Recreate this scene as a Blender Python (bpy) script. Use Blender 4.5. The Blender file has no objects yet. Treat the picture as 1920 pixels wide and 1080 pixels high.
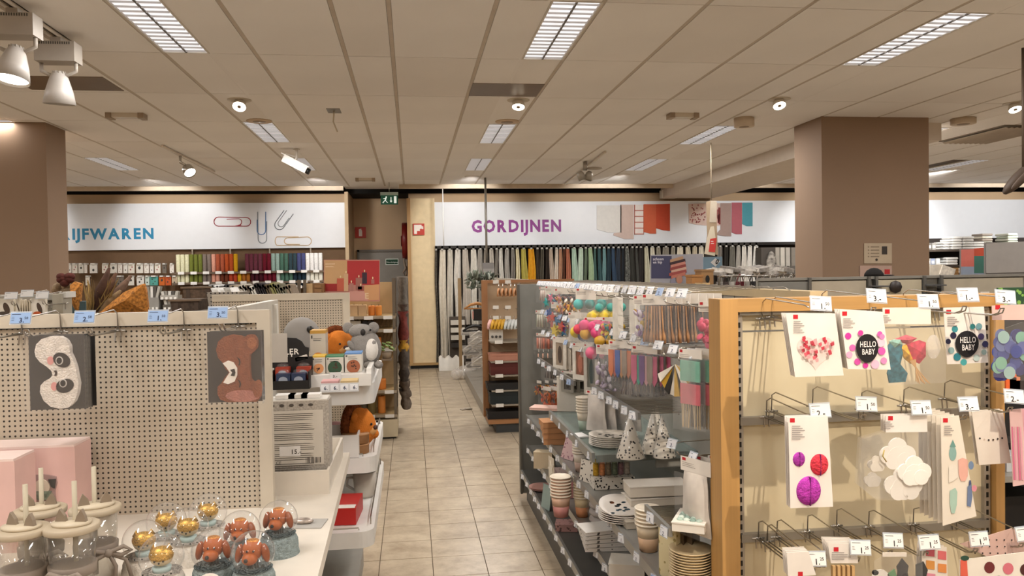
import bpy, bmesh, math, random
from mathutils import Matrix, Vector, Euler
import numpy as np
random.seed(7)
R = math.radians
scene = bpy.context.scene
C = scene.collection
# ------------------------------------------------------------------ camera
FPX, YAW, PITCH, ROLL = 1470.0, math.atan(188/1470.0), -0.0196, 0.016
cam_d = bpy.data.cameras.new('camera'); cam = bpy.data.objects.new('camera', cam_d); C.objects.link(cam)
cam_d.sensor_width = 36; cam_d.lens = 36*FPX/1920; cam_d.clip_start = .05; cam_d.clip_end = 100
CAMR = Matrix.Rotation(-YAW, 3, 'Z') @ Matrix.Rotation(math.pi/2+PITCH, 3, 'X') @ Matrix.Rotation(-ROLL, 3, 'Z')
cam.matrix_world = Matrix.Translation((0, 0, 1.65)) @ CAMR.to_4x4()
scene.camera = cam
def P(x, y, X=None, Y=None, Z=None):
    """point where the line of sight at photo pixel (x, y) meets a plane of the room"""
    d = CAMR @ Vector(((x-960)/FPX, -(y-540)/FPX, -1))
    t = X/d.x if X is not None else Y/d.y if Y is not None else (Z-1.65)/d.z
    return Vector((0, 0, 1.65)) + d*t
# ------------------------------------------------------------------ world and exposure
w = bpy.data.worlds.new('world'); scene.world = w; w.use_nodes = True
w.node_tree.nodes['Background'].inputs[0].default_value = (1, .86, .72, 1)
w.node_tree.nodes['Background'].inputs[1].default_value = .05
vs = scene.view_settings
vs.view_transform = 'Standard'; vs.look = 'None'; vs.gamma = 1; vs.use_curve_mapping = False; vs.exposure = 0.0
PANEL_W = 34.0      # watts of one recessed fluorescent fitting
SPOT_W = 60.0       # watts of one warm spotlight
FLUO = (1, .98, .96); WARM = (1, .87, .72)
# ------------------------------------------------------------------ materials
_m = {}
def lin(c):
    if isinstance(c, str):
        c = [int(c[i:i+2], 16)/255 for i in (0, 2, 4)]
    return tuple(x/12.92 if x <= .04045 else ((x+.055)/1.055)**2.4 for x in c)
def mat(col, rough=.6, metal=0, var=.06, scale=9, spec=.4, bump=0, emit=0, bscale=60):
    key = (col, rough, metal, var, scale, spec, bump, emit, bscale)
    if key in _m: return _m[key]
    m = bpy.data.materials.new('surface_%d' % len(_m)); m.use_nodes = True
    nt = m.node_tree; b = nt.nodes['Principled BSDF']; c = lin(col)
    b.inputs['Roughness'].default_value = rough; b.inputs['Metallic'].default_value = metal
    b.inputs['Specular IOR Level'].default_value = spec
    if var > 0:
        tc = nt.nodes.new('ShaderNodeTexCoord'); nz = nt.nodes.new('ShaderNodeTexNoise'); rp = nt.nodes.new('ShaderNodeMapRange'); mx = nt.nodes.new('ShaderNodeMix')
        nz.inputs['Scale'].default_value = scale; nz.inputs['Detail'].default_value = 3
        rp.inputs['From Min'].default_value = .3; rp.inputs['From Max'].default_value = .7
        mx.data_type = 'RGBA'
        mx.inputs['A'].default_value = (*[max(0, x*(1-var)) for x in c], 1); mx.inputs['B'].default_value = (*[min(1, x*(1+var)) for x in c], 1)
        nt.links.new(tc.outputs['Object'], nz.inputs['Vector']); nt.links.new(nz.outputs['Fac'], rp.inputs['Value'])
        nt.links.new(rp.outputs['Result'], mx.inputs['Factor']); nt.links.new(mx.outputs['Result'], b.inputs['Base Color'])
    else:
        b.inputs['Base Color'].default_value = (*c, 1)
    if bump:
        tc = nt.nodes.new('ShaderNodeTexCoord'); nz = nt.nodes.new('ShaderNodeTexNoise'); bp = nt.nodes.new('ShaderNodeBump')
        nz.inputs['Scale'].default_value = bscale; bp.inputs['Strength'].default_value = bump; bp.inputs['Distance'].default_value = .01
        nt.links.new(tc.outputs['Object'], nz.inputs['Vector']); nt.links.new(nz.outputs['Fac'], bp.inputs['Height']); nt.links.new(bp.outputs['Normal'], b.inputs['Normal'])
    if emit:
        b.inputs['Emission Color'].default_value = (*c, 1); b.inputs['Emission Strength'].default_value = emit
    _m[key] = m
    return m
def clear(col='ffffff', see=.86, rough=.08, gl=.35):
    """thin clear plastic or glass: mostly see-through, a little haze, glossy at grazing angles"""
    key = ('clear', col, see, rough, gl)
    if key in _m: return _m[key]
    m = bpy.data.materials.new('clear_%d' % len(_m)); m.use_nodes = True; nt = m.node_tree; N = nt.nodes.new; L = nt.links.new
    nt.nodes.remove(nt.nodes['Principled BSDF'])
    t = N('ShaderNodeBsdfTransparent'); g = N('ShaderNodeBsdfGlossy'); d = N('ShaderNodeBsdfDiffuse'); x = N('ShaderNodeMixShader'); y = N('ShaderNodeMixShader'); f = N('ShaderNodeLayerWeight'); pw = N('ShaderNodeMath'); a = N('ShaderNodeMath')
    d.inputs[0].default_value = (*lin(col), 1); g.inputs['Roughness'].default_value = rough; t.inputs[0].default_value = (*[min(1, .6+.4*v) for v in lin(col)], 1)
    x.inputs[0].default_value = 1-see; f.inputs['Blend'].default_value = .5; pw.operation = 'POWER'; pw.inputs[1].default_value = 4; a.operation = 'MULTIPLY_ADD'; a.inputs[1].default_value = gl; a.inputs[2].default_value = .04
    L(t.outputs[0], x.inputs[1]); L(d.outputs[0], x.inputs[2]); L(f.outputs['Facing'], pw.inputs[0]); L(pw.outputs[0], a.inputs[0]); L(a.outputs[0], y.inputs[0]); L(x.outputs[0], y.inputs[1]); L(g.outputs[0], y.inputs[2])
    L(y.outputs[0], nt.nodes['Material Output'].inputs[0])
    _m[key] = m
    return m
def wood(col, axis='Z', sc=14):
    key = ('wood', col, axis, sc)
    if key in _m: return _m[key]
    m = bpy.data.materials.new('wood_%d' % len(_m)); m.use_nodes = True; nt = m.node_tree; b = nt.nodes['Principled BSDF']
    tc = nt.nodes.new('ShaderNodeTexCoord'); mp = nt.nodes.new('ShaderNodeMapping'); nz = nt.nodes.new('ShaderNodeTexNoise'); mx = nt.nodes.new('ShaderNodeMix'); mx.data_type = 'RGBA'
    s = [sc*4]*3; s['XYZ'.index(axis)] = sc*.12; mp.inputs['Scale'].default_value = s; nz.inputs['Scale'].default_value = 1; nz.inputs['Detail'].default_value = 4
    c = lin(col); mx.inputs['A'].default_value = (*[x*.72 for x in c], 1); mx.inputs['B'].default_value = (*[min(1, x*1.2) for x in c], 1); b.inputs['Roughness'].default_value = .5
    nt.links.new(tc.outputs['Object'], mp.inputs[0]); nt.links.new(mp.outputs[0], nz.inputs['Vector']); nt.links.new(nz.outputs['Fac'], mx.inputs['Factor']); nt.links.new(mx.outputs['Result'], b.inputs['Base Color'])
    _m[key] = m
    return m
def emis(col, s):
    key = ('emis', col, s)
    if key in _m: return _m[key]
    m = bpy.data.materials.new('light_%d' % len(_m)); m.use_nodes = True; nt = m.node_tree; b = nt.nodes['Principled BSDF']
    b.inputs['Base Color'].default_value = (.8, .8, .8, 1); b.inputs['Emission Color'].default_value = (*lin(col), 1); b.inputs['Emission Strength'].default_value = s
    _m[key] = m
    return m
CHROME = mat('b9b6b0', .22, 1, 0); WIRE = mat('a9a49c', .3, 1, 0); BLACK = mat('15130f', .5); WHITE = mat('e9e6e0', .45)
CARD = mat('efe9e0', .55); GREYM = mat('8d8b85', .45, .1); DGREY = mat('4a4844', .5); FILM = clear('ffffff', .97, .1); HAZY = clear('f4f0ea', .78, .15)
# ------------------------------------------------------------------ mesh builder
class MB:
    def __init__(s): s.v = []; s.f = []; s.m = []; s.sm = []; s.xf = Matrix()
    def add(s, vs, fs, m=0, smooth=False):
        n = len(s.v); s.v += [tuple(s.xf @ Vector(v)) for v in vs]
        for f in fs: s.f.append([n+i for i in f]); s.m.append(m); s.sm.append(smooth)
        return s
    def box(s, c, d, m=0, rot=None, taper=1):
        x, y, z = (q/2 for q in d); vs = [Vector((a*x*(taper if k > 0 else 1), b*y*(taper if k > 0 else 1), k*z)) for k in (-1, 1) for b in (-1, 1) for a in (-1, 1)]
        if rot: e = Euler(rot).to_matrix(); vs = [e @ q for q in vs]
        return s.add([q+Vector(c) for q in vs], [(0, 2, 3, 1), (4, 5, 7, 6), (0, 1, 5, 4), (2, 6, 7, 3), (0, 4, 6, 2), (1, 3, 7, 5)], m)
    def b2(s, a, b, m=0): return s.box([(p+q)/2 for p, q in zip(a, b)], [abs(q-p) for p, q in zip(a, b)], m)
    def lathe(s, prof, n=16, m=0, c=(0, 0, 0), axis='Z', sm=True, sx=1, sy=1):
        vs = []
        for r, z in prof:
            for i in range(n):
                t = 2*math.pi*i/n; p = (r*math.cos(t)*sx, r*math.sin(t)*sy, z)
                if axis == 'Y': p = (p[0], -p[2], p[1])
                if axis == 'X': p = (p[2], p[0], p[1])
                vs.append(Vector(p)+Vector(c))
        fs = [(j*n+i, j*n+(i+1) % n, (j+1)*n+(i+1) % n, (j+1)*n+i) for j in range(len(prof)-1) for i in range(n)]
        if prof[0][0] > 1e-5: fs.append(tuple(range(n))[::-1])
        if prof[-1][0] > 1e-5: fs.append(tuple((len(prof)-1)*n+i for i in range(n)))
        return s.add(vs, fs, m, sm)
    def sphere(s, c, r, m=0, n=12, sc=(1, 1, 1), rot=None, k=8):
        vs = []; e = Euler(rot).to_matrix() if rot else None
        for j in range(k+1):
            for i in range(n):
                p = math.pi*j/k; t = 2*math.pi*i/n
                q = Vector((r*sc[0]*math.sin(p)*math.cos(t), r*sc[1]*math.sin(p)*math.sin(t), r*sc[2]*math.cos(p)))
                vs.append((e @ q if e else q)+Vector(c))
        return s.add(vs, [(j*n+i, (j+1)*n+i, (j+1)*n+(i+1) % n, j*n+(i+1) % n) for j in range(k) for i in range(n)], m, True)
    def tube(s, pts, r, n=5, m=0, closed=False):
        pts = [Vector(p) for p in pts]; vs = []; L = len(pts); rs = r if isinstance(r, (list, tuple)) else [r]*L
        for i, p in enumerate(pts):
            a = pts[i-1] if (i or closed) else p; b = pts[(i+1) % L] if (i < L-1 or closed) else p
            d = (b-a).normalized() if (b-a).length > 1e-9 else Vector((0, 0, 1))
            u = d.orthogonal().normalized() if i == 0 else (pu - d*pu.dot(d)); u = u.normalized() if u.length > 1e-6 else d.orthogonal().normalized()
            pu = u; q = d.cross(u)
            for k in range(n):
                t = 2*math.pi*k/n; vs.append(p+(u*math.cos(t)+q*math.sin(t))*rs[i])
        fs = [(j*n+k, j*n+(k+1) % n, (j+1)*n+(k+1) % n, (j+1)*n+k) for j in range(L-1) for k in range(n)]
        if closed: fs += [((L-1)*n+k, (L-1)*n+(k+1) % n, (k+1) % n, k) for k in range(n)]
        else: fs += [tuple(range(n))[::-1], tuple((L-1)*n+k for k in range(n))]
        return s.add(vs, fs, m, n > 4)
    def prism(s, poly, y0, y1, m=0, ms=None, sm=False):
        """polygon in x,z extruded from y0 (front) to y1"""
        n = len(poly); vs = [(x, y0, z) for x, z in poly]+[(x, y1, z) for x, z in poly]
        a = sum(poly[i][0]*poly[(i+1) % n][1]-poly[(i+1) % n][0]*poly[i][1] for i in range(n))
        idx = list(range(n)) if a > 0 else list(range(n))[::-1]
        s.add(vs, [tuple(idx), tuple(n+i for i in idx[::-1])], m)
        s.add(vs, [(idx[(i+1) % n], idx[i], n+idx[i], n+idx[(i+1) % n]) for i in range(n)], m if ms is None else ms, sm)
        return s
    def flat(s, poly, y, m=0):
        n = len(poly); a = sum(poly[i][0]*poly[(i+1) % n][1]-poly[(i+1) % n][0]*poly[i][1] for i in range(n))
        return s.add([(x, y, z) for x, z in poly], [tuple(range(n)) if a > 0 else tuple(range(n))[::-1]], m)
    def disc(s, x, z, rx, rz, y, m=0, n=14, rot=0):
        c, q = math.cos(rot), math.sin(rot)
        return s.flat([(x+rx*math.cos(t)*c-rz*math.sin(t)*q, z+rx*math.cos(t)*q+rz*math.sin(t)*c) for t in [2*math.pi*i/n for i in range(n)]], y, m)
    def text(s, txt, x, z, size, y, m=0, bold=0, align='L', sx=1, shear=0):
        vs, fs, wd = glyphs(txt, bold); ox = {'L': 0, 'C': wd/2, 'R': wd}[align]
        return s.add([(x+((a-ox)*sx+shear*b)*size, y, z+b*size) for a, b in vs], fs, m)
    def lines(s, x, z, wd, n, dz, y, m=0, t=.0016):
        for i in range(n): s.flat([(x, z-i*dz), (x+wd*random.uniform(.6, 1), z-i*dz), (x+wd*.9, z-i*dz-t), (x, z-i*dz-t)], y, m)
        return s
    def grid(s, f, nu, nv, m=0, sm=True, wrap=False):
        vs = [f(i/nu, j/nv) for j in range(nv+1) for i in range(nu+1)]
        return s.add(vs, [(j*(nu+1)+i, j*(nu+1)+i+1, (j+1)*(nu+1)+i+1, (j+1)*(nu+1)+i) for j in range(nv) for i in range(nu)], m, sm)
    def mesh(s, name, mats):
        me = bpy.data.meshes.new(name); me.from_pydata(s.v, [], s.f)
        for q in (mats if isinstance(mats, (list, tuple)) else [mats]): me.materials.append(q)
        me.polygons.foreach_set('material_index', s.m); me.polygons.foreach_set('use_smooth', s.sm); me.update()
        return me
    def build(s, name, mats, parent=None, loc=(0, 0, 0), rot=(0, 0, 0)): return link(name, s.mesh(name, mats), parent, loc, rot)
_g = {}
def glyphs(txt, bold):
    if (txt, bold) in _g: return _g[(txt, bold)]
    cu = bpy.data.curves.new('t', 'FONT'); cu.body = txt; cu.size = 1; cu.offset = bold; cu.resolution_u = 2; cu.space_character = 1+bold*4
    o = bpy.data.objects.new('t', cu); me = bpy.data.meshes.new_from_object(o)
    vs = [(v.co.x, v.co.y) for v in me.vertices]; fs = [tuple(p.vertices) if p.normal.z > 0 else tuple(p.vertices)[::-1] for p in me.polygons]
    bpy.data.objects.remove(o); bpy.data.curves.remove(cu); bpy.data.meshes.remove(me)
    _g[(txt, bold)] = (vs, fs, max([v[0] for v in vs] or [0])); return _g[(txt, bold)]
def link(name, me, parent=None, loc=(0, 0, 0), rot=(0, 0, 0), scale=(1, 1, 1)):
    o = bpy.data.objects.new(name, me); C.objects.link(o); o.parent = parent; o.location = loc; o.rotation_euler = rot; o.scale = scale
    return o
def tag(o, label, cat, group=None):
    o['label'] = label; o['category'] = cat
    if group: o['group'] = group
    return o
def thing(name, label, cat, loc=(0, 0, 0), rz=0, group=None):
    o = bpy.data.objects.new(name, None); C.objects.link(o); o.location = loc; o.rotation_euler = (0, 0, rz); o.empty_display_size = .05
    return tag(o, label, cat, group)
def struct(o): o['kind'] = 'structure'; return o
KIDS = {}
def copy_tree(o, loc, rz=None, label=None, group=None, scale=None, parent=None):
    def rec(a, par):
        c = a.copy(); C.objects.link(c); c.parent = par
        for k in [q for q in ALLKIDS(a)]: rec(k, c)
        return c
    r = rec(o, parent); r.location = loc
    if rz is not None: r.rotation_euler = (0, 0, rz) if not isinstance(rz, tuple) else rz
    if label: r['label'] = label
    if group: r['group'] = group
    if scale: r.scale = (scale,)*3 if not isinstance(scale, tuple) else scale
    return r
def ALLKIDS(a): return [k for k in a.children]
# ================================================================== the setting
CEIL = 3.162
# floor: slab with a tile material beyond, single tiles in the aisle
def floor_mat(joints):
    m = bpy.data.materials.new('floor_tile_surface'); m.use_nodes = True; nt = m.node_tree; b = nt.nodes['Principled BSDF']
    tc = nt.nodes.new('ShaderNodeTexCoord'); nz = nt.nodes.new('ShaderNodeTexNoise'); n2 = nt.nodes.new('ShaderNodeTexNoise'); mx = nt.nodes.new('ShaderNodeMix'); mx.data_type = 'RGBA'
    nz.inputs['Scale'].default_value = 5; nz.inputs['Detail'].default_value = 8; nz.inputs['Roughness'].default_value = .7
    mx.inputs['A'].default_value = (*lin('8f7e69'), 1); mx.inputs['B'].default_value = (*lin('bbac95'), 1)
    rp = nt.nodes.new('ShaderNodeMapRange'); rp.inputs['From Min'].default_value = .3; rp.inputs['From Max'].default_value = .62
    geo = nt.nodes.new('ShaderNodeNewGeometry')
    nt.links.new(geo.outputs['Position'], nz.inputs['Vector']); nt.links.new(nz.outputs['Fac'], rp.inputs['Value']); nt.links.new(rp.outputs['Result'], mx.inputs['Factor'])
    out = mx.outputs['Result']
    if joints:
        br = nt.nodes.new('ShaderNodeTexBrick'); mp = nt.nodes.new('ShaderNodeMapping'); mp.inputs['Location'].default_value = (-.09, -.06, 0)
        br.offset = 0; br.inputs['Scale'].default_value = 1; br.inputs['Brick Width'].default_value = .3; br.inputs['Row Height'].default_value = .3; br.inputs['Mortar Size'].default_value = .003
        br.inputs['Mortar'].default_value = (*lin('6b5c48'), 1)
        nt.links.new(geo.outputs['Position'], mp.inputs[0]); nt.links.new(mp.outputs[0], br.inputs['Vector']); nt.links.new(out, br.inputs['Color1']); nt.links.new(out, br.inputs['Color2']); out = br.outputs['Color']
    nt.links.new(out, b.inputs['Base Color']); b.inputs['Roughness'].default_value = .32; b.inputs['Specular IOR Level'].default_value = .45
    return m
FT = floor_mat(False); FJ = floor_mat(True)
mb = MB(); mb.b2((-10, -4, -.1), (16, 15.2, -.006)); floor = struct(mb.build('floor', mat('5f5140', .8)))
for a, b in (((-10, -4, -.006), (-.51, 15.2, 0)), ((.99, -4, -.006), (16, 15.2, 0)), ((-.51, -4, -.006), (.99, 3.36, 0))):
    mb = MB(); mb.b2(a, b); mb.build('tiled_area', FJ, floor)
mb = MB(); mb.box((0, 0, -.003), (.2955, .2955, .006)); tile = mb.mesh('floor_tile', FT)
for i in range(5):
    for j in range(40):
        y = 3.36+.3*j+.15
        if y < 14.85: link('floor_tile', tile, floor, (-.51+.3*i+.15, y, random.uniform(-.0006, .0003)))
# ceiling: slab, long runners, single tiles in view
CT = mat('ebe6e1', .85, 0, .03, 1.2); CT2 = mat('e6e0da', .85, 0, .03, 1.2); RUN = mat('c2b5a6', .6)
mb = MB(); mb.b2((-10, -4, CEIL+.012), (16, 13.6, CEIL+.06)); ceiling = struct(mb.build('ceiling', mat('5a4d40', .8)))
XS = [-.42-.6*k for k in range(15, -1, -1)]+[-.10, .50, .80, 1.10, 1.70, 2.30, 2.90, 3.20, 3.50]+[4.1+.6*k for k in range(20)]
XS = sorted(XS+[-1.32, -3.72, 5.6, 5.9]); XS = [x for i, x in enumerate(XS) if i == 0 or x-XS[i-1] > .05]
YL = [4.33+1.2*k for k in range(-7, 9)]; YL[-1] = 13.6
FIX = []   # cells taken by fittings: (x0, x1, y0, y1)
LX = [-6.42, -4.02, -1.62, .80, 3.20, 5.60, 8.0]; LYS = [-2.87, .73, 4.33, 7.93, 10.33]
for x in LX:
    for y in LYS: FIX.append((x, x+.3, y, y+1.2))
tiles_mesh = {}; ntile = 0
rest = MB()
for x in XS:
    thin = any(abs(x-q) < .01 for q in (.80, 3.5, 5.9, -1.32, -3.72)); wd = .016 if thin else .013
    mb = MB(); mb.b2((x-wd, -4, CEIL-(.001 if thin else 0)), (x+wd, 13.6, CEIL+.012)); mb.build('ceiling_runner', CT if thin else RUN, ceiling)
for i in range(len(XS)-1):
    for j in range(len(YL)-1):
        x0, x1, y0, y1 = XS[i], XS[i+1], YL[j], YL[j+1]; cx, cy = (x0+x1)/2, (y0+y1)/2
        if any(a-.05 < cx < b+.05 and c < cy < d for a, b, c, d in FIX): continue
        wd, ln = x1-x0-.03, y1-y0-.008
        vis = cy > 3.2 and -.56*cy-.5 < cx < .82*cy+.7
        if vis and ntile < 300:
            key = (round(wd, 3), round(ln, 3), (i*7+j*3) % 5 == 0)
            if key not in tiles_mesh:
                t = MB(); t.box((0, 0, .004), (wd, ln, .012)); tiles_mesh[key] = t.mesh('ceiling_tile', CT2 if key[2] else CT)
            link('ceiling_tile', tiles_mesh[key], ceiling, (cx, cy, CEIL)); ntile += 1
        else: rest.box((cx, cy, CEIL+.004), (wd, ln, .012))
o = rest.build('ceiling_tile_field', CT, ceiling); o['kind'] = 'stuff'
# back wall, cove and the void above it
BY = 14.1; WALLC = mat('c3a684', .75, 0, .04, 2); VOID_SHADE = mat('0c0a08', .9, 0, 0)
mb = MB(); mb.b2((-10, BY, 0), (-1.09, BY+.1, 3.085)); mb.b2((-.03, BY, 0), (16, BY+.1, 3.085)); struct(mb.build('wall_back', WALLC))
mb = MB(); mb.b2((-10, 15.0, 0), (16, 15.1, 3.085)); struct(mb.build('wall_far', WALLC))
mb = MB(); mb.b2((-10, BY, 3.09), (16, 15.1, 3.5)); mb.b2((-10, 13.6, 3.45), (16, BY, 3.5)); struct(mb.build('ceiling_void', VOID_SHADE))  # near-black blocks: the shade of the open gap put into the colour
for n, (a, b) in enumerate((((-10, 13.56, 3.09), (-1.12, 13.62, CEIL+.03)), ((-.18, 13.3, 3.09), (16, 13.36, CEIL-.001)))):
    mb = MB(); mb.b2(a, b); struct(mb.build('trim_%d' % (n+1), mat('c9b7a0', .6)))
mb = MB(); mb.b2((-1.12, 13.6, 3.17), (-.18, 15.0, 3.2)); struct(mb.build('ceiling_recess', CT))
for n, (a, b) in enumerate((((-10.1, -4, 0), (-10, 15.2, 3.2)), ((16, -4, 0), (16.1, 15.2, 3.2)), ((-10, -4.1, 0), (16, -4, 3.2)))):
    mb = MB(); mb.b2(a, b); struct(mb.build('wall_'+('left', 'right', 'rear')[n], WALLC))
# side cheeks of the door recess and the cream partition beside the curtains
mb = MB(); mb.b2((-1.12, 13.75, 0), (-1.06, 15.0, 3.085)); struct(mb.build('wall_recess', mat('b8a080', .7)))
PT = thing('partition', 'cream partition end beside the curtains with a tan edge strip', 'partition', (0, 0, 0)); PT['kind'] = 'structure'
mb = MB(); mb.b2((.0, 13.78, .1), (.42, 14.1, 2.97)); mb.build('panel', mat('d8c39c', .6), PT)
mb = MB(); mb.b2((-.06, 13.74, .1), (.0, 14.1, 2.97)); mb.build('edge_strip', wood('b48d5c'), PT)
mb = MB(); mb.b2((-.06, 13.72, .06), (.46, 14.1, .1)); mb.build('skirting_ledge', wood('a98858', 'X'), PT)
mb = MB(); mb.b2((-.04, 13.76, 0), (.44, 14.1, .06)); mb.build('plinth', BLACK, PT)
# door
D = thing('door_1', 'plain grey metal door at the end of the aisle', 'door', (-.5, 14.98, 0)); D['kind'] = 'structure'
mb = MB(); mb.b2((-.46, -.03, .01), (.5, 0, 2.08)); mb.build('door_leaf', mat('8a857d', .5), D)
for a, b in (((-.5, -.06, 0), (-.46, .0, 2.12)), ((-.5, -.06, 2.08), (.5, .0, 2.12))):
    mb = MB(); mb.b2(a, b); mb.build('door_frame', mat('6d675e', .5), D)
mb = MB(); mb.tube([(.36, -.03, 1.05), (.36, -.08, 1.05), (.26, -.08, 1.05)], .012, 6); mb.build('door_handle', CHROME, D)
mb = MB(); mb.b2((.02, -.036, 1.83), (.26, -.03, 1.95), 0); mb.b2((.03, -.038, 1.845), (.25, -.035, 1.935), 1); mb.text('Nooduitgang', .04, 1.87, .04, -.039, 0); mb.build('door_sign', [mat('e6efe6'), mat('12442f', .5)], D)
mb = MB(); mb.b2((.3, -.034, 1.34), (.36, -.03, 1.44), 0); mb.build('door_sticker', mat('a3352b'), D)
# pillars
def pillar(n, x0, x1, y0, y1, col, side):
    p = thing('pillar', n, 'pillar'); p['kind'] = 'structure'
    mb = MB(); mb.b2((x0, y0, 0), (x1, y1, CEIL)); mb.build('shaft', mat(col, .75, 0, .03, 1.5), p)
    return p
_a = P(85, 229, Z=CEIL); _b = P(122, 239, X=_a.x); _c = P(1540, 218, Z=CEIL); _d = P(1741, 218, Y=_c.y); _e = P(1489, 236, X=_c.x)
PL = pillar('tan square pillar at the left in front of the blue lettered sign', _a.x-.6, _a.x, _a.y, _b.y, '8f7660', 1)
PR = pillar('broad tan pillar at the right with paper notices', _c.x, _d.x, _c.y, _e.y, '8f7660', -1)
# dropped beam running from the right pillar to the back wall
mb = MB(); _f = P(1239, 372, Y=14.0); mb.b2((_f.x, _e.y-.3, _f.z), (_f.x+1.0, 14.0, CEIL)); struct(mb.build('ceiling_beam', mat('d2c6b8', .75, 0, .03)))
mb = MB(); mb.b2((_f.x-.02, 13.86, _f.z-.005), (_f.x+.26, 14.01, _f.z+.14)); struct(mb.build('trim_3', mat('e3dccf', .6)))  # paler block paints the light on the far end of the beam
# ================================================================== ceiling fittings
LOUV = emis('f4f4f8', 1.0)
def louvre_mat(s):
    m = bpy.data.materials.new('louvre'); m.use_nodes = True; nt = m.node_tree; b = nt.nodes['Principled BSDF']
    tc = nt.nodes.new('ShaderNodeTexCoord'); wv = nt.nodes.new('ShaderNodeTexNoise'); wv.inputs['Scale'].default_value = 7
    mr = nt.nodes.new('ShaderNodeMapRange'); mr.inputs['From Min'].default_value = .3; mr.inputs['From Max'].default_value = .7; mr.inputs['To Min'].default_value = s*.8; mr.inputs['To Max'].default_value = s*1.1
    nt.links.new(tc.outputs['Object'], wv.inputs['Vector']); nt.links.new(wv.outputs['Fac'], mr.inputs['Value']); nt.links.new(mr.outputs['Result'], b.inputs['Emission Strength'])
    b.inputs['Emission Color'].default_value = (.93, .95, 1, 1); b.inputs['Base Color'].default_value = (.8, .8, .8, 1)
    return m
LM = louvre_mat(.9)
def fluo_fitting():
    t = thing('ceiling_light', 'recessed louvred fluorescent ceiling light', 'ceiling light', (0, 0, CEIL))
    mb = MB()
    for a, b in (((-.15, -.6, -.004), (-.138, .6, .012)), ((.138, -.6, -.004), (.15, .6, .012)), ((-.138, -.6, -.004), (.138, -.59, .012)), ((-.138, .59, -.004), (.138, .6, .012))): mb.b2(a, b)
    mb.build('frame', mat('cfc8bd', .5), t)
    for s in (-1, 1):
        mb = MB(); mb.b2((s*.07-.064, -.59, .004), (s*.07+.064, .59, .01)); mb.build('lamp_tray', LM, t)
    mb = MB(); mb.b2((-.006, -.59, -.003), (.006, .59, .004)); mb.build('centre_bar', mat('6d6a66', .5), t)
    lv = MB(); lv.box((0, 0, 0), (.128, .003, .012)); me = lv.mesh('louvre_blade', mat('d9d9dc', .35))
    for s in (-1, 1):
        for k in range(15): link('louvre_blade', me, t, (s*.07, -.55+k*.0785, -.001), (R(18), 0, 0))
    ld = bpy.data.lights.new('fluorescent', 'AREA'); ld.shape = 'RECTANGLE'; ld.size = .27; ld.size_y = 1.16; ld.energy = PANEL_W; ld.color = FLUO
    lo = bpy.data.objects.new('tube_light', ld); C.objects.link(lo); lo.parent = t; lo.location = (0, 0, -.012)
    return t
fl0 = fluo_fitting(); fl_used = False
where = {(-1.62, 4.33): 'at the top left of the picture', (.80, 4.33): 'at the top right of centre, bright', (3.20, 4.33): 'at the top far right', (-1.62, 7.93): 'left of centre behind the first spotlight',
         (.80, 7.93): 'over the aisle just behind the middle spotlight', (3.20, 7.93): 'beside the small drum left of the right pillar', (-1.62, 10.33): 'behind the white camera', (.80, 10.33): 'over the aisle closest to the curtain sign',
         (3.20, 10.33): 'far back above the curtain sign, dim', (-4.02, 10.33): 'far left above the blue lettered sign', (5.6, 7.93): 'just right of the broad pillar', (5.6, 10.33): 'far right above the vent side'}
for x in LX:
    for y in LYS:
        lab = 'louvred fluorescent ceiling light '+where.get((x, y), 'recessed outside the picture')
        loc = (x+.15, y+.6, CEIL)
        if not fl_used: o = fl0; o.location = loc; o['label'] = lab; o['group'] = 'fluorescent ceiling lights'; fl_used = True
        else: copy_tree(fl0, loc, 0, lab, 'fluorescent ceiling lights')
# brown blank plates
for x0, x1, y0, y1, lab in ((.51, 1.09, 6.24, 6.68, 'brown metal plate in the ceiling above the middle spotlight'), (-2.95, -2.26, 6.22, 6.66, 'brown metal plate in the ceiling beside the white track heads')):
    mb = MB(); mb.b2((x0, y0, CEIL-.006), (x1, y1, CEIL-.001)); tag(mb.build('ceiling_plate', mat('7d6a55', .35, .5)), lab, 'ceiling plate')
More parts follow.
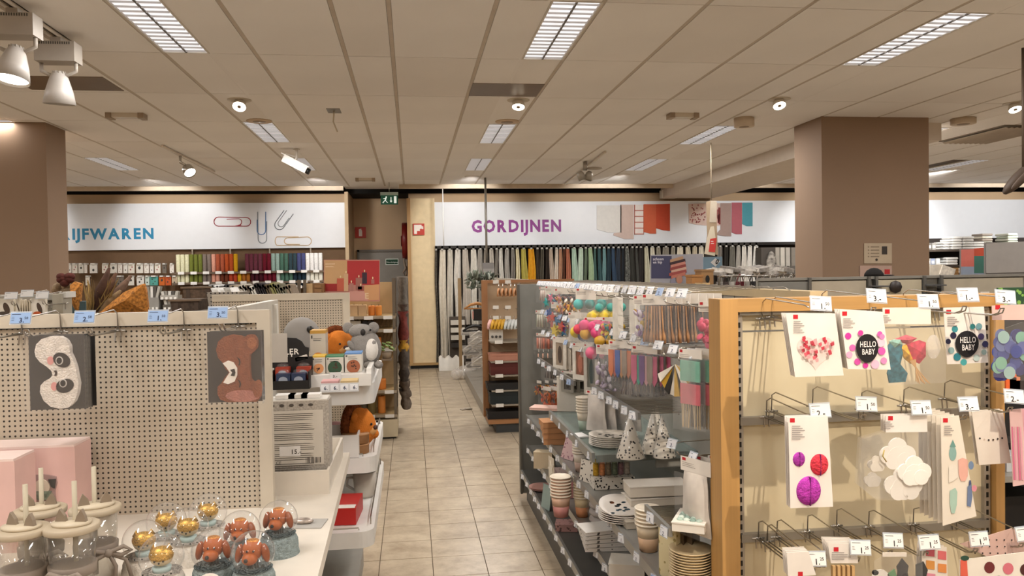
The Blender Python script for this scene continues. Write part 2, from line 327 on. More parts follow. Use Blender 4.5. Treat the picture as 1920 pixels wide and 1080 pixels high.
# swivelling downlights
def spot_lamp(parent, loc, target, watts=SPOT_W, size=55, col=WARM, r=.03):
    ld = bpy.data.lights.new('spot', 'SPOT'); ld.energy = watts; ld.spot_size = R(size); ld.spot_blend = .55; ld.color = col; ld.shadow_soft_size = r
    lo = bpy.data.objects.new('bulb_light', ld); C.objects.link(lo); lo.parent = parent; lo.location = loc
    lo.rotation_euler = (Vector(target)-Vector(loc)).to_track_quat('-Z', 'Y').to_euler()
    return lo
GLOW = emis('fff4e4', 6)
def downlight(x, y, lab, target, watts=SPOT_W, r=.03):
    t = thing('swivel_downlight', lab, 'spotlight', (x, y, CEIL), 0, 'swivel downlights')
    mb = MB(); mb.lathe([(.075, -.004), (.1, -.006), (.1, .0), (.075, .0)], 20); mb.build('ceiling_ring', mat('c9bda9', .4), t)
    d = (Vector(target)-Vector((x, y, CEIL))).normalized(); q = d.to_track_quat('-Z', 'Y').to_matrix().to_4x4()
    mb = MB(); mb.xf = Matrix.Translation((0, 0, -.05)) @ q; mb.lathe([(.03, .05), (.05, .03), (.06, -.02), (.058, -.02), (.045, 0)], 20); mb.build('lamp_head', mat('d8d0c4', .3), t)
    mb = MB(); mb.xf = Matrix.Translation((0, 0, -.05)) @ q; mb.lathe([(0.016, -.012), (.056, -.015), (.056, -.012), (.016, -.008)], 20); mb.build('reflector', GLOW, t)
    mb = MB(); mb.xf = Matrix.Translation((0, 0, -.05)) @ q; mb.lathe([(0, -.024), (.016, -.02), (.016, -.004)], 10); mb.build('lamp_cap', mat('8a7a68', .3, .6), t)
    spot_lamp(t, Vector((0, 0, -.05))+d*.05, Vector((0, 0, -.05))+d, watts, 55, WARM, r)
for px, py, lab, tg in ((449, 198, 'glaring swivel downlight at left, above the peg panels', (-1.5, 5.2, .9)), (972, 198, 'glaring swivel downlight beneath the brown ceiling plate over the aisle', (.6, 5.6, 0)),
                        (1461, 196, 'glaring swivel downlight left of the broad pillar', (3.2, 5.4, 1)), (1903, 203, 'glaring swivel downlight at the right picture edge', (5.4, 5.6, 1))):
    p = P(px, py, Z=CEIL-.05); downlight(p.x, p.y, lab, tg)
for x, y, tg, wt, lb in ((1.25, .42, (1.3, 2.3, 1.25), 185, 'over the end frame'), (-.55, .3, (-.75, 2.2, 1.05), 24, 'over the snow globes'), (.85, 3.1, (.35, 5.0, 0), 75, 'over the near aisle'), (-1.3, 2.9, (-.7, 3.9, 1), 55, 'over the tray shelving')):
    downlight(x, y, 'swivel downlight outside the picture '+lb, tg, wt, .014)
# round discs and drums
def disc_thing(px, py, r, h, lab, name='ceiling_speaker', col='c4ad94'):
    p = P(px, py, Z=CEIL); mb = MB(); mb.lathe([(r*.96, -h), (r, -h+.004), (r, 0)], 24); mb.lathe([(r*.5, -h-.002), (r*.52, -h+.001)], 20, 1)
    tag(mb.build(name, [mat(col, .6), mat('8f7c68', .6)], None, (p.x, p.y, CEIL)), lab, name.replace('_', ' '))
disc_thing(486, 226, .12, .012, 'flat round ceiling speaker behind the left spotlight'); disc_thing(951, 227, .12, .012, 'flat round ceiling speaker behind the middle spotlight')
disc_thing(1395, 221, .1, .09, 'short white drum on the ceiling beside a fluorescent light', 'smoke_detector', 'd0bfa8'); disc_thing(1806, 222, .12, .06, 'short drum on the ceiling right of the broad pillar', 'smoke_detector', 'c6b49c')
# small recessed round downlights far back; last four added to brighten the signs
for px, py, lab in ((275, 335, 'small round recessed downlight above the blue lettered sign'), (590, 333, 'small round recessed downlight behind the white camera'), (885, 331, 'small round recessed downlight over the far end of the aisle'), (1168, 327, 'small round recessed downlight above the curtain sign'), (1460, 321, 'added small round downlight hidden by the dropped beam to brighten the sign'), (1790, 318, 'added small round downlight right of the broad pillar to brighten the sign'), (2080, 312, 'added small round downlight outside the picture at right to brighten the sign'), (-60, 338, 'added small round downlight outside the picture at left to brighten the sign')):
    p = P(px, py, Z=CEIL); t = thing('recessed_downlight', lab, 'downlight', (p.x, p.y, CEIL), 0, 'small recessed downlights')
    mb = MB(); mb.lathe([(.09, -.008), (.115, -.008), (.12, 0), (.09, 0)], 20); mb.build('trim_ring', mat('d9d0c3', .4), t)
    mb = MB(); mb.lathe([(.0, -.004), (.09, -.004)], 20); mb.build('glass', emis('f2f0ff', 1.3), t)
    spot_lamp(t, (0, 0, -.03), (0, 1.2, -.55), (110 if px < 700 else 125 if px < 1400 else 140 if px < 1700 else 460), 78, (1, .99, .97), .09)
# flat emergency light boxes
for px, py, wd, lab in ((237, 213, .33, 'flat box emergency light on the ceiling left of the left spotlight'), (1280, 213, .29, 'flat box emergency light on the ceiling right of the aisle'), (685, 334, .3, 'flat box emergency light far back near the exit sign')):
    p = P(px, py, Z=CEIL); t = thing('emergency_light', lab, 'emergency light', (p.x, p.y, CEIL), 0, 'emergency lights')
    mb = MB(); mb.b2((-wd/2, -.06, -.05), (-wd/2+.05, .06, 0)); mb.build('end_cap', mat('a08d78', .5), t); mb = MB(); mb.b2((wd/2-.05, -.06, -.05), (wd/2, .06, 0)); mb.build('end_cap', mat('a08d78', .5), t)
    mb = MB(); mb.b2((-wd/2+.05, -.05, -.042), (wd/2-.05, .05, 0)); mb.build('diffuser', mat('d2c6b4', .25), t)
# junction box with a loose cable
p = P(626, 207, Z=CEIL); t = thing('junction_box', 'small metal box in the ceiling with a loose cable hanging out', 'junction box', (p.x, p.y, CEIL))
mb = MB(); mb.b2((-.06, -.1, -.006), (.06, .1, 0)); mb.build('plate', mat('8d8a80', .35, .6), t)
mb = MB(); mb.tube([(0, 0, 0), (.0, -.02, -.05), (-.005, -.03, -.11), (.01, -.02, -.15), (.03, -.03, -.2)], .007, 5); mb.build('cable', mat('cbbda6'), t)
# track heads at the top left
p = P(160, 98, Z=CEIL); TX = p.x
t = thing('lighting_track', 'white ceiling track carrying two cone spotlights at the top left', 'lighting track', (TX, 0, CEIL))
mb = MB(); mb.b2((-.02, 2.6, -.03), (-.012, 5.45, 0)); mb.b2((.012, 2.6, -.03), (.02, 5.45, 0)); mb.b2((-.02, 2.6, -.008), (.02, 5.45, 0)); mb.build('rail', mat('cfc4b4', .4), t)
mb = MB(); mb.b2((-.011, 2.6, -.02), (.011, 5.45, -.009)); mb.build('groove', BLACK, t)
def track_head(Y, lit, lab, tilt):
    t = thing('track_spotlight', lab, 'spotlight', (TX, Y, CEIL-.03), 0, 'cone spotlights on the track')
    W = mat('a69d92', .4)
    mb = MB(); mb.b2((-.03, -.04, -.03), (.03, .04, 0)); mb.build('adaptor', W, t)
    mb = MB(); mb.b2((-.115, -.06, -.15), (.115, .06, -.03)); bx = mb.build('ballast_box', W, t)
    for k in range(14):
        mb = MB(); mb.b2((-.085+k*.013, -.0615, -.05), (-.079+k*.013, -.0595, -.035)); mb.build('vent_slot', DGREY, bx)
    mb = MB(); mb.tube([(-.1, 0, -.15), (-.1, 0, -.2), (-.05, 0, -.225), (.05, 0, -.225), (.1, 0, -.2), (.1, 0, -.15)], .012, 6); mb.build('yoke', W, t)
    M = Matrix.Translation((0, 0, -.215)) @ Matrix.Rotation(R(tilt[0]), 4, 'X') @ Matrix.Rotation(R(tilt[1]), 4, 'Y')
    mb = MB(); mb.xf = M; mb.lathe([(.03, .015), (.038, 0), (.05, -.02), (.078, -.11), (.092, -.185), (.088, -.185), (.07, -.1), (.02, -.03)], 24); mb.build('cone_shade', mat('b9b2aa', .35), t)
    mb = MB(); mb.xf = M
    for k in range(10): a = k*.63; mb.box((.034*math.cos(a), .034*math.sin(a), .006), (.008, .008, .016))
    mb.build('cooling_collar', W, t)
    mb = MB(); mb.xf = M; mb.lathe([(0, -.165), (.08, -.165), (.085, -.17)], 24); mb.build('lens', GLOW if lit else mat('bdb6ac', .2), t)
    if lit: spot_lamp(t, M @ Vector((0, 0, -.2)), M @ Vector((0, 0, -1.2)), SPOT_W*1.3, 60)
track_head(P(45, 28, X=TX).y-.1, True, 'white cone spotlight on the track, lit, at the top left corner', (-12, 4)); track_head(P(122, 76, X=TX).y-.1, False, 'white cone spotlight on the track, unlit, right of the lit one', (6, 3))
# thin track with one lit spotlight, far left
p0, p1 = P(304, 274, Z=CEIL-.02), P(402, 322, Z=CEIL-.02)
t = thing('lighting_track', 'thin white ceiling track above the blue lettered sign with one lamp', 'lighting track')
mb = MB(); mb.tube([p0, p1], .016, 4); mb.build('rail', mat('d8cdbd', .4), t)
p = P(338, 292, Z=CEIL-.03); t = thing('track_spotlight', 'small chrome spotlight hanging from the thin track, lit', 'spotlight', p)
mb = MB(); mb.tube([(0, 0, 0), (0, 0, -.08), (.1, 0, -.14)], .018, 6); mb.build('arm', CHROME, t)
M = Matrix.Translation((.11, -.05, -.19)) @ Matrix.Rotation(R(-35), 4, 'X') @ Matrix.Rotation(R(-30), 4, 'Y')
mb = MB(); mb.xf = M; mb.lathe([(.03, .09), (.06, .06), (.075, -.04), (.07, -.04), (.05, .02)], 16); mb.build('lamp_head', CHROME, t)
mb = MB(); mb.xf = M; mb.lathe([(0, -.03), (.068, -.03)], 16); mb.build('lens', GLOW, t)
# the same thin track right of the aisle with a cluster of two unlit spots
p0, p1 = P(1060, 345, Z=CEIL-.02), P(1135, 285, Z=CEIL-.02)
t = thing('lighting_track', 'thin white ceiling track over the curtain sign with a spotlight cluster', 'lighting track')
mb = MB(); mb.tube([p0, p1], .016, 4); mb.build('rail', mat('d8cdbd', .4), t)
p = P(1097, 306, Z=CEIL-.03); t = thing('spotlight_cluster', 'grey cluster of two unlit spotlights with a flat bracket on the thin track', 'spotlight', p)
mb = MB(); mb.tube([(0, 0, .02), (0, 0, -.1)], .03, 8); mb.build('stem', mat('a49c90', .4, .4), t)
mb = MB(); mb.sphere((.13, 0, -.07), .12, 0, 12, (1, .5, .18)); mb.build('bracket_plate', mat('a89c8c', .4), t)
for sx in (-.06, .05):
    mb = MB(); mb.xf = Matrix.Translation((sx, 0, -.17)) @ Matrix.Rotation(R(20 if sx > 0 else -25), 4, 'Y'); mb.lathe([(.03, .06), (.05, .03), (.06, -.06), (.0, -.03)], 14); mb.build('lamp_head', mat('9d9588', .35, .3), t)
# security camera
p = P(556, 279, Z=CEIL); t = thing('security_camera', 'white bullet security camera hanging from a ceiling bracket', 'camera', (p.x, p.y, CEIL))
mb = MB(); mb.tube([(0, 0, 0), (0, 0, -.1), (-.02, -.02, -.16)], .016, 6); mb.lathe([(.04, -.012), (.04, 0)], 12); mb.build('bracket', mat('d9d2c6', .4), t)
M = Matrix.Translation((-.02, -.02, -.19)) @ Matrix.Rotation(R(28), 4, 'Y')
mb = MB(); mb.xf = M; mb.box((0, 0, 0), (.3, .09, .08)); mb.box((-.01, 0, .046), (.36, .11, .012)); mb.build('housing', mat('e9e5de', .35), t)
mb = MB(); mb.xf = M; mb.lathe([(.034, .15), (.036, .19), (.02, .19)], 12, 0, (0, 0, 0), 'X'); mb.build('lens', BLACK, t)
mb = MB(); mb.tube([(-.15, -.02, -.1), (-.12, 0, -.06), (0, 0, -.1)], .012, 6); mb.build('cable', mat('d0c8ba'), t)
# air grille
t = thing('air_grille', 'long slatted air grille in the ceiling at the far right', 'air grille', (0, 0, CEIL))
p0, p1, p2 = P(1765, 264, Z=CEIL), P(1852, 264, Z=CEIL), P(1880, 234, Z=CEIL)
gw, gl_ = p1.x-p0.x, p0.y-p2.y
for k in range(9):
    mb = MB(); mb.box((p0.x+gw*(k+.5)/9, p0.y-gl_/2, -.03), (gw/16, gl_, .006), 0, (0, R(20), 0)); mb.build('slat', mat('a39584', .4, .2), t)
mb = MB(); mb.b2((p0.x-.02, p2.y-.02, -.012), (p1.x+.02, p0.y+.02, -.002)); mb.build('backing', mat('6a5e50', .6), t)
# dark brown rounded paddle hanging at the right edge
p = P(1912, 333, Y=5.0); t = thing('hanging_paddle', 'dark brown rounded paddle hanging from the ceiling at the right edge', 'hanging lamp', p)
mb = MB(); mb.sphere((.0, 0, .0), .17, 0, 16, (.27, .25, 1), (0, R(48), 0)); mb.build('body', mat('43352a', .6), t)
mb = MB(); mb.sphere((.0, -.036, .0), .13, 0, 16, (.17, .1, 1), (0, R(48), 0)); mb.build('inner_panel', mat('54453a', .6), t)
mb = MB(); mb.tube([(.03, 0, .02), (.03, 0, CEIL-p.z)], .012, 6); mb.build('stem', mat('4d3d2e'), t)
# exit sign
p = P(730, 373, Y=13.0); t = thing('exit_sign', 'green exit sign with running man and arrow below the ceiling', 'exit sign', p)
mb = MB(); mb.b2((-.14, 0, -.09), (.14, .04, .06)); mb.build('box', mat('124a35', .4, 0, .02, 9, .4, 0, .25), t)
mb = MB(); mb.b2((-.145, -.02, .06), (.145, .06, .11)); mb.build('cap', mat('9aa79b', .4), t)
mb = MB()
mb.disc(-.05, .03, .012, .014, -.003); mb.flat([(-.07, .02), (-.045, .02), (-.055, -.03), (-.075, -.02)], -.003); mb.flat([(-.1, .01), (-.06, .015), (-.06, .004), (-.1, -.002)], -.003); mb.flat([(-.075, -.02), (-.055, -.03), (-.02, -.06), (-.035, -.065)], -.003); mb.flat([(-.075, -.02), (-.065, -.025), (-.1, -.07), (-.115, -.06)], -.003)
mb.flat([(.02, .03), (.034, .03), (.034, -.03), (.05, -.03), (.027, -.06), (.004, -.03), (.02, -.03)], -.003); mb.flat([(.075, .045), (.115, .045), (.115, -.07), (.075, -.07)], -.003)
mb.build('pictogram', mat('e8f2ea', .4, 0, 0, 9, .4, 0, .5), t)
mb = MB(); mb.tube([(0, .02, .11), (0, .02, CEIL-p.z)], .008, 5); mb.build('rod', CHROME, t)
# ================================================================== back wall: signs and safety signs
SY = 14.02
WS = mat('e4e6ea', .4, 0, .01); 
def zat(x, y, Y): return P(x, y, Y=Y).z
ZB, ZT = zat(815, 462, 14), zat(815, 379, 14)
def sign(name, lab, x0, x1, letters, lx, lz, lh, col, cat='sign'):
    t = thing(name, lab, cat, (x0, SY, 0))
    mb = MB(); mb.b2((0, -.02, ZB), (x1-x0, .06, ZT)); mb.build('board', WS, t)
    if letters:
        for ch, x in letters[0]:
            mb = MB(); mb.text(ch, x-x0, lz, lh, -.023, 0, .04, 'L', letters[1]/lh); mb.build('letter', mat(col, .5), t)
    return t
def spread(txt, px0, px1, py):
    """x of each letter so that the word spans the board from px0 to px1"""
    ws = [glyphs(ch, .04)[2]+.11 for ch in txt]; tot = sum(ws)-.11; a, b = P(px0, py, Y=SY-.02).x, P(px1, py, Y=SY-.02).x
    k = (b-a)/tot; x = a; out = []
    for ch, q in zip(txt, ws): out.append((ch, x)); x += q*k
    return out, k
XL1 = P(655, 420, Y=14).x; XR0 = P(812, 420, Y=14).x
z0 = zat(985, 434, SY); h = (zat(985, 412, SY)-z0)/.73
lt, k = spread('GORDIJNEN', 884, 1052, 423); lt = (lt, k)
S2 = sign('wall_sign', 'long white wall sign with purple word GORDIJNEN and curtain swatches', XR0, 15.9, lt, None, z0, h, '8f3f8d')
z0 = zat(200, 448, SY); h = (zat(200, 428, SY)-z0)/.73
l2, k = spread('RIJFWAREN', 112, 288, 438); l3, _ = spread('SCH', 52, 107, 438); lt = (l3+l2, k)
S1 = sign('wall_sign', 'long white wall sign with blue word SCHRIJFWAREN and giant paper clips', -9.9, XL1, lt, None, z0, h, '2b86b0')
# paper clips
def clip(pts_px, col, lab):
    q = [P(x, y, Y=SY-.03) for x, y in pts_px]; mb = MB(); mb.tube([(v.x+9.9, -.026, v.z) for v in q], .007, 5); mb.build('paper_clip', mat(col, .4, .2), S1)['label'] = lab
def stadium(x0, x1, y0, y1, a0=0):
    r = (y1-y0)/2; c = [(x1-r+r*math.sin(t), (y0+y1)/2-r*math.cos(t)) for t in [math.pi*i/8 for i in range(9)]]; d = [(x0+r-r*math.sin(t), (y0+y1)/2+r*math.cos(t)) for t in [math.pi*i/8 for i in range(9)]]
    return c, d
c, d = stadium(401, 470, 407, 424); clip([(425, 424)]+d[:0]+[(454, 424)]+[(470-8+8*math.sin(t), 416+8*math.cos(t)) for t in [math.pi*i/8 for i in range(9)]]+d[::-1][:9]+[(440, 424), (452, 422)]+[(453-6+6*math.sin(t), 416+6*math.cos(t)) for t in [math.pi*i/8 for i in range(9)]]+[(425, 411)], 'a83a48', 'red paper clip')
clip([(482, 412), (482, 428)]+[(490-8*math.cos(t), 432+8*math.sin(t)) for t in [math.pi*i/8 for i in range(9)]]+[(498, 397)], '3f78b5', 'blue paper clip')
clip([(483, 397), (484, 448)]+[(492-8*math.cos(t), 448+8*math.sin(t)) for t in [math.pi*i/8 for i in range(9)]]+[(500, 415)], '8d949c', 'blue paper clip outer loop')
def rot(pts, cx, cy, a): return [(cx+(x-cx)*math.cos(a)-(y-cy)*math.sin(a), cy+(x-cx)*math.sin(a)+(y-cy)*math.cos(a)) for x, y in pts]
clip(rot([(522, 397), (522, 424)]+[(531-9*math.cos(t), 424+9*math.sin(t)) for t in [math.pi*i/8 for i in range(9)]]+[(540, 392)], 531, 412, .62), '6d7278', 'grey paper clip')
clip(rot([(538, 403), (538, 420)]+[(532+6*math.cos(t), 420+6*math.sin(t)) for t in [math.pi*i/8 for i in range(9)]]+[(526, 394)], 531, 412, .62), '8d8f93', 'grey paper clip inner loop')
clip([(560, 444)]+[(524-4-4*math.sin(t)+0, 452-8*math.cos(t)) for t in [math.pi*i/8 for i in range(9)]]+[(576, 460)]+[(576+8*math.sin(t), 452+8*math.cos(t)) for t in [math.pi*i/8 for i in range(9)]]+[(540, 446)]+[(540-7*math.sin(t), 452-6*math.cos(t)) for t in [math.pi*i/8 for i in range(9)]]+[(562, 458)], 'd2b48c', 'pale orange paper clip')
# curtain swatches on the right sign
def swatch(poly, col, lab, stripes=None):
    q = [P(x, y, Y=SY-.03) for x, y in poly]; mb = MB(); mb.prism([(v.x-XR0, v.z) for v in q], -.034, -.02)
    ms = [mat(col, .7, 0, .03, 20)]
    if stripes:
        ms.append(mat(stripes[0], .7))
        for (a, b, c2, d2) in stripes[1]:
            s4 = [P(x, y, Y=SY-.03) for x, y in ((a, b), (c2, b), (c2, d2), (a, d2))]; mb.flat([(v.x-XR0, v.z) for v in s4], -.036, 1)
    mb.build('curtain_swatch', ms, S2)['label'] = lab
swatch([(1119, 385), (1165, 385), (1165, 436), (1140, 436), (1119, 430)], 'dcd9d4', 'pale grey curtain swatch')
swatch([(1163, 384), (1188, 384), (1188, 448), (1170, 448), (1150, 441), (1151, 437), (1163, 436)], 'cdb6ab', 'beige pink curtain swatch')
swatch([(1189, 384), (1207, 384), (1207, 439), (1189, 440)], 'e6dcd6', 'white curtain swatch with red lines', ('b5604c', [(1189, 394+11*k, 1207, 395.5+11*k) for k in range(5)]+[(1189, 384, 1190.5, 440), (1206, 384, 1207, 440)]))
swatch([(1207, 383), (1230, 383), (1230, 438), (1219, 438), (1207, 435)], 'c96040', 'orange curtain swatch')
swatch([(1230, 383), (1256, 382), (1256, 433), (1244, 432), (1230, 428)], 'bf4a2e', 'red orange curtain swatch')
dots = [(1293+random.random()*28, 383+random.random()*35) for _ in range(46)]
swatch([(1291, 382), (1350, 381), (1350, 423), (1325, 423), (1305, 421), (1292, 418)], 'd6bcb0', 'floral pink curtain swatch', ('9c4a48', [(x, y, x+2.2, y+2.2) for x, y in dots]+[(1344+random.random()*5, 384+random.random()*36, 1346+random.random()*5, 386+random.random()*36) for _ in range(8)]))
swatch([(1351, 381), (1371, 381), (1371, 443), (1360, 443), (1342, 440), (1351, 430)], 'a48c84', 'grey curtain swatch')
swatch([(1372, 380), (1391, 380), (1391, 439), (1380, 439), (1372, 436)], 'b0606a', 'raspberry curtain swatch')
swatch([(1392, 380), (1411, 380), (1411, 424), (1400, 424), (1392, 420)], '4d96a4', 'turquoise curtain swatch')
# white flex cables hanging before the sign
a = P(830, 365, Y=13.33); b = P(832, 461, Y=13.33)
mb = MB(); mb.tube([(a.x, 13.33, 3.092), (b.x, 13.33, b.z)], .01, 5); tag(mb.build('hanging_cable', mat('dcdad6')), 'thin white cable hanging before the left end of the curtain sign', 'cable')
a = P(911, 400, Y=12.4); t = thing('ceiling_pole', 'thin grey metal pole hanging from the ceiling before the word on the curtain sign', 'pole', (a.x, 12.4, 0))
mb = MB(); mb.tube([(0, 0, CEIL), (0, 0, zat(911, 495, 12.4))], .018, 8); mb.build('rod', mat('8c877f', .35, .6), t)
# fire safety
def fire_sign(px, py, Y, lab, kind):
    p = P(px, py, Y=Y); t = thing('fire_sign', lab, 'safety sign', p); mb = MB(); mb.b2((-.1, -.006, -.1), (.1, .006, .1)); mb.build('plate', mat('b93a2c', .45), t)
    mb = MB()
    if kind: mb.flat([(-.03, -.07), (.03, -.07), (.03, .03), (.015, .06), (.015, .075), (-.03, .06), (-.03, .03)], -.008)
    else: mb.flat([(-.08, .08), (.05, .08), (.05, .02), (.02, .0), (.02, -.03), (-.03, -.03), (-.03, -.08), (-.08, -.08)], -.008); mb.flat([(.05, .06), (.08, .05), (.08, .0), (.04, .01)], -.008)
    mb.build('pictogram', mat('eadfd6', .5), t)
fire_sign(676, 436, 14.97, 'red square fire extinguisher sign on the wall above the grey door', 1); fire_sign(785, 430, 13.76, 'red square fire hose sign on the cream partition', 0)
p = P(757, 452, Y=14.6); t = thing('fire_hose_reel', 'dark red fire hose reel cabinet fixed beside the grey door', 'fire hose', (p.x, 14.6, p.z))
mb = MB(); mb.lathe([(.32, -.06), (.34, -.05), (.34, .05), (.32, .06)], 28, 0, (.03, 0, 0), 'X'); mb.build('reel', mat('7a1f1a', .4), t)
mb = MB(); mb.lathe([(.1, -.08), (.1, .08)], 16, 0, (.03, 0, 0), 'X'); mb.build('hub', mat('5a1512', .4), t)
mb = MB(); mb.tube([(.0, -.1, -.3), (0, -.12, -.42), (.03, -.14, -.5), (-.02, -.12, -.58), (.03, -.1, -.66), (.05, -.1, -.5), (.04, -.1, -.36)], .022, 6); mb.build('hose', mat('8c7b6b', .5), t)
# ================================================================== curtains under the sign
RY = 13.75
t = thing('curtain_rail', 'black rail below the curtain sign carrying the curtains', 'rail', (0, RY, ZB-.02))
mb = MB(); mb.b2((XR0+.02, -.02, -.03), (7.2, .3, .02)); mb.build('rail', mat('221d18', .6), t)
mb = MB(); mb.b2((XR0, RY+.1, .1), (7.2, BY-.01, ZB-.05)); tag(mb.build('curtain_bay_back', mat('2e2620', .85)), 'dark brown back board behind the hanging curtains', 'back board')
cur_mesh = {}
def curtain(px0, px1, col, bottom, lab, kind='plain', Y=RY):
    a, b = P(px0, 470, Y=Y).x, P(px1, 470, Y=Y).x; wd = b-a; top = ZB-.07; ln = top-bottom
    t = thing('hanging_curtain', lab, 'curtain', ((a+b)/2, Y, bottom), 0, 'curtains on the rail')
    nf = max(2, int(wd/.06)); ph = random.random()*6
    def f(u, v):
        s = .72+.28*min(1, v*3.2) if v < .3 else 1
        x = (u-.5)*wd*s*(1+.05*math.sin(v*5+ph)); d = .035*math.sin(u*nf*2*math.pi+ph+.6*math.sin(v*4))*(.5+.5*v)
        return (x+.01*math.sin(v*7+ph), d, ln*(1-v))
    mb = MB(); mb.grid(f, nf*6, 7); ms = mat(col, .8, 0, .1, 14)
    if kind == 'pattern': ms = mat(col, .8, 0, .75, 38)
    mb.build('cloth', ms, t)
    n = 1 if wd < .16 else 2
    for k in range(n):
        mb = MB(); mb.b2((-.018, -.02, ln-.01), (.018, .02, ln+.06)); mb.build('clip', mat('a7a59f', .4), t, ((k-(n-1)/2)*wd*.4, 0, 0))
FL = .1; MID = .75
CUR = [(815, 820, '6e675c', FL, 'pattern', 'narrow grey patterned curtain at the left end of the rail'), (822, 836, 'd2c9b8', FL, '', 'cream curtain reaching nearly to the floor, first of the long ones'), (837, 849, 'c6bfb2', FL, '', 'off white long curtain second beside the cream one'),
 (851, 864, 'cfc9bf', MID, '', 'pale grey white curtain above the small stacked shelf'), (866, 880, 'b7aea2', MID, '', 'light taupe curtain left of the sign pole'), (881, 894, 'c9c4b9', MID, '', 'silver white curtain behind the dark plant fronds'),
 (895, 906, '9a948b', MID, '', 'mid grey curtain left of the thin ceiling pole'), (907, 913, 'a49a8c', MID, '', 'narrow beige grey curtain behind the ceiling pole'), (916, 926, 'b4aca0', MID, '', 'grey beige curtain right of the ceiling pole'), (928, 934, '8f877d', MID, '', 'narrow brown grey curtain'),
 (935, 944, 'c9c5bd', MID, '', 'white grey curtain right of the narrow brown grey one'), (946, 956, 'a8a39b', MID, '', 'light grey curtain before the yellow group'), (957, 965, '837d75', MID, '', 'dark grey curtain beside the ivory one'),
 (966, 974, 'd9cfae', MID, '', 'ivory curtain left of the lime one'), (976, 988, 'b5a955', MID, '', 'lime yellow curtain'), (989, 1003, 'd69a1e', MID, '', 'mustard yellow curtain'), (1004, 1011, '4d4338', MID, '', 'dark brown curtain right of the mustard one'),
 (1012, 1020, '5f594c', MID, '', 'olive brown curtain'), (1022, 1028, '41372f', MID, '', 'narrow dark chocolate curtain'), (1029, 1038, 'c3b3a3', MID, '', 'pale pink beige curtain'), (1039, 1047, 'd3c7b8', MID, '', 'cream beige curtain left of the peach one'),
 (1047, 1054, 'b98e72', MID, '', 'peach curtain'), (1055, 1060, '6e4634', MID, '', 'narrow rust brown curtain'), (1060, 1069, 'ad6e54', MID, '', 'terracotta curtain'), (1071, 1082, 'a9bdac', MID, '', 'mint green curtain right of the terracotta one'), (1083, 1094, 'b7c7b5', MID, '', 'pale mint curtain'),
 (1095, 1101, '66735f', MID, '', 'grey green curtain'), (1102, 1112, '9db08f', MID, '', 'sage green curtain'), (1113, 1119, '4f6a63', MID, '', 'narrow teal curtain'), (1120, 1128, '3d5a5c', MID, '', 'dark teal curtain'), (1129, 1136, '6f9090', MID, '', 'light teal curtain'),
 (1137, 1145, '26373f', MID, '', 'petrol blue curtain'), (1146, 1154, '3a4d62', MID, '', 'slate blue curtain'), (1155, 1164, '2d3540', MID, '', 'navy curtain'), (1165, 1170, '24282e', MID, '', 'narrow black blue curtain'), (1171, 1180, '65655f', MID, 'pattern', 'grey shimmering curtain'),
 (1181, 1190, '393832', MID, '', 'charcoal curtain'), (1191, 1196, '53524c', MID, '', 'narrow dark grey curtain'), (1197, 1206, '2c2724', MID, '', 'black brown curtain left of the striped ivory one'), (1207, 1217, 'b9b49e', MID, '', 'ivory striped curtain beside the black brown one'), (1218, 1228, 'c6c0ae', MID, '', 'ivory curtain left of the poster with the towel head'),
 (1229, 1240, '8f897a', MID, '', 'greige curtain above the poster left corner'), (1241, 1256, '857f73', MID, '', 'grey linen curtain above the towel poster'), (1257, 1267, '9a9484', MID, '', 'pale linen curtain above the towel poster'), (1268, 1283, 'd6cfbd', MID, '', 'cream curtain above the middle of the towel poster'), (1284, 1296, 'c9c0ac', MID, '', 'cream sand curtain above the right half of the towel poster'),
 (1297, 1308, 'bdb29c', MID, '', 'sand curtain above the right corner of the towel poster'), (1309, 1320, 'd0c8b6', MID, '', 'pale cream curtain beside the hanging red offer card'), (1344, 1356, '77716a', MID, '', 'stone grey curtain right of the hanging red offer card'), (1357, 1366, '2e2a24', MID, '', 'black olive curtain'),
 (1367, 1379, '6b685f', MID, '', 'grey olive curtain'), (1380, 1389, 'a9a49b', MID, '', 'light grey curtain beside the white ones'), (1390, 1400, 'd6d1c8', MID, '', 'white curtain, first of the three right ones'), (1401, 1411, 'dedad2', MID, '', 'white curtain, second of the three right ones'), (1412, 1423, 'e6e2da', MID, '', 'white curtain, last at the right end')]
for a, b, c, bt, kd, lab in CUR:
    if len(lab.split()) < 5: lab += ' under the purple lettered sign'
    curtain(a, b, c, bt, lab, kd)
# bundles lying below the long curtains
p = P(845, 690, Y=13.6); t = thing('fabric_bundle', 'white wrapped fabric bundle on the floor under the long curtains', 'fabric', (p.x, 13.4, 0))
mb = MB(); mb.grid(lambda u, v: ((u-.5)*.42, -.12+.24*v, .26*math.sin(math.pi*v)**.5*(.9+.1*math.sin(u*20))), 18, 8); mb.build('cloth', mat('d9d4ca', .7), t)
mb = MB(); mb.box((0, 0, .005), (.42, .24, .01)); mb.build('base_sheet', mat('c9c2b4'), t)
p = P(873, 684, Y=12.6); mb = MB(); mb.sphere((0, 0, .11), .14, 0, 16, (1, 1, .75)); mb.sphere((-.12, -.02, .09), .1, 0, 12, (1, 1, .8)); mb.sphere((.1, .05, .15), .1, 0, 12)
tag(mb.build('plastic_bag', HAZY, None, (p.x-.05, 12.2, 0)), 'crumpled clear plastic bag on the floor at the rack corner', 'plastic bag')
t = thing('small_shelf', 'narrow white shelf stack under the pale grey curtain', 'shelf', (P(858, 600, Y=13.6).x, 13.62, .1))
for k in range(4): mb = MB(); mb.b2((-.12, -.06, .66-k*.13), (.12, .06, .74-k*.13)); mb.build('folded_cloth', mat(['cfcac0', 'd8d3c8', 'c4beb2', '2b2622'][k]), t)
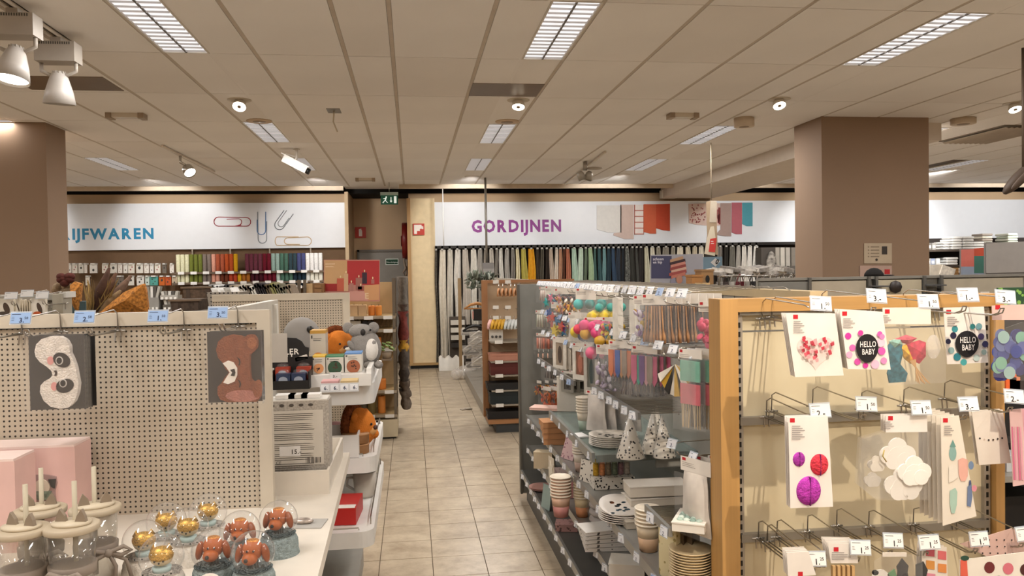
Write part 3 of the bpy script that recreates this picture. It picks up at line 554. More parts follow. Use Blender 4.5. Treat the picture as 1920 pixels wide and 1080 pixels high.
mb = MB(); mb.b2((-.14, .06, 0), (.14, .08, .8)); mb.build('back_board', mat('4a4138'), t)
# curtain rods etc at the far right of the rail
p = P(1439, 490, Y=13.5); t = thing('cushion_display', 'dark grey stand with black and white patterned cushion beside the white curtains', 'cushion', (p.x, 13.45, 0)); zc_ = P(1439, 530, Y=13.4).z
mb = MB(); mb.b2((-.14, 0, 0), (.13, .22, P(1439, 464, Y=13.5).z)); mb.build('stand', mat('4b453f'), t)
mb = MB(); mb.sphere((.03, -.04, (zc_+P(1439, 464, Y=13.5).z)/2), .2, 0, 16, (.5, .25, 1.25)); mb.build('cushion', mat('8c867e', .8, 0, .8, 16), t)
p0_, p1_ = P(1452, 530, Y=13.5), P(1492, 530, Y=13.5); t = thing('rod_bin', 'dark bin holding curtain rod packs beside the pillar', 'bin', (p0_.x, 13.44, 0)); mb = MB(); mb.b2((0, 0, 0), (p1_.x-p0_.x+.02, .2, p0_.z)); mb.build('body', mat('3a332c'), t); mb = MB(); mb.b2((-.01, -.01, p0_.z-.03), (p1_.x-p0_.x+.03, .21, p0_.z-.001)); mb.build('rim', mat('4a4138'), t)
for px, lab, col in ((1457, 'pale grey curtain rod pack standing beside the patterned cushion', 'a9a398'), (1467, 'white curtain rod pack standing left of the pillar', 'c2bdb2'), (1477, 'silver roller blind pack standing beside the broad pillar', 'b0aba1'), (1487, 'slim roller blind pack touching the pillar edge', '7d766c')):
    b = P(px, 464, Y=13.5); mb = MB(); mb.b2((-.038, -.05, 0), (.038, .05, b.z-p0_.z)); mb.b2((-.03, -.053, .1), (.03, -.05, .3), 1); tag(mb.build('rod_pack', [mat(col), mat('55504a')], None, (b.x, 13.54, p0_.z+.001)), lab, 'blind pack')
# ================================================================== left wall: shelves of towel rolls
TY = 13.8
def rollm(col):
    key = ('roll', col)
    if key not in cur_mesh:
        mb = MB(); mb.lathe([(0, 0), (.05, 0), (.052, .01), (.052, .29), (.045, .3), (.02, .298), (.018, .292), (0, .292)], 12); cur_mesh[key] = mb.mesh('towel_roll', mat(col, .9, 0, .12, 40, .1))
    return cur_mesh[key]
x0, x1 = P(332, 520, Y=TY).x, P(606, 520, Y=TY).x
zs = [zat(470, 509, TY), zat(470, 528, TY), zat(575, 536, TY)]
rack = thing('wall_shelving', 'wall shelves with white price strips holding rolled towels', 'shelving', (0, TY, 0))
for k, z in enumerate(zs):
    xa = x0 if k < 2 else P(518, 536, Y=TY).x
    mb = MB(); mb.b2((xa-.05, -.12, z-.03), (x1+.05, .28, z)); mb.build('shelf_board', mat('6b5a4a', .6), rack)
    n = 12 if k < 2 else 5
    for i in range(n):
        mb = MB(); mb.b2((-.05, -.128, z-.035), (.05, -.12, z+.012)); mb.build('price_strip', mat('e9e7e2'), rack, (xa+.1+(x1-xa-.2)*i/(n-1), 0, 0))
for px in (355, 427, 502, 580):
    mb = MB(); mb.tube([(P(px, 480, Y=TY).x, .2, zs[1]-.5), (P(px, 480, Y=TY).x, .2, ZB)], .015, 4); mb.build('upright', mat('9c8f7f', .4, .5), rack)
mb = MB(); mb.b2((-9.5, .27, .1), (XL1, .29, ZB)); mb.build('back_board', mat('6d543c', .8), rack)
ROW = [('d9d6b4', 3, 'cream'), ('6d7434', 3, 'olive green'), ('7c7068', 2, 'taupe'), ('d59a86', 1, 'salmon pink'), ('a8583e', 2, 'brick'), ('b4532c', 2, 'burnt orange'), ('d0a024', 1, 'mustard yellow'), (None, 1.6, ''), ('6f3a48', 4, 'plum'), ('6a1d2b', 2, 'burgundy'), ('8fa69e', 2, 'sea mist'), ('4a6a5c', 2, 'green'), ('34454c', 2, 'dark slate'), ('4a4f7a', 2, 'indigo'), ('eceae8', 4, 'white')]
ROW2 = [('d9d6b4', 3, 'cream'), ('6d7434', 3, 'olive green'), ('7c7068', 2, 'taupe'), ('d59a86', 2, 'salmon pink'), ('6e3a28', 2, 'brown'), ('b4482e', 2, 'red orange'), ('d0a024', 1, 'mustard yellow'), ('a8672a', 2, 'caramel'), ('4a1f28', 3, 'aubergine'), ('6a1d2b', 3, 'burgundy'), ('b4c4ba', 1, 'pale mint'), ('4a6a5c', 3, 'green'), ('22303c', 3, 'navy'), ('d9d8d2', 1, 'pale grey'), ('e4e0d2', 3, 'ivory')]
for r, (row, lvl) in enumerate(((ROW, 'top'), (ROW2, 'middle'))):
    tot = sum(n for _, n, _ in row); st = (x1-x0)/tot; x = x0+st/2
    for col, n, nm in row:
        if col is None: x += st*n; continue
        for i in range(n):
            sc = st/.108*.98
            o = link('towel_roll', rollm(col), None, (x, TY-.04, zs[r]+.001), (0, 0, random.random()*6), (sc, sc, 1.0 if r == 0 else .55)); tag(o, '%s rolled towel on the %s wall shelf' % (nm, lvl), 'towel', 'rolled towels on the wall shelves'); x += st
xs0, st = P(520, 536, Y=TY).x, .1
for i in range(8):
    col, nm = (('2e3a38', 'dark green'), ('1f2a36', 'navy'), ('d9d6cc', 'white'))[0 if i < 4 else 1 if i < 6 else 2]
    o = link('towel_roll', rollm(col), None, (xs0+i*.1, TY-.04, zs[2]+.001), (0, 0, 0), (.9, .9, .3)); tag(o, '%s rolled towel on the lowest wall shelf' % nm, 'towel', 'rolled towels on the wall shelves')
# stationery packs left of the towels
def wallpack(px0, px1, py0, py1, Y, col, spots, lab, group='packs on the stationery wall', dots='3a3834'):
    a, b = P(px0, py0, Y=Y), P(px1, py1, Y=Y); wd, hh = b.x-a.x, a.z-b.z
    t = thing('stationery_pack', lab, 'stationery pack', ((a.x+b.x)/2, Y, b.z), 0, group)
    mb = MB(); mb.b2((-wd/2, 0, 0), (wd/2, .03, hh)); 
    for (u, v, r) in spots: mb.disc((u-.5)*wd, v*hh, r*wd, r*wd*1.2, -.002, 1, 9)
    mb.build('card', [mat(col, .5), mat(dots, .6)], t)
    mb = MB(); mb.b2((-wd*.3, -.03, hh+.0), (wd*.3, .1, hh+.02)); mb.build('price_strip', mat('e6e4de'), t)
SPK = [[(.5, .35, .16)], [(.3, .7, .08), (.65, .45, .08), (.4, .2, .08)], [(.5, .6, .2)], [(.4, .4, .12), (.65, .7, .1)]]
nm = ['small round print', 'scattered dots', 'one dark motif', 'two motifs']
ORD = ['first', 'second', 'third', 'fourth', 'fifth', 'sixth', 'seventh', 'eighth', 'ninth', 'tenth', 'eleventh', 'twelfth', 'thirteenth', 'fourteenth', 'fifteenth', 'last']
pos1 = [(127, 134), (135, 145), (147, 157), (158, 163), (168, 182), (191, 202), (206, 219), (221, 229), (231, 239), (240, 252), (255, 268), (270, 279), (281, 288), (290, 301), (304, 312), (318, 326)]
for i, (a, b) in enumerate(pos1):
    wallpack(a, b, 496, 512, 13.75, ['dcd9d2', 'd9d3c6', 'd2cec4', 'e0d8d0', '6b6258'][4 if i == 14 else i % 4], SPK[(i*3) % 4], '%s carded pack from the left pillar in the upper stationery row, %s' % (ORD[i], nm[(i*3) % 4]), dots=['3a3834', '8c3440', '3a3834', '5a6a3a'][i % 4])
pos2 = [(160, 168, 'd6d0c4'), (215, 232, '6f665c'), (240, 251, 'd9d5cb'), (256, 270, 'dcd8d0'), (272, 280, 'bfcfc8'), (281, 296, '4f9a90'), (298, 309, 'c2601c'), (310, 321, 'bb5220'), (322, 332, 'b9a890')]
for i, (a, b, c) in enumerate(pos2):
    wallpack(a, b, 519, 535, 13.7, c, SPK[i % 4], '%s pack in the second stationery row above the flowers, %s from left' % ({'4f9a90': 'teal green', 'c2601c': 'bright orange', 'bb5220': 'dark orange', '6f665c': 'grey brown'}.get(c, 'pale'), ORD[i]))
# wall tray of grey boxes below
for (a, b, c, d, col, lab) in ((300, 333, 546, 561, 'a7a39b', 'grey wire tray of stationery below the orange packs'), (305, 338, 562, 580, '5c574f', 'dark jumble of small boxes under the grey wire tray'), (268, 298, 536, 580, '8f8c86', 'grey slatted pack rack right of the orange netting')):
    p, q = P(a, c, Y=12.6), P(b, d, Y=12.6); t = thing('stationery_tray', lab, 'tray', (p.x, 12.6, q.z)); wd, hh = q.x-p.x, p.z-q.z
    mb = MB(); mb.b2((0, 0, 0), (wd, .25, hh*.5)); mb.build('tray_body', mat(col), t)
    for k in range(5): mb = MB(); mb.box((wd*(k+.5)/5, .1, hh*.72), (wd*.16, .12, hh*.5), 0, (0, R(6*(k-2)), 0)); mb.build('small_box', mat(['c9c5bc', '8a857c', 'd9d6cf', '55504a', 'b0aca2'][k]), t)
    for k in range(4): mb = MB(); mb.b2((wd*(k+.2)/4, -.01, 0), (wd*(k+.75)/4, 0, .035)); mb.build('price_strip', mat('e4e2dc'), t)
p_, q_ = P(262, 580, Y=12.6), P(340, 580, Y=12.6); t = thing('stationery_counter', 'dark counter under the stationery trays on the left wall', 'counter', (p_.x, 12.58, 0)); mb = MB(); mb.b2((0, 0, 0), (q_.x-p_.x, .5, P(300, 580.2, Y=12.6).z)); mb.build('cabinet', mat('54483c'), t); mb = MB(); mb.b2((-.02, -.02, .0), (q_.x-p_.x+.02, .0, .1)); mb.build('plinth', BLACK, t)
# products at the far left edge behind the pillar
for k in range(3):
    p = P(3, 530-k*14, Y=9.5); mb = MB(); mb.b2((-.12, 0, 0), (.08, .12, .07)); mb.sphere((0, .02, .08), .06); tag(mb.build('stationery_box', mat(['b8b4aa', '8c8f93', 'c9c4b8'][k]), None, (p.x-.02, 9.5, p.z)), 'small pale box at the far left edge, %s of three' % ['lowest', 'middle', 'topmost'][k], 'box')
# ================================================================== left foreground: peg panel display with table
def out(pts, Y, o): 
    """outline in the plane at depth Y, measured from the corner o"""
    q = [P(x, y, Y=Y) for x, y in pts]; return [(v.x-o[0], v.z-o[2]) for v in q]
def peg_mat(pitch, col='b8ab98'):
    m = bpy.data.materials.new('pegboard'); m.use_nodes = True; nt = m.node_tree; b = nt.nodes['Principled BSDF']; N = nt.nodes.new; L = nt.links.new
    tc = N('ShaderNodeTexCoord'); mp = N('ShaderNodeVectorMath'); mp.operation = 'SCALE'; mp.inputs['Scale'].default_value = 1/pitch
    fr = N('ShaderNodeVectorMath'); fr.operation = 'FRACTION'; sb = N('ShaderNodeVectorMath'); sb.operation = 'SUBTRACT'; sb.inputs[1].default_value = (.5, .5, .5)
    ml = N('ShaderNodeVectorMath'); ml.operation = 'MULTIPLY'; ml.inputs[1].default_value = (1, 0, 1); ln = N('ShaderNodeVectorMath'); ln.operation = 'LENGTH'
    lt = N('ShaderNodeMath'); lt.operation = 'LESS_THAN'; lt.inputs[1].default_value = .2; mx = N('ShaderNodeMix'); mx.data_type = 'RGBA'
    mx.inputs['A'].default_value = (*lin(col), 1); mx.inputs['B'].default_value = (*lin('241f1a'), 1); b.inputs['Roughness'].default_value = .5
    L(tc.outputs['Object'], mp.inputs[0]); L(mp.outputs[0], fr.inputs[0]); L(fr.outputs[0], sb.inputs[0]); L(sb.outputs[0], ml.inputs[0]); L(ml.outputs[0], ln.inputs[0]); L(ln.outputs['Value'], lt.inputs[0]); L(lt.outputs[0], mx.inputs['Factor']); L(mx.outputs['Result'], b.inputs['Base Color'])
    return m
PEG = peg_mat(.0147); PFR = mat('c3b8a6', .5); TZ = .96
def peg_panel(lab, x0, x1, z0, z1, Y, slot=True):
    t = thing('peg_panel', lab, 'peg panel', (x0, Y, z0)); W, H = x1-x0, z1-z0
    mb = MB(); mb.b2((.0, .008, 0), (W-.035, .02, H-.035)); mb.build('perforated_sheet', PEG, t)
    mb = MB(); mb.b2((W-.038, 0, 0), (W, .03, H)); mb.build('side_post', PFR, t)
    mb = MB(); mb.b2((0, 0, H-.038), (W-.038, .03, H)); mb.build('top_rail', PFR, t)
    mb = MB(); mb.b2((0, .02, 0), (W-.038, .03, H-.038)); mb.build('back_sheet', PFR, t)
    if slot: mb = MB(); mb.b2((0, -.001, H-.0405), (W-.06, .004, H-.038)); mb.build('slot', BLACK, t)
    return t
Y1 = 2.4
xr = P(509, 760, Y=Y1).x; zt = P(400, 583, Y=Y1).z
PP1 = peg_panel('cream peg panel behind the snow globes with two mask packs', -2.1, xr, TZ, zt, Y1)
# hooks of the panel: wire prong, label arm and tag
def price_tag_mesh(txt, w_, h_, paper, ink='1d1b1a', small=None):
    mb = MB(); mb.b2((-w_/2, .0, -h_/2), (w_/2, .0012, h_/2), 0); mb.b2((-w_/2-.002, .0013, -h_/2-.003), (w_/2+.002, .0025, h_/2+.004), 2)
    mb.lines(-w_*.44, h_*.38, w_*.5, 1, .003, -.0004, 1, .0012); mb.lines(-w_*.44, h_*.1, w_*.16, 3, .004, -.0004, 1, .0007)
    if txt: mb.text(txt, w_*.2, -h_*.42, h_*.62, -.0005, 1, .02, 'R')
    if small: mb.text(small, w_*.2, -h_*.12, h_*.34, -.0005, 1, .01)
    return mb.mesh('price_tag', [mat(paper, .5, 0, 0), mat(ink, .6, 0, 0), clear('dfe6ee', .6, .1)])
def hook_mesh(L, arm=True):
    """display hook pointing along -Y from its back plate; the label arm above it"""
    mb = MB(); r = .0022
    mb.tube([(-.02, 0, 0), (.02, 0, 0)], r*1.4, 5)
    for s in (-.008, .008): mb.tube([(s, .004, .004), (s, 0, 0), (s, -.004, -.03)], r, 4)
    mb.tube([(-.006, 0, 0), (-.006, -L*.9, .0), (-.006, -L, .008), (-.006, -L-.006, .02)], r, 5); mb.tube([(.006, 0, 0), (.006, -L*.9, 0), (.006, -L, .008), (.006, -L-.006, .02)], r, 5); mb.tube([(-.006, -L-.006, .02), (.006, -L-.006, .02)], r, 4)
    if arm: mb.tube([(0, 0, .0), (0, -.004, .05), (0, -.03, .062), (0, -L+.01, .052), (0, -L-.015, .046)], r*.9, 5)
    return mb.mesh('hook', WIRE)
HK = hook_mesh(.2)
for i, (bx, by, tx) in enumerate(((42, 626, '3'), (115, 622, '3'), (222, 620, '2'), (346, 618, '1'), (447, 612, '3'))):
    p = P(bx, by, Y=Y1); h = link('hook', HK, PP1, Vector((p.x, Y1-.002, p.z))-PP1.location)
    link('price_tag', price_tag_mesh(tx+'.', .05, .028, '8ea9cf', '1d2a4a', '50'), h, (-.005, -.222, .052), (R(-16), 0, R(-4)))
# sleep mask packs
def mask_pack(lab, Y, rect, parts, n, film=True, hole=True):
    o = P(rect[0], rect[3], Y=Y); b = P(rect[1], rect[2], Y=Y); W, H = b.x-o.x, b.z-o.z
    t = thing('sleep_mask_pack', lab, 'sleep mask', o)
    for k in range(n):
        mb = MB(); mb.b2((.002*k, .006+k*.022, 0), (W+.002*k, .009+k*.022, H)); mb.build('backing_card', mat('2c2a29', .5), t)
    for nm_, pts, col, d, ru in parts:
        mb = MB(); mb.prism(out(pts, Y, o), -.001-d, .006, 0); ob = mb.build(nm_, mat(col, .95 if ru else .6, 0, .14 if ru else .03, 60, .1, .6 if ru else 0, 0, 220), t)
        if ru: m2 = ob.modifiers.new('bev', 'BEVEL'); m2.width = .006; m2.segments = 2
    mb = MB(); mb.b2((-.004, -.018, -.004), (W+.004, -.0175, H+.01)); mb.b2((W+.003, -.018, -.004), (W+.004, .02, H)); mb.build('film', FILM, t)
    return t
def ell(cx, cy, rx, ry, n=16, a=0): return [(cx+rx*math.cos(t)*math.cos(a)-ry*math.sin(t)*math.sin(a), cy+rx*math.cos(t)*math.sin(a)+ry*math.sin(t)*math.cos(a)) for t in [2*math.pi*i/n for i in range(n)]]
pan = [(69, 658), (72, 645), (82, 635), (98, 630), (116, 630), (128, 636), (134, 648), (135, 662), (140, 672), (145, 686), (148, 702), (151, 718), (149, 736), (143, 752), (132, 763), (116, 765), (99, 761), (86, 750), (79, 734), (80, 722), (87, 714), (98, 708), (103, 702), (100, 694), (91, 686), (79, 678), (71, 668)]
mask_pack('panda face sleep mask in a dark pack hanging on the peg panel', 2.2, (55, 160, 628, 770), [('fur', pan, 'e9e0d6', .012, 1), ('eye_patch', ell(120, 674, 17, 13, 16, .5), '2a2624', .0135, 0), ('eye_patch', ell(126, 722, 17, 13, 16, -.3), '2a2624', .0135, 0),
    ('eye_ring', ell(116, 675, 7, 8), 'cfc9c2', .0145, 0), ('eye', ell(116, 675, 5, 6), '1c1a19', .0155, 0), ('eye_ring', ell(123, 717, 7, 8), 'cfc9c2', .0145, 0), ('eye', ell(123, 717, 5, 6), '1c1a19', .0155, 0),
    ('cheek', ell(99, 675, 6, 8), 'dc9a94', .0135, 0), ('cheek', ell(106, 723, 6, 8), 'dc9a94', .0135, 0), ('nose', [(105, 694), (110, 693), (112, 698), (110, 704), (106, 703), (108, 698)], '3a2a26', .0135, 0)], 3)
bear = [(407, 655), (411, 640), (421, 631), (436, 627), (452, 629), (460, 632), (466, 627), (478, 627), (484, 636), (484, 652), (476, 660), (470, 664), (470, 690), (472, 712), (484, 718), (491, 728), (490, 742), (484, 752), (430, 753), (415, 748), (410, 738), (410, 724), (418, 716), (424, 706), (432, 697), (424, 690), (420, 680), (411, 670)]
mask_pack('brown bear face sleep mask in a dark pack at the right of the peg panel', 2.2, (390, 489, 620, 756), [('fur', bear, '8a4f35', .012, 1), ('ear_inner', ell(474, 642, 9, 11), 'a0603f', .0135, 1), ('muzzle', [(420, 680), (430, 675), (440, 678), (447, 689), (447, 702), (442, 714), (430, 719), (421, 716), (427, 706), (433, 697), (427, 688)], 'ece4da', .0145, 0),
    ('nose', [(434, 692), (442, 690), (444, 697), (442, 704), (435, 703), (438, 697)], '2a2320', .016, 0), ('lashes', [(446, 668), (451, 672), (453, 678), (451, 684), (449, 684), (451, 678), (449, 673)], '2a201c', .0135, 0), ('lashes', [(447, 709), (452, 713), (454, 719), (452, 725), (450, 725), (452, 719), (450, 714)], '2a201c', .0135, 0),
    ('belly_patch', ell(457, 741, 32, 11), 'b5786a', .0135, 1), ('second_ear', ell(484, 728, 8, 16), '8f5338', .0142, 1)], 2)
# the display table
TB = thing('display_table', 'cream display table top carrying snow globes and cat cups', 'table', (0, 0, 0))
a = P(655, 850, Z=TZ); b = P(596, 1080, Z=TZ)
mb = MB(); pts = [(-2.1, 1.45), (b.x, 1.45), (b.x, b.y), (a.x, a.y), (a.x, 3.1), (-2.1, 3.1)]
mb.xf = Matrix(((1, 0, 0, 0), (0, 0, 1, 0), (0, 1, 0, 0), (0, 0, 0, 1))); mb.prism(pts, TZ-.035, TZ); mb.xf = Matrix(); mb.build('table_top', mat('d9d0c2', .4), TB)
mb = MB(); mb.b2((-2.1, 2.43, TZ), (xr-.002, 2.46, TZ+.02)); mb.build('rear_strip', mat('cfc5b5', .5), TB)
mb = MB(); mb.b2((-2.0, 1.6, .1), (-.8, 2.7, TZ-.04)); mb.build('base_cabinet', mat('bdb2a2', .5), TB)
mb = MB(); mb.b2((-2.0, 1.62, 0), (-.82, 2.7, .1)); mb.build('plinth', DGREY, TB)
# cat-ear cups
BEI = mat('b3a48c', .5); BEI2 = mat('c7b9a0', .45); RIB = mat('8a7d70', .75)
def cup():
    t = thing('cat_ear_cup', '', 'cup', (0, 0, TZ)); H = .165
    mb = MB(); mb.lathe([(.0, .002), (.035, .002), (.037, 0), (.047, H), (.045, H), (.035, .006), (0, .006)], 24); mb.build('glass', clear('f2efe8', .93, .04, .8), t)
    mb = MB(); mb.lathe([(0, H), (.053, H), (.054, H+.002), (.054, H+.011), (.051, H+.0125), (.046, H+.013), (.0, H+.013)], 28); mb.build('lid', BEI, t)
    mb = MB(); mb.lathe([(0, H+.013), (.039, H+.013), (.04, H+.015), (.04, H+.019), (0, H+.0195)], 28, 0, (0, 0, 0), 'Z', True, 1, .8); mb.build('lid_top', BEI2, t)
    for s in (-1, 1):
        mb = MB(); mb.prism([(s*.022-.012, 0), (s*.022+.012, 0), (s*.022+.009, .012), (s*.024, .026), (s*.022-.008, .012)], -.004, .004); mb.build('ear', mat('8f806e', .6), t, (0, .0, H+.019))
    mb = MB(); mb.lathe([(.005, .02), (.005, H+.1), (.004, H+.1), (.004, .02)], 10); mb.build('straw', mat('b6ab93', .4), t, (.0, .012, 0))
    mb = MB(); mb.lathe([(.0435, .075), (.0455, .076), (.0465, .095), (.0445, .096)], 28); rb = mb.build('ribbon', RIB, t)
    mb = MB(); mb.tube([(0, 0, 0), (-.03, -.008, .012), (-.045, -.006, .0), (-.025, -.006, -.008), (0, 0, 0), (.03, -.008, .012), (.045, -.006, 0), (.025, -.006, -.008), (0, 0, 0)], .005, 6); mb.sphere((0, -.004, 0), .009, 0, 8); mb.build('bow', RIB, rb, (.02, -.052, .083))
    mb = MB(); mb.tube([(0, 0, 0), (.014, -.008, -.03), (.01, -.012, -.07)], .0045, 5); mb.tube([(0, 0, 0), (.035, -.004, -.02), (.045, -.01, -.06)], .0045, 5); mb.build('bow_tail', RIB, rb, (.02, -.052, .083))
    return t
cup0 = cup(); first = True
for px, py, rz, lab in ((40, 985, -20, 'clear cup with cat ear lid and straw at the left picture edge'), (134, 978, -12, 'clear cup with cat ear lid in front, bow tied at the left'), (75, 948, 8, 'clear cup with cat ear lid at the back before the pink box'), (178, 945, 25, 'clear cup with cat ear lid at the right back with hanging ribbon ends')):
    p = P(px, py, Z=TZ+.183)
    if first: o = cup0; o.location = (p.x, p.y, TZ); o.rotation_euler = (0, 0, R(rz)); first = False
    else: o = copy_tree(cup0, (p.x, p.y, TZ), R(rz))
    o['label'] = lab; o['group'] = 'cat ear cups'
# snow globes
GLASS = clear('ffffff', .965, .02, 1.0); GOLD = mat('c49a48', .42, .7, .7, 420); FLUFW = mat('ddd5c9', .95, 0, .05, 90, .1, .35, 0, 160); FLUFB = mat('8f9a98', .95, 0, .15, 90, .1, .8, 0, 160)
DOG = mat('a65214', .45, 0, .06); DOGD = mat('8c4310', .5)
def globe(kind):
    t = thing('snow_globe', '', 'snow globe'); r = .047; zc = .085
    mb = MB()
    def fb(u, v):
        a = 2*math.pi*u; rr = (.05*(1-v*.18)+.003*math.sin(a*9+v*7)*math.sin(v*math.pi)) if v < .999 else .036
        return (rr*math.cos(a), rr*math.sin(a), v*.052)
    mb.grid(fb, 36, 6); mb.lathe([(.0, .001), (.05, .001)], 24); mb.lathe([(.042, .052), (0, .05)], 24); mb.build('fluffy_base', FLUFW if kind == 'cat' else FLUFB, t)
    mb = MB(); mb.sphere((0, 0, zc), r, 0, 32, k=24); mb.build('glass_ball', GLASS, t)
    if kind == 'cat':
        mb = MB(); mb.sphere((0, -.002, zc-.002), .023, 0, 18, (1.05, .8, .85), None, 12); hd = mb.build('cat_head', mat('cdb892', .5), t)
        mb = MB(); mb.sphere((0, -.002, zc+.003), .0245, 0, 18, (1.06, .84, .78), None, 12)
        for s in (-1, 1): mb.lathe([(.009, 0), (0, .014)], 6, 0, (s*.016, 0, zc+.013))
        mb.build('gold_glitter', GOLD, hd)
        for s in (-1, 0, 1): mb = MB(); mb.sphere((s*.009, -.0205, zc-.006-(s == 0)*.004), .0022, 0, 6, k=5); mb.build('face_mark', BLACK, hd)
        mb = MB(); mb.lathe([(.018, .05), (.02, .062), (.0, .064)], 14); mb.build('collar', mat('a8bcb8', .5), t)
        for k in range(5): a = R(-130+k*20); mb = MB(); mb.sphere((.045*math.cos(a), .045*math.sin(a), .057), .0018, 0, 6, k=4); mb.build('dot', BLACK, t)
    else:
        mb = MB(); mb.sphere((0, 0, zc+.006), .023, 0, 18, (1, .9, 1), None, 12); mb.sphere((-.002, -.018, zc-.008), .0155, 0, 14, (1.1, 1, .85), None, 10); hd = mb.build('dog_head', DOG, t); hd['kind'] = 'thing' if False else ''
        del hd['kind']
        for s in (-1, 1): mb = MB(); mb.sphere((s*.0285, -.003, zc+.0), .0185, 0, 12, (.45, .6, 1.15), (0, R(-s*12), 0)); mb.build('ear', DOGD, t)
        mb = MB(); mb.sphere((-.006, -.033, zc-.007), .0046, 0, 8, k=6); mb.build('nose', BLACK, hd)
        for s in (-1, 1): mb = MB(); mb.sphere((s*.007, -.0205, zc+.009), .0024, 0, 6, k=5); mb.build('eye', BLACK, hd)
        mb = MB()
        for k in range(9): a = R(k*40); mb.tube([(.01*math.cos(a), .008*math.sin(a), .05), (.009*math.cos(a), .008*math.sin(a), zc-.012)], .0022, 5)
        ob = mb.build('fur_neck', mat('5d5a55', .8), t); ob['kind'] = 'stuff'
        mb = MB(); mb.sphere((0, .003, zc+.024), .015, 0, 12, (1, .9, .4)); mb.build('gold_glitter', mat('c08038', .4, .5, .7, 420), hd)
    return t
gc, gd = globe('cat'), globe('dog'); used = {'cat': 0, 'dog': 0}
for kind, px, py, rz, lab in (('cat', 312, 978, 10, 'snow globe with gold cat, second row at the left'), ('cat', 353, 988, 0, 'snow globe with gold cat in the middle of the group'), ('cat', 390, 960, 5, 'snow globe with gold cat farthest back'), ('cat', 270, 1014, 12, 'snow globe with gold cat at the far left of the group'), ('cat', 303, 1042, 0, 'snow globe with gold cat in front at the left'),
                              ('dog', 450, 995, 0, 'snow globe with brown dog and gold head, half hidden behind'), ('dog', 522, 974, -8, 'snow globe with brown dog at the right end on blue fluffy base'), ('dog', 400, 1030, 0, 'snow globe with brown dog in front beside the round sticker'), ('dog', 474, 1036, -5, 'snow globe with brown dog in front at the right')):
    p = P(px, py, Z=TZ+.085); src = gc if kind == 'cat' else gd
    if not used[kind]: o = src; o.location = (p.x, p.y, TZ); o.rotation_euler = (0, 0, R(rz)); used[kind] = 1
    else: o = copy_tree(src, (p.x, p.y, TZ), R(rz))
    o['label'] = lab; o['group'] = 'snow globes on the table'
p = P(400, 1072, Z=TZ+.05); mb = MB(); mb.xf = Matrix.Rotation(R(-25), 4, 'X'); mb.lathe([(.03, .0), (.03, .003)], 24, 0, (0, 0, 0), 'Y'); mb.lines(-.018, .014, .036, 7, .0045, -.0035, 1, .0012)
p.y -= .01; tag(mb.build('round_sticker', [mat('cfc4b6'), mat('6a5f55')], None, (p.x, p.y-.03, TZ+.03)), 'round beige text sticker leaning on the front dog globe', 'sticker')
p = P(575, 983, Z=TZ); t = thing('hair_clip_card', 'flat grey card with a clip lying on the table right of the globes', 'card', (p.x, p.y, TZ), R(-8))
mb = MB(); mb.b2((-.05, -.04, 0), (.05, .04, .003)); mb.build('card', mat('a9a59e'), t)
mb = MB(); mb.sphere((-.01, 0, .01), .025, 0, 14, (1.2, .6, .35)); mb.build('clip', mat('b4a79c', .3, .5, .3, 80), t)
# pink boxes against the panel
def pink_box(x0, x1, y0, y1, Yf, lab, motif):
    a, b = P(x0, y0, Y=Yf), P(x1, y0, Y=Yf); t = thing('pink_gift_box', lab, 'gift box', (a.x, Yf, TZ)); W, H = b.x-a.x, a.z-TZ
    mb = MB(); mb.b2((0, 0, 0), (W, .11, H)); mb.build('box', mat('d9b3aa', .55), t)
    mb = MB(); mb.b2((.002, .0, H), (W-.002, .11, H+.006)); mb.build('lid_fold', mat('e6cfc6', .5), t)
    mb = MB(); mb.b2((W*.25, -.001, H-.022), (W*.25+.012, 0, H-.012)); mb.build('logo', mat('8c4a3a'), t)
    if motif:
        o = (a.x, Yf, TZ)
        mb = MB(); mb.prism(out([(40, 925), (43, 905), (52, 900), (50, 890), (58, 885), (68, 890), (80, 889), (92, 890), (106, 893), (108, 905), (104, 920), (106, 940), (90, 950), (60, 955), (44, 950)], Yf, o), -.003, 0); wn = mb.build('window', mat('a98f8a', .25), t)
        mb = MB(); mb.prism(out(ell(80, 912, 15, 14), Yf, o), -.006, -.003); mb.build('cat_face', mat('d9cdb8'), wn)
        mb = MB(); mb.prism(out([(92, 898), (106, 897), (104, 915), (98, 912)], Yf, o), -.007, -.003); mb.build('dark_patch', DGREY, wn)
        mb = MB(); mb.prism(out([(64, 920), (98, 920), (92, 936), (72, 936)], Yf, o), -.0075, -.003); mb.build('striped_scarf', mat('7d8a78', .6, 0, .4, 90), wn)
    return t
pink_box(-60, 140, 846, 940, 2.28, 'large pink gift box with a cut-out animal window against the peg panel', True); pink_box(-90, 27, 870, 960, 2.12, 'smaller pale pink gift box at the left picture edge', False)
# tray with the speckled box at the table's right end
a, b = P(515, 932, Z=TZ), P(612, 925, Z=TZ); Yt = (a.y+b.y)/2
TR = thing('storage_tray', 'cream open box tray on the table behind the peg panel', 'tray', (xr-.1, Yt, TZ)); W = P(618, 925, Y=Yt).x-(xr-.1); H = P(560, 884, Y=Yt).z-TZ
for aa, bb in (((0, 0, 0), (W, .008, H)), ((W-.008, .008, 0), (W, .5, H)), ((0, .008, 0), (.008, .5, H)), ((.008, .492, 0), (W-.008, .5, H)), ((.008, .008, 0), (W-.008, .492, .008))):
    mb = MB(); mb.b2(aa, bb); mb.build('tray_side', mat('d6cdbf', .45), TR)
Yb = Yt+.05; o = P(513, 889, Y=Yb); b = P(616, 750, Y=Yb); W, H = b.x-o.x, b.z-o.z
t = thing('speckled_box', 'tall grey speckled box with printed text panel and price 15 standing in the tray', 'box', (o.x-.08, Yb, TZ+.009)); H = b.z-TZ-.009; W = b.x-(o.x-.08)
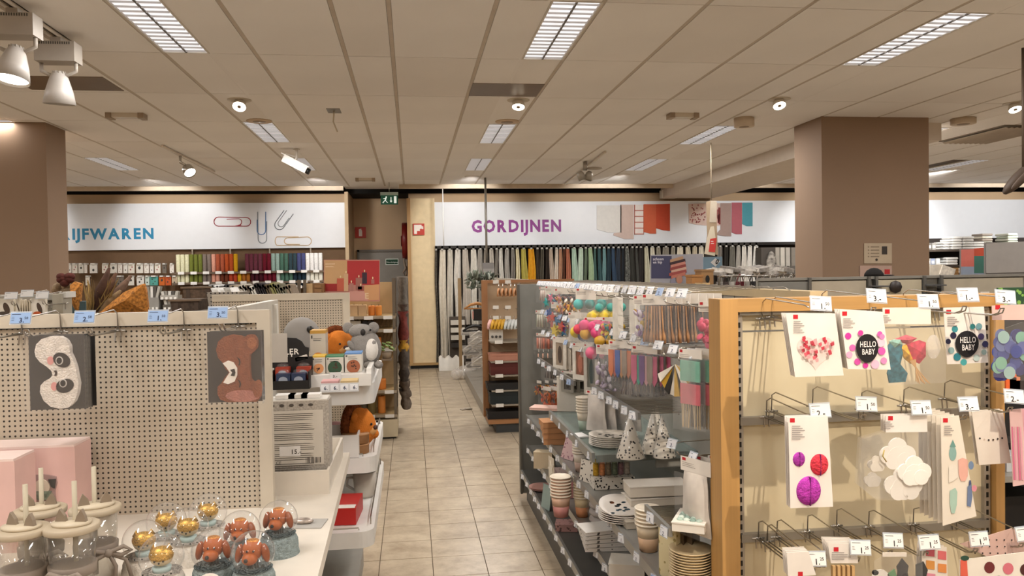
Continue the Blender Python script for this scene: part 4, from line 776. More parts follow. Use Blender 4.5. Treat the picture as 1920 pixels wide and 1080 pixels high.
mb = MB(); mb.b2((0, 0, 0), (W, .09, H)); mb.build('box', mat('a7a096', .5, 0, .25, 160), t)
mb = MB(); mb.flat([(.07, .075), (W-.018, .075), (W-.018, H-.03), (.07, H-.03)], -.0008, 0); 
for bl in range(6): mb.lines(.085, H-.04-bl*.032, W-.12, 4, .0062, -.0012, 1, .002)
mb.flat([(.1, .105), (.165, .105), (.165, .137), (.1, .137)], -.0016, 2); mb.text('15.-', .135, .112, .02, -.002, 1, .02, 'L')
for k in range(12): mb.flat([(W-.075+k*.004, .08), (W-.0735+k*.004+(k % 3)*.0008, .08), (W-.0735+k*.004+(k % 3)*.0008, .098), (W-.075+k*.004, .098)], -.0012, 1)
mb.text('CE', .088, .08, .014, -.0012, 1)
mb.build('text_panel', [mat('c9c2b6', .55), mat('57524c'), mat('dfdbd6')], t)
for k, xx in enumerate((.1, .13, .16, .19, .22)):
    if xx < W-.01: mb = MB(); mb.disc(xx-.02, H-.013, .008, .005, -.001, 0, 8); mb.disc(xx-.02, .045, .009, .007, -.001, 1, 8); mb.build('printed_dot', [mat('4d4741'), mat('6b6660')], t)
mb = MB(); mb.b2((.01, .0, H), (W-.005, .09, H+.004)); mb.build('lid_edge', mat('cfcac1'), t)
for k in range(3):
    p = P(535+k*24, 742-k*1.5, Y=Yb+.03); mb = MB(); mb.b2((-.03, 0, 0), (.03, .05, .012)); tag(mb.build('paper_pack', mat(['d9d5ce', 'c4bfb6', 'e2ded8'][k]), None, (p.x, Yb+.02, TZ+.009+H+.005)), 'flat white paper pack on top of the speckled box, %s' % ['left', 'middle', 'right'][k], 'paper pack')
# ================================================================== second unit: rounded trays along the aisle
U2 = thing('tray_shelving', 'white shelving with rounded trays facing the aisle behind the table', 'shelving', (0, 0, 0))
TRM = mat('dcdad6', .35)
def rtray(x1, y0, y1, z, x0=-.75, lip=.05, r=.06):
    pl = [(x0, y0), (x1-r, y0)]+[(x1-r+r*math.sin(t), y0+r-r*math.cos(t)) for t in [R(15*k) for k in range(1, 7)]]+[(x1, y1-r)]+[(x1-r+r*math.cos(t), y1-r+r*math.sin(t)) for t in [R(15*k) for k in range(1, 7)]]+[(x0, y1)]
    M = Matrix(((1, 0, 0, 0), (0, 0, 1, 0), (0, 1, 0, 0), (0, 0, 0, 1)))
    mb = MB(); mb.xf = M; mb.prism(pl, z-lip, z); o = mb.build('tray', TRM, U2)
    mb = MB(); mb.tube([(x1-.25, y0+.012, z), (x1-.25, y0+.012, z+.012), (x1-.06, y0+.012, z+.014), (x1-.06, y0+.03, z)], .003, 4); mb.tube([(x1-.016, y0+.1, z), (x1-.016, y0+.1, z+.03), (x1-.016, y1-.1, z+.03), (x1-.016, y1-.1, z)], .003, 4); mb.build('guard_wire', WIRE, o)
    return o
def tray_at(pn, pf, Z):
    a, b = P(*pn, Z=Z), P(*pf, Z=Z); return (a.x+b.x)/2, a.y, b.y
x1a, ya, yb = tray_at((672, 718), (712, 690), 1.19); ya = 3.0
T1 = rtray(P(700, 722, Z=1.19).x, P(640, 722, Z=1.19).y, 4.3, 1.19, -.75, .085)
x2, y2a, y2b = tray_at((690, 858), (716, 790), .84); T2 = rtray(-.17, P(680, 858, Z=.84).y, 4.4, .84, -.75, .07)
T3 = rtray(-.17, P(640, 1000, Z=.62).y, 4.4, .62, -.75, .065); T4 = rtray(-.24, 1.95, 2.75, .58)
mb = MB(); mb.b2((-.78, 2.75, .1), (-.74, 4.5, 1.52)); mb.build('spine', mat('b9b2a6', .5), U2)
mb = MB(); mb.b2((-.78, 2.75, 0), (-.3, 4.5, .1)); mb.build('plinth', GREYM, U2)
for yy in (3.05, 4.35):
    mb = MB(); mb.b2((-.8, yy-.03, .1), (-.72, yy+.03, 1.5)); mb.build('post', mat('d0cac0', .4), U2)
Y2 = 4.6
PP2 = peg_panel('cream peg panel in the middle distance behind the plush toys', P(397, 560, Y=Y2).x, P(655, 560, Y=Y2).x, 0, P(520, 551, Y=Y2).z, Y2, False)
# white riser on tray 1
RZ = 1.19
a = P(585, 700, Y=3.35); b = P(697, 700, Y=3.35)
RS = thing('white_riser', 'white open riser box on the top tray with toy boxes', 'riser', (a.x, 3.3, RZ)); W = b.x-a.x; H = P(640, 704, Y=3.3).z-RZ
mb = MB(); mb.b2((0, 0, 0), (W, .02, max(.05, H))); mb.build('front', TRM, RS)
mb = MB(); mb.b2((0, .02, 0), (W, .55, .045)); mb.build('deck', TRM, RS)
mb = MB(); mb.b2((W-.02, .02, .045), (W, .55, max(.05, H)+.02)); mb.build('side', TRM, RS)
dz = RZ+.046
def toybox(px0, px1, py0, Y, topc, face, pic, lab, z=None, dp=.1):
    z = dz if z is None else z; a, b = P(px0, py0, Y=Y), P(px1, py0, Y=Y); W, H = b.x-a.x, a.z-z
    t = thing('cookie_box', lab, 'game box', (a.x, Y, z)); mb = MB(); mb.b2((0, 0, 0), (W, dp, H*.92)); mb.build('box', mat(face, .5), t)
    mb = MB(); mb.b2((0, 0, H*.92), (W, dp, H)); mb.build('coloured_top', mat(topc, .5), t)
    mb = MB(); mb.disc(W/2, H*.3, W*.4, W*.4, -.001, 0, 20)
    for k in range(7): q = random.random()*6.28; rr = random.random()*.28*W; mb.disc(W/2+rr*math.cos(q), H*.3+rr*math.sin(q), W*.05, W*.05, -.002, 1, 7)
    mb.build('printed_biscuit', [mat(pic, .6), mat('4a2f22')], t)
    mb = MB(); mb.flat([(W*.06, H*.8), (W*.16, H*.8), (W*.16, H*.88), (W*.06, H*.88)], -.001); mb.lines(W*.2, H*.8, W*.6, 2, .008, -.001, 0, .002); mb.build('print', DGREY, t)
toybox(581, 610, 620, 3.5, 'b58a3e', 'b9b0a4', 'c9782e', 'tall grey box with a small orange cookie print on the white riser'); toybox(585, 609, 668, 3.38, 'c9a43a', 'c4bcb0', 'c98a5a', 'small grey box with yellow top beside the black games display')
toybox(611, 644, 668, 3.4, '3f7a5a', 'c9c3b8', '2f4a34', 'small grey box with green top and dark green cookie'); toybox(646, 678, 662, 3.4, '5f86b8', 'c9c3b8', '9a5a3c', 'small grey box with blue top and chocolate chip cookie')
# strip of price cards on tray 1
a, b = P(599, 735, Y=3.12), P(672, 725, Y=3.12); t = thing('price_strip', 'white price strip with four small prices on the top tray', 'price strip', (a.x, 3.14, RZ+.001)); W = b.x-a.x
mb = MB(); mb.b2((0, 0, 0), (W, .004, .035)); mb.build('strip', mat('cfd0d2', .3), t)
for k in range(4): mb = MB(); mb.flat([(W*(k+.1)/4, .006), (W*(k+.9)/4, .006), (W*(k+.9)/4, .03), (W*(k+.1)/4, .03)], -.001); mb.text('6.', W*(k+.4)/4, .01, .02, -.002, 1, .02); mb.build('price_card', [mat('e6e7ea'), mat('22314f')], t)
for k in range(2): mb = MB(); mb.b2((W*(.02+.5*k), .01, 0), (W*(.46+.5*k), .09, .042)); mb.build('flat_pack', mat(['c99a98', 'c2a878'][k]), t)
p = P(628, 706, Y=3.28); mb = MB(); mb.b2((-.022, 0, -.015), (.022, .002, .015), 0); mb.text('3.-', -.01, -.006, .016, -.001, 1, .02); tag(mb.build('price_card', [mat('dcdcdc'), BLACK], None, (p.x, 3.296, p.z)), 'small white price card clipped on the riser front', 'price card')
# black games display
Yg = 3.25; gz = RZ+.002
t = thing('games_display', 'black counter display with arched header lettering and small game boxes', 'display box', (P(505, 700, Y=Yg).x, Yg, gz)); o = t.location; o = (o.x, o.y, o.z); W = P(580, 700, Y=Yg).x-o[0]
hd = out([(470, 690), (579, 690), (579, 652), (572, 650), (566, 640), (556, 634), (540, 633), (470, 633)], Yg+.12, o)
mb = MB(); mb.prism(hd, .12, .128); hb = mb.build('header', mat('1b1817', .5), t)
q = out([(578, 664)], Yg+.12, o)[0]; q2 = out([(563, 664)], Yg+.12, o)[0]
mb = MB(); hz = out([(560, 664), (560, 653)], Yg+.12, o); s_ = (hz[1][1]-hz[0][1])/.72; mb.text('TLER', out([(561, 664)], Yg+.12, o)[0][0], hz[0][1], s_, .1185, 0, .02, 'R'); z2 = out([(560, 675)], Yg+.12, o)[0][1]; mb.text('LL', out([(553, 675)], Yg+.12, o)[0][0], z2, s_, .1185, 0, .02, 'R'); mb.build('lettering', mat('e2ddd4'), hb)
rb = out([(553, 671), (575, 664), (577, 668), (578, 672), (555, 678)], Yg+.12, o); mb = MB(); mb.prism(rb, .114, .119); mb.build('ribbon_print', mat('d6d0c6'), hb)
mb = MB(); xx, zz = out([(557, 676)], Yg+.12, o)[0]; mb.text('GAMES', xx, zz+.003, .011, .1135, 0, .02, 'L'); mb.build('ribbon_lettering', BLACK, hb, (0, 0, 0))
for a, b in (((0, 0, 0), (W, .006, .035)), ((0, .114, .0), (W, .12, .12)), ((W-.006, .006, 0), (W, .114, .07)), ((0, .006, 0), (.006, .114, .07)), ((.006, .006, 0), (W-.006, .114, .006))): mb = MB(); mb.b2(a, b); mb.build('side', mat('1b1817', .5), t)
for k in range(4):
    bx = MB(); bx.b2((-.028, 0, 0), (.028, .045, .055)); bx.sphere((0, .02, .062), .02, 1, 10, (1.2, 1, .5)); bx.disc(0, .03, .018, .014, -.001, 2, 12)
    tag(bx.build('game_box', [mat(['2f3a55', '2f3a55', 'a8402c', 'a8402c'][k], .4), FILM, mat('9aa0ad')], None, (P([530, 559, 525, 565][k], 720, Y=Yg).x, Yg+.012+.05*(k//2), gz+.007+.02*(k//2))), ['navy small game box in front at the left of the black display', 'navy small game box in front at the right of the black display', 'red small game box behind at the left of the black display', 'red small game box behind at the right of the black display'][k], 'game box', 'small game boxes')
p = P(524, 650, Y=3.2); mb = MB(); a, b = P(508, 680, Y=3.2), P(538, 625, Y=3.2); mb.b2((0, 0, 0), (b.x-a.x, .004, b.z-a.z)); tag(mb.build('blank_sheet', mat('aca49a'), None, (a.x, 3.2, a.z)), 'blank grey card standing before the black games display', 'card')
# plush toys
def plush_lion(loc, rz, lab, sc=1, tilt=0):
    t = thing('plush_lion', lab, 'plush toy', loc, rz); OR = mat('c4742f', .95, 0, .08, 30, .1, .4, 0, 150); MN = mat('6b3a20', 1, 0, .3, 60, .1, .8, 0, 90)
    mb = MB(); mb.sphere((0, 0, .11), .1, 0, 20, (1.05, .95, 1.1), None, 14); mb.build('body', OR, t)
    mb = MB()
    for k in range(22): a = R(-20+k*10); mb.sphere((.1*math.cos(a), .035, .125+.1*math.sin(a)), .028, 0, 8, (.8, 1, 1), None, 6)
    ob = mb.build('mane', MN, t); ob['kind'] = 'stuff'
    for s in (-1, 1):
        mb = MB(); mb.sphere((s*.075, -.01, .175), .03, 0, 10, (1, .6, 1)); mb.build('ear', OR, t); mb = MB(); mb.sphere((s*.09, -.05, .06), .035, 0, 10, (1, .8, .8)); mb.build('paw', OR, t)
        mb = MB(); mb.sphere((s*.04, -.092, .14), .007, 0, 8); mb.build('eye', BLACK, t)
    mb = MB(); mb.sphere((0, -.098, .115), .016, 0, 10, (1.3, .6, .8)); mb.build('nose', mat('4a2a20'), t); mb = MB(); mb.sphere((0, -.07, .1), .045, 0, 12, (1.1, .7, .7)); mb.build('muzzle', mat('d29a5e', .9), t)
    t.scale = (sc,)*3; t.rotation_euler = (0, tilt, rz)
p = P(634, 640, Y=3.72); plush_lion((p.x, 3.72, dz), R(35), 'orange plush lion peeking over the boxes on the top tray', .72); bz = p.z-.12
p = P(672, 800, Y=3.7); plush_lion((p.x, 3.72, .842), R(70), 'orange plush lion sitting on the middle tray facing the aisle', .85)
p = P(687, 695, Y=3.62); t = thing('plush_koala', 'grey plush koala with white belly leaning at the tray corner', 'plush toy', (p.x, 3.62, dz), R(-12)); t.scale = (.74,)*3; GK = mat('8b8783', .95, 0, .08, 30, .1, .4, 0, 150); WK = mat('e0dcd6', .95, 0, .05, 30, .1, .4, 0, 150)
mb = MB(); mb.sphere((0, 0, .115), .1, 0, 20, (.95, .85, 1.15), (0, R(-12), 0), 14); mb.build('body', GK, t); mb = MB(); mb.sphere((.045, -.05, .105), .06, 0, 16, (.75, .65, 1.15)); mb.build('belly', WK, t)
mb = MB(); mb.sphere((-.025, -.01, .215), .065, 0, 16, (1.2, .9, .7)); mb.build('head', GK, t)
for s in (-1, 1): mb = MB(); mb.sphere((s*.08-.03, 0, .235), .035, 0, 12, (1, .5, 1)); mb.build('ear', GK, t); mb = MB(); mb.sphere((.01+s*.035, -.058, .225), .007, 0, 8); mb.build('eye', BLACK, t); mb = MB(); mb.sphere((.06+s*.03, -.05, .012), .034, 0, 10, (.8, 1.3, .7), (0, 0, R(20*s))); mb.build('foot', GK, t); mb = MB(); mb.sphere((-.01+s*.06, -.06, .13), .026, 0, 10, (.8, .8, 1.5), (0, R(40*s), 0)); mb.build('arm', GK, t)
mb = MB(); mb.sphere((.0, -.062, .212), .016, 0, 10, (1, .7, 1.3)); mb.build('nose', mat('2a2624'), t); mb = MB(); mb.sphere((-.09, -.05, .11), .02, 0, 8, (1.4, .5, .6)); mb.build('care_label', mat('d9d5ce'), t)
p = P(566, 637, Y=4.0); mb = MB(); mb.sphere((0, 0, .09), .09, 0, 14, (1, .8, 1)); mb.sphere((.05, -.06, .12), .018, 1, 8); tag(mb.build('plush_bear', [mat('8b8783', .95), BLACK], None, (p.x, 4.0, dz+.1 if False else P(566, 662, Y=4.0).z)), 'grey plush bear hidden behind the black games display', 'plush toy')
# middle tray things
p = P(640, 830, Y=3.9); t = thing('pink_plush', 'pale pink plush paw lying behind the white box on the middle tray', 'plush toy', (p.x-.03, 3.88, .842)); mb = MB(); mb.sphere((0, 0, .05), .06, 0, 14, (1.4, 1, .8)); mb.build('body', mat('d8a9a8', .95), t); mb = MB(); mb.sphere((.07, -.02, .035), .035, 0, 12, (1.3, 1, .9)); mb.build('paw', mat('dfb4b2', .95), t)
for k in range(2):
    p = P(672, 858-k*22, Y=3.4); mb = MB(); mb.lathe([(.0, 0), (.045, 0), (.045, .035), (.047, .036), (.047, .042), (0, .042)], 18, 0, sx=1.3); tag(mb.build('wooden_jar', wood('a8784a', 'X'), None, (P(668, 850, Y=3.62).x, 3.62, .842+k*.046)), 'small round brown jar in the wire rack, %s one' % ['lower', 'upper'][k], 'jar')
t = thing('white_box', 'open white storage box on the middle tray behind the speckled box', 'box', (P(612, 850, Y=3.52).x, 3.52, .842)); 
for aa, bb in (((0, 0, 0), (.14, .008, .1)), ((.132, .008, 0), (.14, .26, .1)), ((0, .252, 0), (.132, .26, .1)), ((0, .008, 0), (.132, .252, .008))): mb = MB(); mb.b2(aa, bb); mb.build('side', TRM, t)
a = P(716, 785, Y=4.1); 
# lowest trays: mug, red box, patterned box
p = P(684, 930, Z=.622); t = thing('grey_mug', 'plain light grey mug on the lower tray', 'mug', (p.x, p.y, .622)); mb = MB(); mb.lathe([(0, 0), (.04, 0), (.046, .01), (.055, .115), (.051, .115), (.042, .012), (0, .01)], 28); mb.build('body', mat('b3aca2', .4), t)
mb = MB(); mb.tube([(-.05, .0, .09), (-.078, .01, .085), (-.082, .012, .05), (-.046, 0, .03)], .007, 6); mb.build('handle', mat('b3aca2', .4), t)
p = P(640, 985, Z=.622); t = thing('red_box', 'bright red box with white label on the lower tray', 'box', (p.x, p.y, .622), R(-4)); mb = MB(); mb.b2((-.06, 0, 0), (.06, .22, .07)); mb.build('box', mat('b4231f', .45), t); mb = MB(); mb.b2((-.055, .001, .0701), (.055, .05, .0705)); mb.build('label_strip', mat('dcd6d0'), t)
p = P(708, 905, Z=.622); t = thing('patterned_box', 'black and white patterned box at the far end of the lower tray', 'box', (-.24, 4.1, .622)); mb = MB(); mb.b2((-.07, 0, 0), (.05, .14, .2)); mb.build('box', mat('c9c2b6', .6, 0, .8, 26), t)
t = thing('price_holder', 'clear plastic price holder at the corner of the lowest tray', 'price holder', (-.32, 2.7, .581)); mb = MB(); mb.b2((-.06, 0, 0), (.06, .003, .035)); mb.build('window', clear('e8ecf4', .6), t); mb = MB(); mb.b2((-.055, .004, .002), (.055, .006, .03)); mb.build('card', mat('d4d6dc'), t)
# ================================================================== candle unit beside the aisle
CY = 8.0
xa, xb = P(560, 600, Y=CY).x, P(742, 600, Y=CY).x
CU = thing('candle_shelving', 'metal shelving with candles and baskets left of the aisle', 'shelving', (xa, CY, 0)); W = xb-xa
mb = MB(); mb.b2((.1, -.06, .02), (W, .5, P(725, 785, Y=CY).z)); mb.build('base_box', mat('cbbd9f', .5), CU)
mb = MB(); mb.b2((.12, -.04, 0), (W-.02, .48, .02)); mb.build('plinth', BLACK, CU)
mb = MB(); mb.b2((0, .4, .2), (W, .43, P(700, 530, Y=CY).z)); mb.build('back_board', mat('c9ac80', .6), CU)
ztop = P(735, 522, Y=CY).z
for xx in (0, W-.03): mb = MB(); mb.b2((xx, -.05, .15), (xx+.03, -.02, ztop)); mb.build('post', mat('6f6557', .4, .5), CU)
for xx in (0, W-.03): mb = MB(); mb.b2((xx, .38, .15), (xx+.03, .41, ztop)); mb.build('post', mat('6f6557', .4, .5), CU)
SH = [P(700, y, Y=CY).z for y in (592, 617, 652, 731, 776)]
for k, z in enumerate(SH):
    mb = MB(); mb.b2((0, -.05, z-.02), (W, .4, z)); sh = mb.build('shelf_board', mat('b79d70', .5), CU)
    mb = MB(); mb.b2((0, -.058, z-.03), (W, -.05, z-.002)); mb.build('front_edge', mat('a39684', .35, .4), CU)
    for i in range(5): mb = MB(); mb.b2((-.045, -.064, z-.035), (.045, -.059, z)); mb.build('price_strip', mat('e6e2da'), CU, (W*(i*.2+.12), 0, 0))
    if k in (1, 2):
        mb = MB()
        for i in range(26): mb.tube([(W*i/26, .02, z+.14-.12), (W*(i+.6)/26, .3, z+.12)], .004, 3)
        ob = mb.build('wire_rack', mat('a88c5c', .4, .4), CU); ob['kind'] = 'stuff'
def candle(px, pyb, pyt, wpx, col, lab, Y=CY+.05, grp=None, box=False):
    zl = min(SH, key=lambda s: abs(s-P(px, pyb, Y=Y).z)); H = P(px, pyt, Y=Y).z-zl; r = wpx/2*Y/FPX; t = thing('candle', lab, 'candle', (P(px, pyb, Y=Y).x, Y, zl+.001), 0, grp)
    mb = MB(); mb.lathe([(0, 0), (r*.97, 0), (r, .01), (r, H-.012), (r*.94, H), (r*.7, H-.006), (0, H-.008)], 16) if not box else mb.b2((-r, -r, 0), (r, r, H)); mb.build('wax', mat(col, .5, 0, .06), t)
    mb = MB(); mb.tube([(0, 0, H-.008), (.002, 0, H+.012)], .003, 4); mb.build('wick', DGREY, t)
for i, (px, b, tp, w_, c, lab, bx) in enumerate(((664, 590, 572, 14, 'e0c89c', 'pale candle box on the upper shelf beside the orange candles', True), (680, 590, 572, 15, 'dcc49a', 'pale candle box right of the first pale one', True), (697, 590, 573, 12, 'd98536', 'orange pillar candle left of the pair on the upper shelf', False), (710, 590, 573, 12, 'e0913e', 'orange pillar candle right of the pair on the upper shelf', False),
    (662, 615, 602, 10, 'ded8cc', 'white cube candle at the left of the second shelf', True), (672, 615, 602, 9, 'd6d0c4', 'white cube candle next to the black pair', True), (685, 615, 602, 10, '241f1d', 'black cube candle, left of the pair', True), (696, 615, 602, 10, '2b2623', 'black cube candle, right of the pair', True),
    (696, 650, 632, 12, 'd07a30', 'orange pillar candle above the koala', False), (709, 650, 632, 12, 'c9742e', 'orange pillar candle between koala and plant', False), (715, 730, 710, 18, 'd07a30', 'wide orange pillar candle below the koala feet', False), (716, 775, 742, 14, 'cb7c34', 'tall orange pillar candle on the bottom shelf', False), (697, 775, 748, 16, '6b5a30', 'tall dark glass candle on the bottom shelf', False), (682, 775, 752, 14, '4a3f2c', 'dark brown glass candle behind the middle tray lion', False))):
    candle(px, b, tp, w_, c, lab, CY+.04, None, bx)
p = P(725, 668, Y=7.8); t = thing('small_plant', 'small green leafy plant in a pot at the candle shelving edge', 'plant', (p.x, 7.83, SH[2]-.02 if False else P(725, 672, Y=7.83).z)); mb = MB(); mb.lathe([(0, 0), (.04, 0), (.05, .06), (0, .06)], 12); mb.build('pot', mat('8c7a64'), t)
for k in range(14): a = k*2.4; mb = MB(); mb.sphere((.05*math.cos(a), .05*math.sin(a), .09+.02*(k % 4)), .035, 0, 8, (1, .6, .25), (R(20*math.sin(a)), R(25*math.cos(a)), a)); mb.build('leaf', mat(['7d8f4e', '5f7a3c', '97a564'][k % 3], .6), t)
mb = MB(); mb.b2((-.05, -.05, -.02), (.05, .05, 0)); mb.build('saucer', mat('7d6a55'), t)
# hanging textile bundles on the aisle side of the unit
cols = ['5f574d', '4a3a30', '6a2c24', 'b0852c', '4d443c', '3c332c', '5a4c40', '6b5f54']; nmz = ['grey brown', 'dark brown', 'deep red', 'mustard', 'charcoal brown', 'near black', 'brown', 'grey']
ys = [520, 570, 583, 636, 652, 690, 712, 730, 752]
for k in range(8):
    p0, p1 = P(737, ys[k], Y=8.35), P(737, ys[k+1]+12, Y=8.35); t = thing('hanging_textile', '%s folded textile hanging at the aisle side of the candle shelving' % nmz[k], 'textile', (xb+.01, 8.35, p1.z), 0, 'textiles beside the candle shelving'); H = p0.z-p1.z
    def f(u, v, H=H, k=k): a = u*math.pi*2; return (.06+.05*math.cos(a)*(1+.2*math.sin(v*9+k))+.02*v*(1 if k > 5 else 0), .2*math.sin(a)*(1-.1*v), H*(1-v))
    mb = MB(); mb.grid(f, 18, 6); mb.build('cloth', mat(cols[k], .9, 0, .35, 30), t)
    mb = MB(); mb.b2((0, -.01, H-.01), (.12, .01, H+.008)); mb.build('hanger_bar', WIRE, t)
# poster with candles
PYd = 7.75; o = P(607, 565, Y=PYd); t = thing('candle_poster', 'red and tan poster with printed candles above the candle shelving', 'poster', o); 
def pr(pts, col, nm_, d, lab=None):
    mb = MB(); mb.prism(out(pts, PYd, o), -d-.002, -d if d else .012); ob = mb.build(nm_, mat(col, .5, 0, .02), t)
    return ob
pr([(607, 487), (712, 487), (712, 565), (607, 565)], 'c98a7c', 'board', 0); pr([(608, 488), (651, 488), (651, 532), (608, 532)], 'd3a878', 'tan_block', .003); pr([(651, 489), (711, 489), (711, 534), (651, 534)], 'b93334', 'red_block', .003); pr([(608, 532), (634, 532), (634, 546), (608, 546)], 'a82c2a', 'dark_red_block', .003); pr([(655, 546), (690, 546), (690, 564), (655, 564)], 'd59a8c', 'pink_block', .004); pr([(683, 535), (711, 533), (711, 562), (690, 563), (683, 546)], 'd8a070', 'peach_block', .005)
for a, b, c, d, col in ((632, 645, 522, 546, 'c9624a'), (645, 653, 513, 546, 'd8b088'), (655, 663, 531, 546, 'b98074'), (667, 679, 521, 543, 'a87064'), (679, 688, 511, 532, '3d2a38'), (671, 682, 537, 545, 'a8584c'), (696, 702, 524, 532, 'b8746a')):
    pr([(a, c), (b, c), (b, d), (a, d)], col, 'printed_candle', .007); mb = MB(); mb.prism(out(ell((a+b)/2, c-3, 1.2, 2.4, 8), PYd, o), -.0095, -.008); mb.build('printed_flame', mat('f2dcae'), t)
mb = MB(); e0 = out([(684, 560), (684, 549)], PYd, o); mb.text('E', e0[0][0], e0[0][1], (e0[1][1]-e0[0][1])/.73, -.01, 0, .03); mb.lines(out([(610, 494)], PYd, o)[0][0], out([(610, 494)], PYd, o)[0][1], .1, 2, .025, -.0065, 0, .012); mb.build('lettering', mat('e8c8a0'), t)
for k in (0, 1): mb = MB(); mb.tube([(.06+.14*k, .02, 0), (.06+.14*k, .02, -o.z)], .008, 5); mb.build('stand', WIRE, t)
# crates above the panel
t = thing('wooden_crate', 'small tan wooden crate beside the candle poster', 'crate', (P(586, 548, Y=7.6).x, 7.6, P(590, 560, Y=7.6).z)); W = P(607, 548, Y=7.6).x-P(586, 548, Y=7.6).x; H = P(590, 531, Y=7.6).z-P(590, 560, Y=7.6).z
mb = MB(); mb.b2((0, 0, 0), (W, .25, H)); mb.build('body', wood('8a6238', 'X'), t)
for k in range(3): mb = MB(); mb.b2((.02, -.012, H*(.1+.3*k)), (W-.02, 0, H*(.3+.3*k))); mb.build('slat', wood('9a7044', 'X'), t)
# ================================================================== baskets and mats behind the peg panels
BY_ = 6.6
BS = thing('basket_stand', 'low display unit behind the peg panels holding baskets and mats', 'display unit', (P(335, 560, Y=BY_).x, BY_+.02, 0)); W = P(600, 560, Y=BY_).x-P(335, 560, Y=BY_).x; zb = P(400, 566, Y=BY_).z
mb = MB(); mb.b2((0, 0, 0), (W, .6, zb)); mb.build('cabinet', mat('5f5040', .6), BS); zst = P(400, 585, Y=5.9).z; mb = MB(); mb.b2((0, -.75, 0), (.95, -.03, zst)); mb.build('front_step', mat('55483a', .6), BS); mb = MB(); mb.b2((-.02, -.02, zb), (W+.02, .62, zb+.03)); mb.build('top_board', mat('75644f', .6), BS)
for (a, b, c, d, col, lab) in ((341, 390, 538, 558, '5d4a3a', 'dark brown wooden basket with lid, upper of the two on the left'), (350, 397, 559, 585, '4f4034', 'dark brown woven basket below the lidded one')):
    p, q = P(a, c, Y=BY_), P(b, d, Y=BY_); t = thing('basket', lab, 'basket', (p.x, BY_-.4 if c > 550 else BY_+.05, zst+.001 if c > 550 else zb+.031)); Wb = q.x-p.x; H = p.z-t.location.z
    mb = MB(); mb.box((Wb/2, .15, H/2), (Wb, .3, H), 0, None, 1.08); mb.build('body', mat(col, .85, 0, .35, 40), t)
    mb = MB(); mb.b2((-.02, -.02, H*.85), (Wb+.02, .02, H)); mb.build('rim', mat('6d5844', .8), t)
    for s in (.1, .86): mb = MB(); mb.b2((Wb*s, -.012, 0), (Wb*s+.03, .0, H*.85)); mb.build('corner_post', mat('493a2e', .8), t)
mcols = [('8f8c87', 'light grey'), ('d9d8d6', 'white'), ('6f6c68', 'grey'), ('3a3634', 'anthracite'), ('8c7f6c', 'taupe'), ('a89c86', 'beige'), ('b8b0a0', 'pale beige'), ('6a5f50', 'brown grey'), ('cfc9bc', 'cream'), ('332c2a', 'black'), ('2b2628', 'black with sheen'), ('5a4c38', 'dark olive'), ('86804f', 'olive yellow'), ('6f6a54', 'moss'), ('75705c', 'khaki'), ('8a7a66', 'sand brown')]
for k, (c, n_) in enumerate(mcols):
    px = 402+k*9.6; p = P(px, 566, Y=BY_+.05+.02*(k % 3)); H = P(px, 537-(6 if 8 < k < 14 else 3)+(k % 3)*1.5, Y=BY_).z-zb-.031
    t = thing('folded_mat', '%s folded mat standing in the fan behind the rear peg panel' % n_, 'mat', (p.x, BY_+.1, zb+.031), 0, 'mats behind the peg panel')
    def f(u, v, H=H): a = math.pi*u; return (.03*math.cos(a)-.0+.1*(1-v)*0-.07*v*0+.09*(v)*-1*(1-v*.2)*.6, -.06+.36*v*0+.0, 0)
    mb = MB(); mb.xf = Matrix.Rotation(R(-22), 4, 'Y'); mb.b2((-.022, 0, .01), (-.004, .35, H)); mb.build('layer', mat(c, .9, 0, .1, 40), t)
    mb = MB(); mb.xf = Matrix.Rotation(R(-22), 4, 'Y'); mb.b2((.004, 0, .01), (.02, .35, H*.98)); mb.build('layer', mat(c, .9, 0, .1, 40), t)
    mb = MB(); mb.xf = Matrix.Rotation(R(-22), 4, 'Y'); mb.lathe([(.022, 0), (.022, .35)], 10, 0, (0, .35, H-.01), 'Y'); mb.build('fold', mat(c, .9, 0, .1, 40), t)
t = thing('grey_crate', 'grey perforated crate with white papers beside the rear peg panel', 'crate', (P(393, 560, Y=5.9).x, 5.9, zst+.001)); H = P(400, 548, Y=5.9).z-t.location.z
mb = MB(); mb.box((.1, .15, H/2), (.2, .3, H), 0, None, 1.15); mb.build('body', peg_mat(.03, '8f867a'), t)
for k in range(4): mb = MB(); mb.box((.03+.045*k, .15, H*.8), (.012, .22, H*.9), 0, (0, R(-25), 0)); mb.build('paper', mat(['c9c6c0', 'dcdad6', '9a958c', 'e2e0dc'][k]), t)
# ================================================================== low unit at the left with cards, and the dried flowers
LY = 4.3
xr_ = P(122, 552, Y=LY).x; zt_ = P(110, 551, Y=LY).z
LU = thing('card_unit', 'grey low unit with hanging animal cards at the left behind the peg panel', 'display unit', (xr_, LY, 0))
mb = MB(); mb.b2((-1.2, .02, .1), (-.05, .06, zt_-.03)); mb.build('panel', mat('8f8b80', .5), LU); mb = MB(); mb.b2((-.05, -.03, .05), (0, .08, zt_)); mb.build('side_post', mat('a09a8c', .5), LU); mb = MB(); mb.b2((-1.2, -.02, zt_-.03), (-.05, .06, zt_)); mb.build('top_rail', mat('98948a', .45), LU)
mb = MB(); mb.b2((-1.2, -.3, 0), (0, .3, .1)); mb.build('plinth', DGREY, LU); mb = MB(); mb.b2((-.02, -.02, zt_-.02), (.012, .1, zt_+.01)); mb.build('corner_cap', mat('c9c6bf', .4), LU)
hk2 = hook_mesh(.22)
